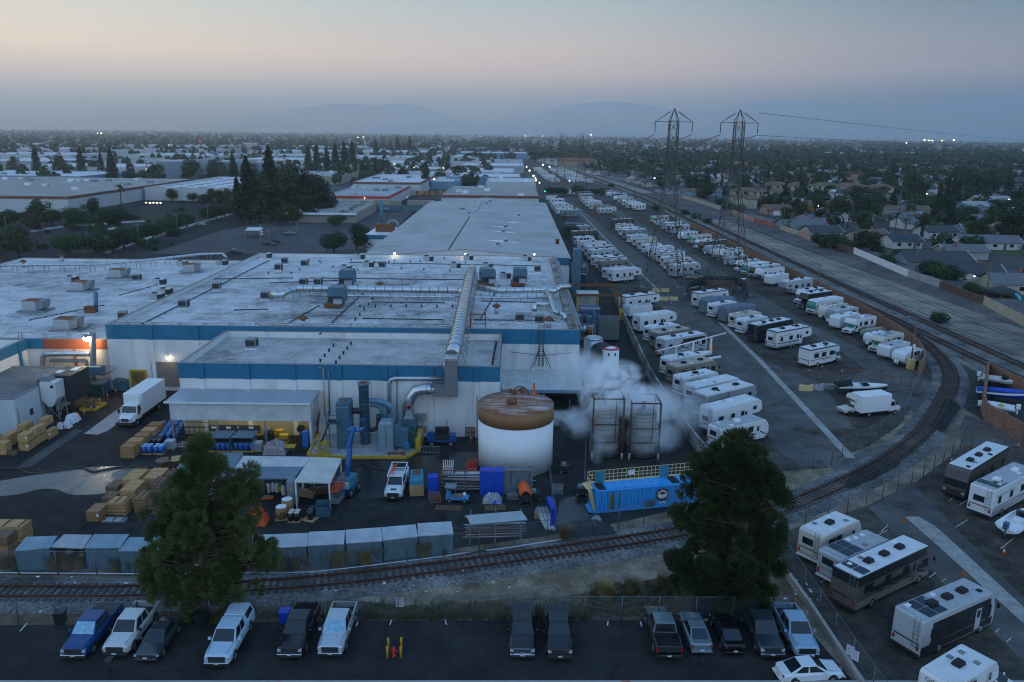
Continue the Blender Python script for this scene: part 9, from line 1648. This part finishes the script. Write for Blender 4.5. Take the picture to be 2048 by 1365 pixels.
for i,(px,py,lv,m,lb)in enumerate([(748,423,0,MACH,'lower teal shipping container left of the pair'),(748,423,1,mat('container_tan',(.27,.25,.21),.6,0,.1,.4),'upper tan shipping container left of the pair'),(815,423,0,mat('container_green',(.06,.17,.15),.6,0,.1,.4),'lower green shipping container beside the hall'),(815,423,1,MATS['container_tan'],'upper tan shipping container beside the hall')]):
 t=Z1('shipping_container',lb,'container',(P(px,py)[0],P(px,py)[1],lv*2.75),0,'stacked shipping containers');b=MB();b.box(0,0,.1,13.4,2.4,2.7);b.Z0('container_shell',m,t);b=MB()
 for k in range(22):b.box(.3+k*.6,-.05,.3,.6+k*.6,-.002,2.5)
 b.Z0('rib',m,t);b=MB();b.box(-.05,-.08,0,13.45,2.45,.12);b.Z0('base_rail',DARK,t)
 if i in(0,1):
  b=MB();text_mb(b,'HAN JIN',1.1,Matrix.Translation((5.5,-.06,1.5))@Matrix.Rotation(math.pi/2,4,'X'));b.Z0('lettering',WHITE,t)
for i in range(9):x,y=P(840+i*13+rnd.uniform(-3,3),395-rnd.uniform(0,4));t=Z1('pallet_stack','orange-brown pallet stack in the yard behind the second hall','pallets',(x,y,0),rnd.random(),'pallet stacks behind the second hall');b=MB();b.box(-1.3,-1.3,.2,1.3,1.3,rnd.uniform(2,4));b.Z0('stack_body',mat('pallet_orange',(.38,.16,.06),.8,0,.15,1),t);b=MB();b.box(-1.2,-1.2,0,1.2,1.2,.2);b.Z0('base',OLDWOOD,t)
t=Z1('white_hut','small white hut at the head of the far trailer lane','hut',P3(1130,388));b=MB();b.box(0,0,0,7,4,2.8);b.Z0('wall',WHITE,t);b=MB();b.box(-.2,-.2,2.8,7.2,4.2,3.);b.Z0('roof',GREY,t);b=MB();b.box(1.,-.05,1.2,2.6,-.01,2.2);b.box(4,-.05,.1,5,-.01,2.1);b.Z0('window',DARK,t)
t=Z1('hall_annex','blue-trimmed annex with curved duct beside the second hall','building',(P(745,502)[0],P(745,502)[1],0));b=MB();b.box(-2,0,0,9,22,5.2);b.Z0('wall',W_,t);b=MB();b.box(-2.1,-.1,5.2,9,22,5.4);b.Z0('roof',WHITE,t);b=MB();b.box(-2.05,-.06,3.8,9,-.01,5.19);b.Z0('blue_band',BLUE,t);b=MB();b.tube(Z2([(4,9,5.2),(4,9,7.5),(4.8,9,8.8),(6.4,9,8.8),(7.2,9,7.8),(7.4,9,6)],3),.55,12);b.Z0('curved_duct',GREY,t);b=MB();b.box(0,7,5.4,6,11,8);b.Z0('rusty_machine',RUST,t);b=MB();b.cyl((1,14,5.4),(1,14,15),.6,.6,12);b.Z0('stack',MACH,t)
t=Z1('flag_pole','flag pole with hanging striped flag behind the factory roof','flag',P3(524,503));b=MB();b.cyl((0,0,0),(0,0,9),.06,n=6);b.Z0('pole',STEEL,t);b=MB()
for k in range(6):b.box(.05,-.03,5.+k*.4,.7,.03,5.39+k*.4,k%2)
b.Z0('flag_cloth',[RED,WHITE],t)
# the suburb
HW=dict(cream=mat('stucco_cream',(.42,.38,.3),.85,0,.06,.5),white=mat('stucco_white',(.52,.52,.5),.85,0,.06,.5),tan=mat('stucco_tan',(.34,.25,.17),.85,0,.06,.5),blue=mat('stucco_blue',(.22,.3,.36),.85,0,.06,.5),ochre=mat('stucco_ochre',(.4,.2,.05),.85,0,.1,.5),grey=mat('stucco_grey',(.3,.31,.31),.85,0,.06,.5))
HR=dict(grey=mat('shingle_grey',(.13,.135,.14),.9,0,.15,1,coord='World'),brown=mat('shingle_brown',(.16,.095,.065),.9,0,.15,1,coord='World'),dark=mat('shingle_dark',(.05,.055,.06),.9,0,.15,1,coord='World'),pale=mat('shingle_pale',(.3,.3,.3),.9,0,.12,1,coord='World'),red=mat('tile_red',(.24,.09,.05),.9,0,.15,1,coord='World'))
def house(label,x,y,rz,wall_,roof_,w=13,d=8.5,h=2.8,wing=True,hip=False,lod=0,group=None,solar=False,name='bungalow'):
 t=Z1(name,label,'house',(x,y,0),rz,group);b=MB();e=.5;rh=d*.22
 prof=[(-d/2,0),(d/2,0),(d/2,h),(0,h+rh),(-d/2,h)]
 b.prism(prof,-w/2,w/2,'x')
 if wing:b.prism([(-w/2+1,0),(-w/2+6.5,0),(-w/2+6.5,h),(-w/2+3.75,h+1.3),(-w/2+1,h)],-d/2-4.5,-d/2+.2,'y')
 b.Z0('wall',HW[wall_],t)
 b=MB();k=rh/(d/2);th=.14
 hx=w/2+e;ins=d*.45 if hip else 0
 for s in(-1,1):
  L_=[Vector((-hx,s*(d/2+e),h-e*k+.03)),Vector((hx,s*(d/2+e),h-e*k+.03)),Vector((hx-ins,0,h+rh+.06)),Vector((-hx+ins,0,h+rh+.06))]
  b.poly(L_ if s<0 else L_[::-1]);b.poly([v-Vector((0,0,th))for v in(L_[::-1]if s<0 else L_)])
  b.poly([L_[0]-Vector((0,0,th)),L_[1]-Vector((0,0,th)),L_[1],L_[0]])
 if hip:
  for s in(-1,1):b.poly([(s*hx,-d/2-e,h-e*k+.03),(s*hx,d/2+e,h-e*k+.03),(s*(hx-ins),0,h+rh+.06)][::s])
 if wing:
  y0,y1=-d/2-5,-.2;xc=-w/2+3.75;kk=1.3/2.75
  for s in(-1,1):L_=[Vector((xc+s*3.25,y0,h-.5*kk+.05)),Vector((xc,y0,h+1.38)),Vector((xc,y1-1.2,h+1.38)),Vector((xc+s*3.25,-d/2+.0,h-.5*kk+.05))];b.poly(L_ if s<0 else L_[::-1]);b.poly([v-Vector((0,0,.1))for v in(L_[::-1]if s<0 else L_)])
 ro=b.Z0('roof',HR[roof_],t)
 if solar:b=MB();b.poly([(-3,-d/2+.5,h+.5*k+.15),(3,-d/2+.5,h+.5*k+.15),(3,-1,h+rh-k+.2),(-3,-1,h+rh-k+.2)]);b.Z0('solar_panel',SOLAR,t)
 if lod==0:
  b=MB();b.box(w*.18,1,h,w*.18+.8,1.7,h+rh+1.);b.Z0('chimney',mat('chimney_brick',(.26,.1,.06),.9,0,.2,3),ro)
  for x0 in((w*.02,w*.3)if wing else(-w*.35,0,w*.3)):b=MB();b.box(x0-.1,-d/2-.05,.85,x0+1.5,-d/2-.005,2.15);o=b.Z0('window_frame',WHITE,t);b=MB();b.box(x0,-d/2-.06,.95,x0+1.4,-d/2-.051,2.05);b.Z0('pane',GLASS,o)
  if wing:b=MB();b.box(-w/2+1.6,-d/2-4.56,.1,-w/2+5.9,-d/2-4.51,2.2);b.Z0('garage_door',WHITE if wall_!='white' else ESW[1],t)
  b=MB();b.box(w*.2,-d/2-.04,.05,w*.2+1,-d/2-.006,2.1);b.Z0('door',OLDWOOD,t)
  b=MB();b.bar((w/2+.51,-d/2-e,h-e*k),(w/2+.51,0,h+rh),.1,.22);b.bar((w/2+.51,d/2+e,h-e*k),(w/2+.51,0,h+rh),.1,.22);b.Z0('gable_trim',WHITE,t)if not hip else None
 return t
gH='houses of the suburb'
spec=[(1985,500,-.1,'white','grey',20,9,1,0,'white house with wide grey roof and two dark cars, above the cul-de-sac'),(1745,488,.35,'cream','brown',13,9,1,0,'cream two-gable house with brown roof and white porch'),(1812,498,.1,'white','dark',11,9,0,0,'white house with solar panels right of the brown-roofed porch house'),(1882,478,.2,'white','dark',14,9,0,0,'white gable house with dark roof and red chimney'),(1818,432,.1,'cream','brown',22,9,0,0,'long cream house with brown roof behind the palms'),(1828,458,.25,'white','grey',13,9,1,0,'white house with grey gables in front of the round bush'),(1660,422,.05,'ochre','brown',24,10,1,0,'warm ochre house with lit garage light'),(1720,445,.3,'white','dark',13,8,1,0,'white gabled house left of the long brown-roofed one'),(1650,478,.15,'cream','dark',13,9,0,0,'cream house with dark roof beside the weathered fence'),(1582,462,.2,'grey','grey',9,7,0,0,'little grey gabled shed behind the pale block wall'),(1620,465,.2,'blue','grey',14,9,0,0,'grey-blue house behind the pale block wall'),(1880,542,.05,'blue','dark',20,11,0,0,'dark wide-roofed house behind the white vinyl fence'),(1955,570,-.1,'white','dark',15,10,1,0,'white house with small lit porch lamp and dark roof'),(2040,590,-.1,'cream','grey',12,9,0,0,'cream house with red chimney at the right edge'),(1960,452,.2,'blue','grey',13,9,1,0,'grey-blue gabled house under the big dark trees'),(2030,470,.1,'white','brown',14,9,1,0,'white house with brown roof at the right edge'),(1845,415,.1,'cream','pale',13,9,1,0,'cream house with pale roof behind the long brown one'),(1560,430,.1,'tan','brown',15,9,1,0,'tan house with mauve-brown roof left of the ochre house'),(1590,415,.1,'white','pale',10,8,0,0,'white gabled house beside the dark trees left'),(1995,412,.05,'white','pale',24,12,0,0,'wide white shed-like hall with lamp near the right edge')]
taken=[]
for px,py,rz,wl,rf,w_,d,wg,hp,lb in spec:
 p=P(px,py);taken.append((*p,w_*.75));house(lb,p[0],p[1]+d*.5,rz,wl,rf,w_,d,2.8,bool(wg),bool(hp),0,gH,'solar' in lb)
for px,py,n_,lb in((1628,388,4,'left long apartment block with brown hip roofs'),(1738,392,2,'right long apartment block with brown hip roofs'),(1520,402,2,'two-storey tan apartment house near the crossing road')):
 p=P(px,py);taken.append((*p,30));t=Z1('apartment_block',lb,'building',(*p,0))
 for k in range(n_):
  x=(k-(n_-1)/2)*17;b=MB();b.box(x-8,0,0,x+8,9,5.6);b.Z0('wall',HW['cream'],t);b=MB();b.faces([(x-8.8,-.8,5.5),(x+8.8,-.8,5.5),(x+8.8,9.8,5.5),(x-8.8,9.8,5.5),(x-4,4.5,7.8),(x+4,4.5,7.8)],[(0,1,5,4),(1,2,5),(2,3,4,5),(3,0,4),(3,2,1,0)]);b.Z0('roof',HR['brown'],t)
  for f in(0,1):
   for q in(-5,0,5):b=MB();b.box(x+q-.8,-.05,1+f*2.8,x+q+.8,-.01,2.2+f*2.8);b.Z0('window',GLASS,t)
ONAMES=['first','second','third','fourth','fifth','sixth','seventh','eighth','ninth','tenth','eleventh','twelfth','thirteenth','fourteenth','fifteenth','sixteenth','seventeenth','eighteenth','nineteenth','twentieth']+[f'{t_}-{o}' for t_ in('twenty','thirty','forty')for o in('first','second','third','fourth','fifth','sixth','seventh','eighth','ninth')]
nh=20;row_=0;y=262.;extra=[]
corr_x=lambda y:122 if y<430 else(118-(y-430)*.12)
rs=random.Random(77)
tcount=0;Z10=[]
while y<1750:
 x=max(corr_x(y)+10,20 if y>1150 else 0);k=0;step=17.5 if y<900 else 21;tk=0
 while x<.655*y+25:
  xx,yy=x+rs.uniform(-2.5,2.5),y+rs.uniform(-4,4)
  ok=all(math.hypot(xx-a,(yy-c)*.8)>r+7 for a,c,r in taken)
  if ok and rs.random()<.93:
   wl,rf=rs.choice(['cream','white','tan','blue','grey','cream','white']),rs.choice(['grey','brown','dark','grey','brown','dark','pale','red'])
   if nh<290:
    house(f'{wl} house, {rf} roof, {ONAMES[k]} from the railway in the {ONAMES[row_]} suburb row back',xx,yy,rs.choice([0,math.pi,math.pi/2,0])+rs.uniform(-.12,.12),wl,rf,rs.uniform(11,15.5),rs.uniform(8,10),rs.choice([2.7,2.8,2.8,5.2]),rs.random()<.55,rs.random()<.35,0 if yy<430 else 1,gH);nh+=1;k+=1
   else:extra.append((xx,yy,rs.uniform(11,16),rs.uniform(8,10),rs.choice([2.7,2.8,5]),rs.random()))
  Z10.append((xx+step/2+rs.uniform(-2,2),yy+rs.uniform(-9,12),row_,tk));tk+=1
  x+=step
 y+=27 if row_%2 else 33;row_+=1
b=MB()
for x,y,w_,d,h,c in extra:
 mi=int(c*5);b.box(x-w_/2,y-d/2,0,x+w_/2,y+d/2,h,5+(mi%2));b.faces([(x-w_/2-.5,y-d/2-.5,h),(x+w_/2+.5,y-d/2-.5,h),(x+w_/2+.5,y+d/2+.5,h),(x-w_/2-.5,y+d/2+.5,h),(x-w_/2,y,h+2),(x+w_/2,y,h+2)],[(0,1,5,4),(2,3,4,5),(1,2,5),(3,0,4)],mi)
tag(b.Z0('distant_houses',[HR['grey'],HR['brown'],HR['dark'],HR['pale'],HR['red'],HW['cream'],HW['white']]),'farther houses of the suburb, too many to count','houses',kind='stuff')
gT='trees of the suburb'
for i,(k,px,py,s,lb)in enumerate([('broad',1945,398,3.0,'huge round dark tree, right one, above the suburb roofs'),('broad',1920,388,2.6,'huge round dark tree behind the right huge one'),('broad',1828,388,2.4,'huge dark tree left of the two huge ones'),('broad',1835,405,1.9,'big dark tree in front of the left huge one'),('ficus',1850,425,2.,'bright green poplar-like tree, right of the dark cypress pair'),('ficus',1862,428,1.9,'second bright green tree beside the poplar-like one'),('cypress',1890,418,1.8,'left dark cypress under the huge round tree'),('cypress',1902,420,1.9,'middle dark cypress under the huge round tree'),('cypress',1913,418,1.7,'right dark cypress under the huge round tree'),('broad',1755,425,1.5,'dark tree right of the ochre house'),('broad',1745,420,1.6,'second dark tree right of the ochre house'),('palm',1695,458,1.,'palm left of the white gabled house'),('palm',1730,462,.9,'palm in front of the white gabled house'),('palm',1775,472,1.,'palm in front of the cream two-gable house'),('palm',1790,470,1.,'second palm beside the street corner'),('palm',1810,474,.85,'palm right of the street corner'),('ficus',1840,457,.8,'round garden bush-tree by the grey-gabled house'),('ficus',1870,470,1.2,'dark tree left of the white dark-roofed gable house'),('broad',1565,452,1.1,'dark tree over the red block wall'),('broad',1600,440,1.2,'dark tree behind the grey shed'),('ficus',1640,498,1.2,'green tree left of the vinyl fence, lower'),('ficus',1655,500,1.3,'green tree left of the vinyl fence, middle'),('ficus',1675,505,1.3,'green tree left of the vinyl fence, right'),('ficus',1690,508,1.1,'dark green tree touching the vinyl fence end'),('broad',1720,505,1.2,'dark tree behind the vinyl fence, left'),('broad',1742,512,1.1,'dark tree behind the vinyl fence, middle'),('palm',1785,535,.6,'small palm behind the vinyl fence'),('ficus',1770,535,.9,'dark bush tree behind the vinyl fence'),('ficus',1860,560,1.2,'dark green tree right of the vinyl fence'),('ficus',1885,568,1.3,'big bush tree behind the grey board fence'),('ficus',1905,572,1.1,'bush tree left of the white porch-lamp house'),('ficus',1945,598,.9,'round bush tree by the brown board fence'),('palm',2045,560,1.1,'palm cut by the right edge'),('broad',1990,445,1.5,'dark tree by the right edge houses'),('broad',2030,440,1.6,'second dark tree by the right edge houses'),('broad',1925,465,1.2,'dark round tree beside the blue gabled house'),('ficus',2000,470,1.,'small green tree near the right edge houses'),('ficus',1455,425,1.2,'green tree behind the tan wall near the right pylon'),('ficus',1475,432,1.3,'second green tree behind the pink wall'),('ficus',1440,415,1.1,'dark tree by the left pylon wall'),('ficus',1930,560,.7,'low shrub tree before the porch-lamp house'),('broad',1415,402,1.5,'dark tree beyond the far crossing road')]):
 tree(k,*P(px,py),s,lb,gT)
nt_=42;rest=[]
for x,y,r_,k in Z10:
 if any(math.hypot(x-a,y-c)<r*.8 for a,c,r in taken):continue
 kd=rs.choice(['broad','broad','broad','ficus','broad','cypress','palm','conifer']);s=rs.uniform(1.,1.9)*(1 if kd in('broad','ficus')else.65)
 if nt_<300:tree(kd,x,y,s,f'{DESC[kd][1]}, {ONAMES[k]} from the railway in the {ONAMES[r_]} suburb row back',gT,far=y>420);nt_+=1
 else:rest.append((x,y,s))
b=MB();rb=random.Random(5)
def blob(x,y,r,h,n=16):
 for _ in range(n):
  p=Vector((rb.gauss(0,1),rb.gauss(0,1),rb.gauss(0,1))).normalized();q=Vector((x+p.x*r*rb.uniform(.6,1),y+p.y*r*rb.uniform(.6,1),h*.55+p.z*h*.45));u=p.orthogonal().normalized()*r*.42;v=p.cross(u).normalized()*h*.22
  b.poly([q-u,q-v*1.2,q+u,q+v])
for x,y,s in rest:blob(x,y,3.6*s,7*s,26)
for x,y,r_,k in Z10:
 for _ in range(2 if y>420 else 1):
  X,Y=x+rb.uniform(-9,9),y+rb.uniform(5,14)
  if X>corr_x(Y)+6 and all(math.hypot(X-a,Y-c)>r+3 for a,c,r in taken):blob(X,Y,rb.uniform(2,4.5),rb.uniform(4,9),26)
for _ in range(6200):
 y=1100*math.exp(rb.random()*2.3);x=rb.uniform(-.72,.72)*y
 if x>0 and y<1700 and rb.random()<.5:continue
 if-700<x<15 and y<1500 and rb.random()<.75:continue
 blob(x,y,rb.uniform(3,7)*(1+y/5000),rb.uniform(7,15)*(1+y/9000),16 if y<2500 else 10)
for _ in range(500):
 y=rb.uniform(560,1500);x=rb.uniform(-.7,-.02)*y
 if-15<x<30:continue
 blob(x,y,rb.uniform(2.5,5),rb.uniform(6,13),30)
tag(b.Z0('far_tree_canopy',LEAF),'far dark tree canopy running to the horizon','trees',kind='stuff')
b=MB()
for _ in range(420):
 y=1400*math.exp(rb.random()*2.);x=rb.uniform(-.7,.7)*y;w_=rb.uniform(8,45)*(1+y/8000);b.box(x-w_,y-8,0,x+w_,y+rb.uniform(10,50),rb.uniform(4,10),rb.choice([0,1,1,2]))
tag(b.Z0('distant_roofs',[ESR[0],ESR[1],HW['tan']]),'scattered pale roofs of the far city','roofs',kind='stuff')
t=Z1('apartment_block','long brown-roofed terraced block beside the far pylons','building',(70,905,0));b=MB();b.box(-22,0,0,22,14,10);b.Z0('wall',HW['tan'],t);b=MB();b.faces([(-23,-1,10),(23,-1,10),(23,15,10),(-23,15,10),(-16,7,13),(16,7,13)],[(0,1,5,4),(1,2,5),(2,3,4,5),(3,0,4),(3,2,1,0)]);b.Z0('roof',HR['red'],t)
t=Z1('gazebo','dark canopy gazebo with bright blue slide behind the tan wall','gazebo',P3(2000,606));b=MB();b.lathe([(4.3,2.6),(2,3.6),(.1,4.2)],(0,0,0),6);b.Z0('gazebo_roof',DARK,t);b=MB()
for k in range(6):b.bar((3.8*math.cos(k*1.047),3.8*math.sin(k*1.047),0),(3.8*math.cos(k*1.047),3.8*math.sin(k*1.047),2.65),.2)
b.Z0('post',OLDWOOD,t)
t=Z1('garden_slide','bright cyan curved garden slide beside the dark gazebo','slide',P3(2026,612));b=MB();b.tube(Z2([(0,0,2.8),(.5,-.5,2.4),(.8,-1,1.6),(.7,-1.6,.9),(.2,-2,.5)],4),.35,8);b.Z0('chute',mat('cyan_plastic',(.02,.4,.6),.4),t);b=MB();b.bar((0,.2,0),(0,.2,2.8),.12);b.Z0('support',DARK,t)
# hills, mountains and the hazy air
HILL=mat('hill_hazed',(.5,.52,.53),.95,0,.06,.001,coord='World')  # pale bluish haze painted into the colour of hills and mountains
def ridge(name,dist,pts,depth,seed):
 """pts: (pixel x, pixel y of the crest)"""
 rr=random.Random(seed);pts=Z6([(float(a),float(c))for a,c in pts],12);b=MB();rows=[]
 for(x,y)in pts:
  Y=dist;X,Z=PY(x,y,Y);Z=max(4,Z+rr.uniform(-1,1)*Z*.012)
  rows.append([(X,Y-depth,-1),(X+rr.uniform(-40,40),Y-depth*.55,Z*.42*rr.uniform(.8,1.2)),(X,Y-depth*.2,Z*.83*rr.uniform(.95,1.05)),(X,Y,Z),(X,Y+depth*.6,-1)])
 for a,c in zip(rows,rows[1:]):
  for i in range(4):b.poly([a[i],c[i],c[i+1],a[i+1]],0,True)
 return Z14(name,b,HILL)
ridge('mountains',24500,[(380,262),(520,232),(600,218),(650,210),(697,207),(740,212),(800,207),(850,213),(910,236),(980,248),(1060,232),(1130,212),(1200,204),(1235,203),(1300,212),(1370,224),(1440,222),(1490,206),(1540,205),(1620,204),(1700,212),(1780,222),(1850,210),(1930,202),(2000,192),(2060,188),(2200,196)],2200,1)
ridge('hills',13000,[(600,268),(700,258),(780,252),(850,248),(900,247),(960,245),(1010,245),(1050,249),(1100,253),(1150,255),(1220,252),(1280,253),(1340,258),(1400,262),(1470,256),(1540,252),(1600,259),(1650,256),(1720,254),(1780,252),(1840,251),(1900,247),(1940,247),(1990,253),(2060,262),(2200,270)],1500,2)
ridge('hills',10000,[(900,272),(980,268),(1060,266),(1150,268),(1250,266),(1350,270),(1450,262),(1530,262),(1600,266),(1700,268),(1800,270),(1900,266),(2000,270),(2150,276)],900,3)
m=bpy.data.materials.new('haze_air');m.use_nodes=True;n=m.node_tree
for x in list(n.nodes):n.nodes.remove(x)
o=N(n,'ShaderNodeOutputMaterial');v=N(n,'ShaderNodeVolumePrincipled');v.inputs['Color'].default_value=(.96,.98,1,1);v.inputs['Density'].default_value=1.4e-4;v.inputs['Anisotropy'].default_value=.8;n.links.new(v.outputs[0],o.inputs['Volume'])
b=MB();b.box(-17000,-260,-2.,17000,21400,430);tag(b.Z0('haze',m),'thin bluish evening haze filling the air','haze',kind='stuff')
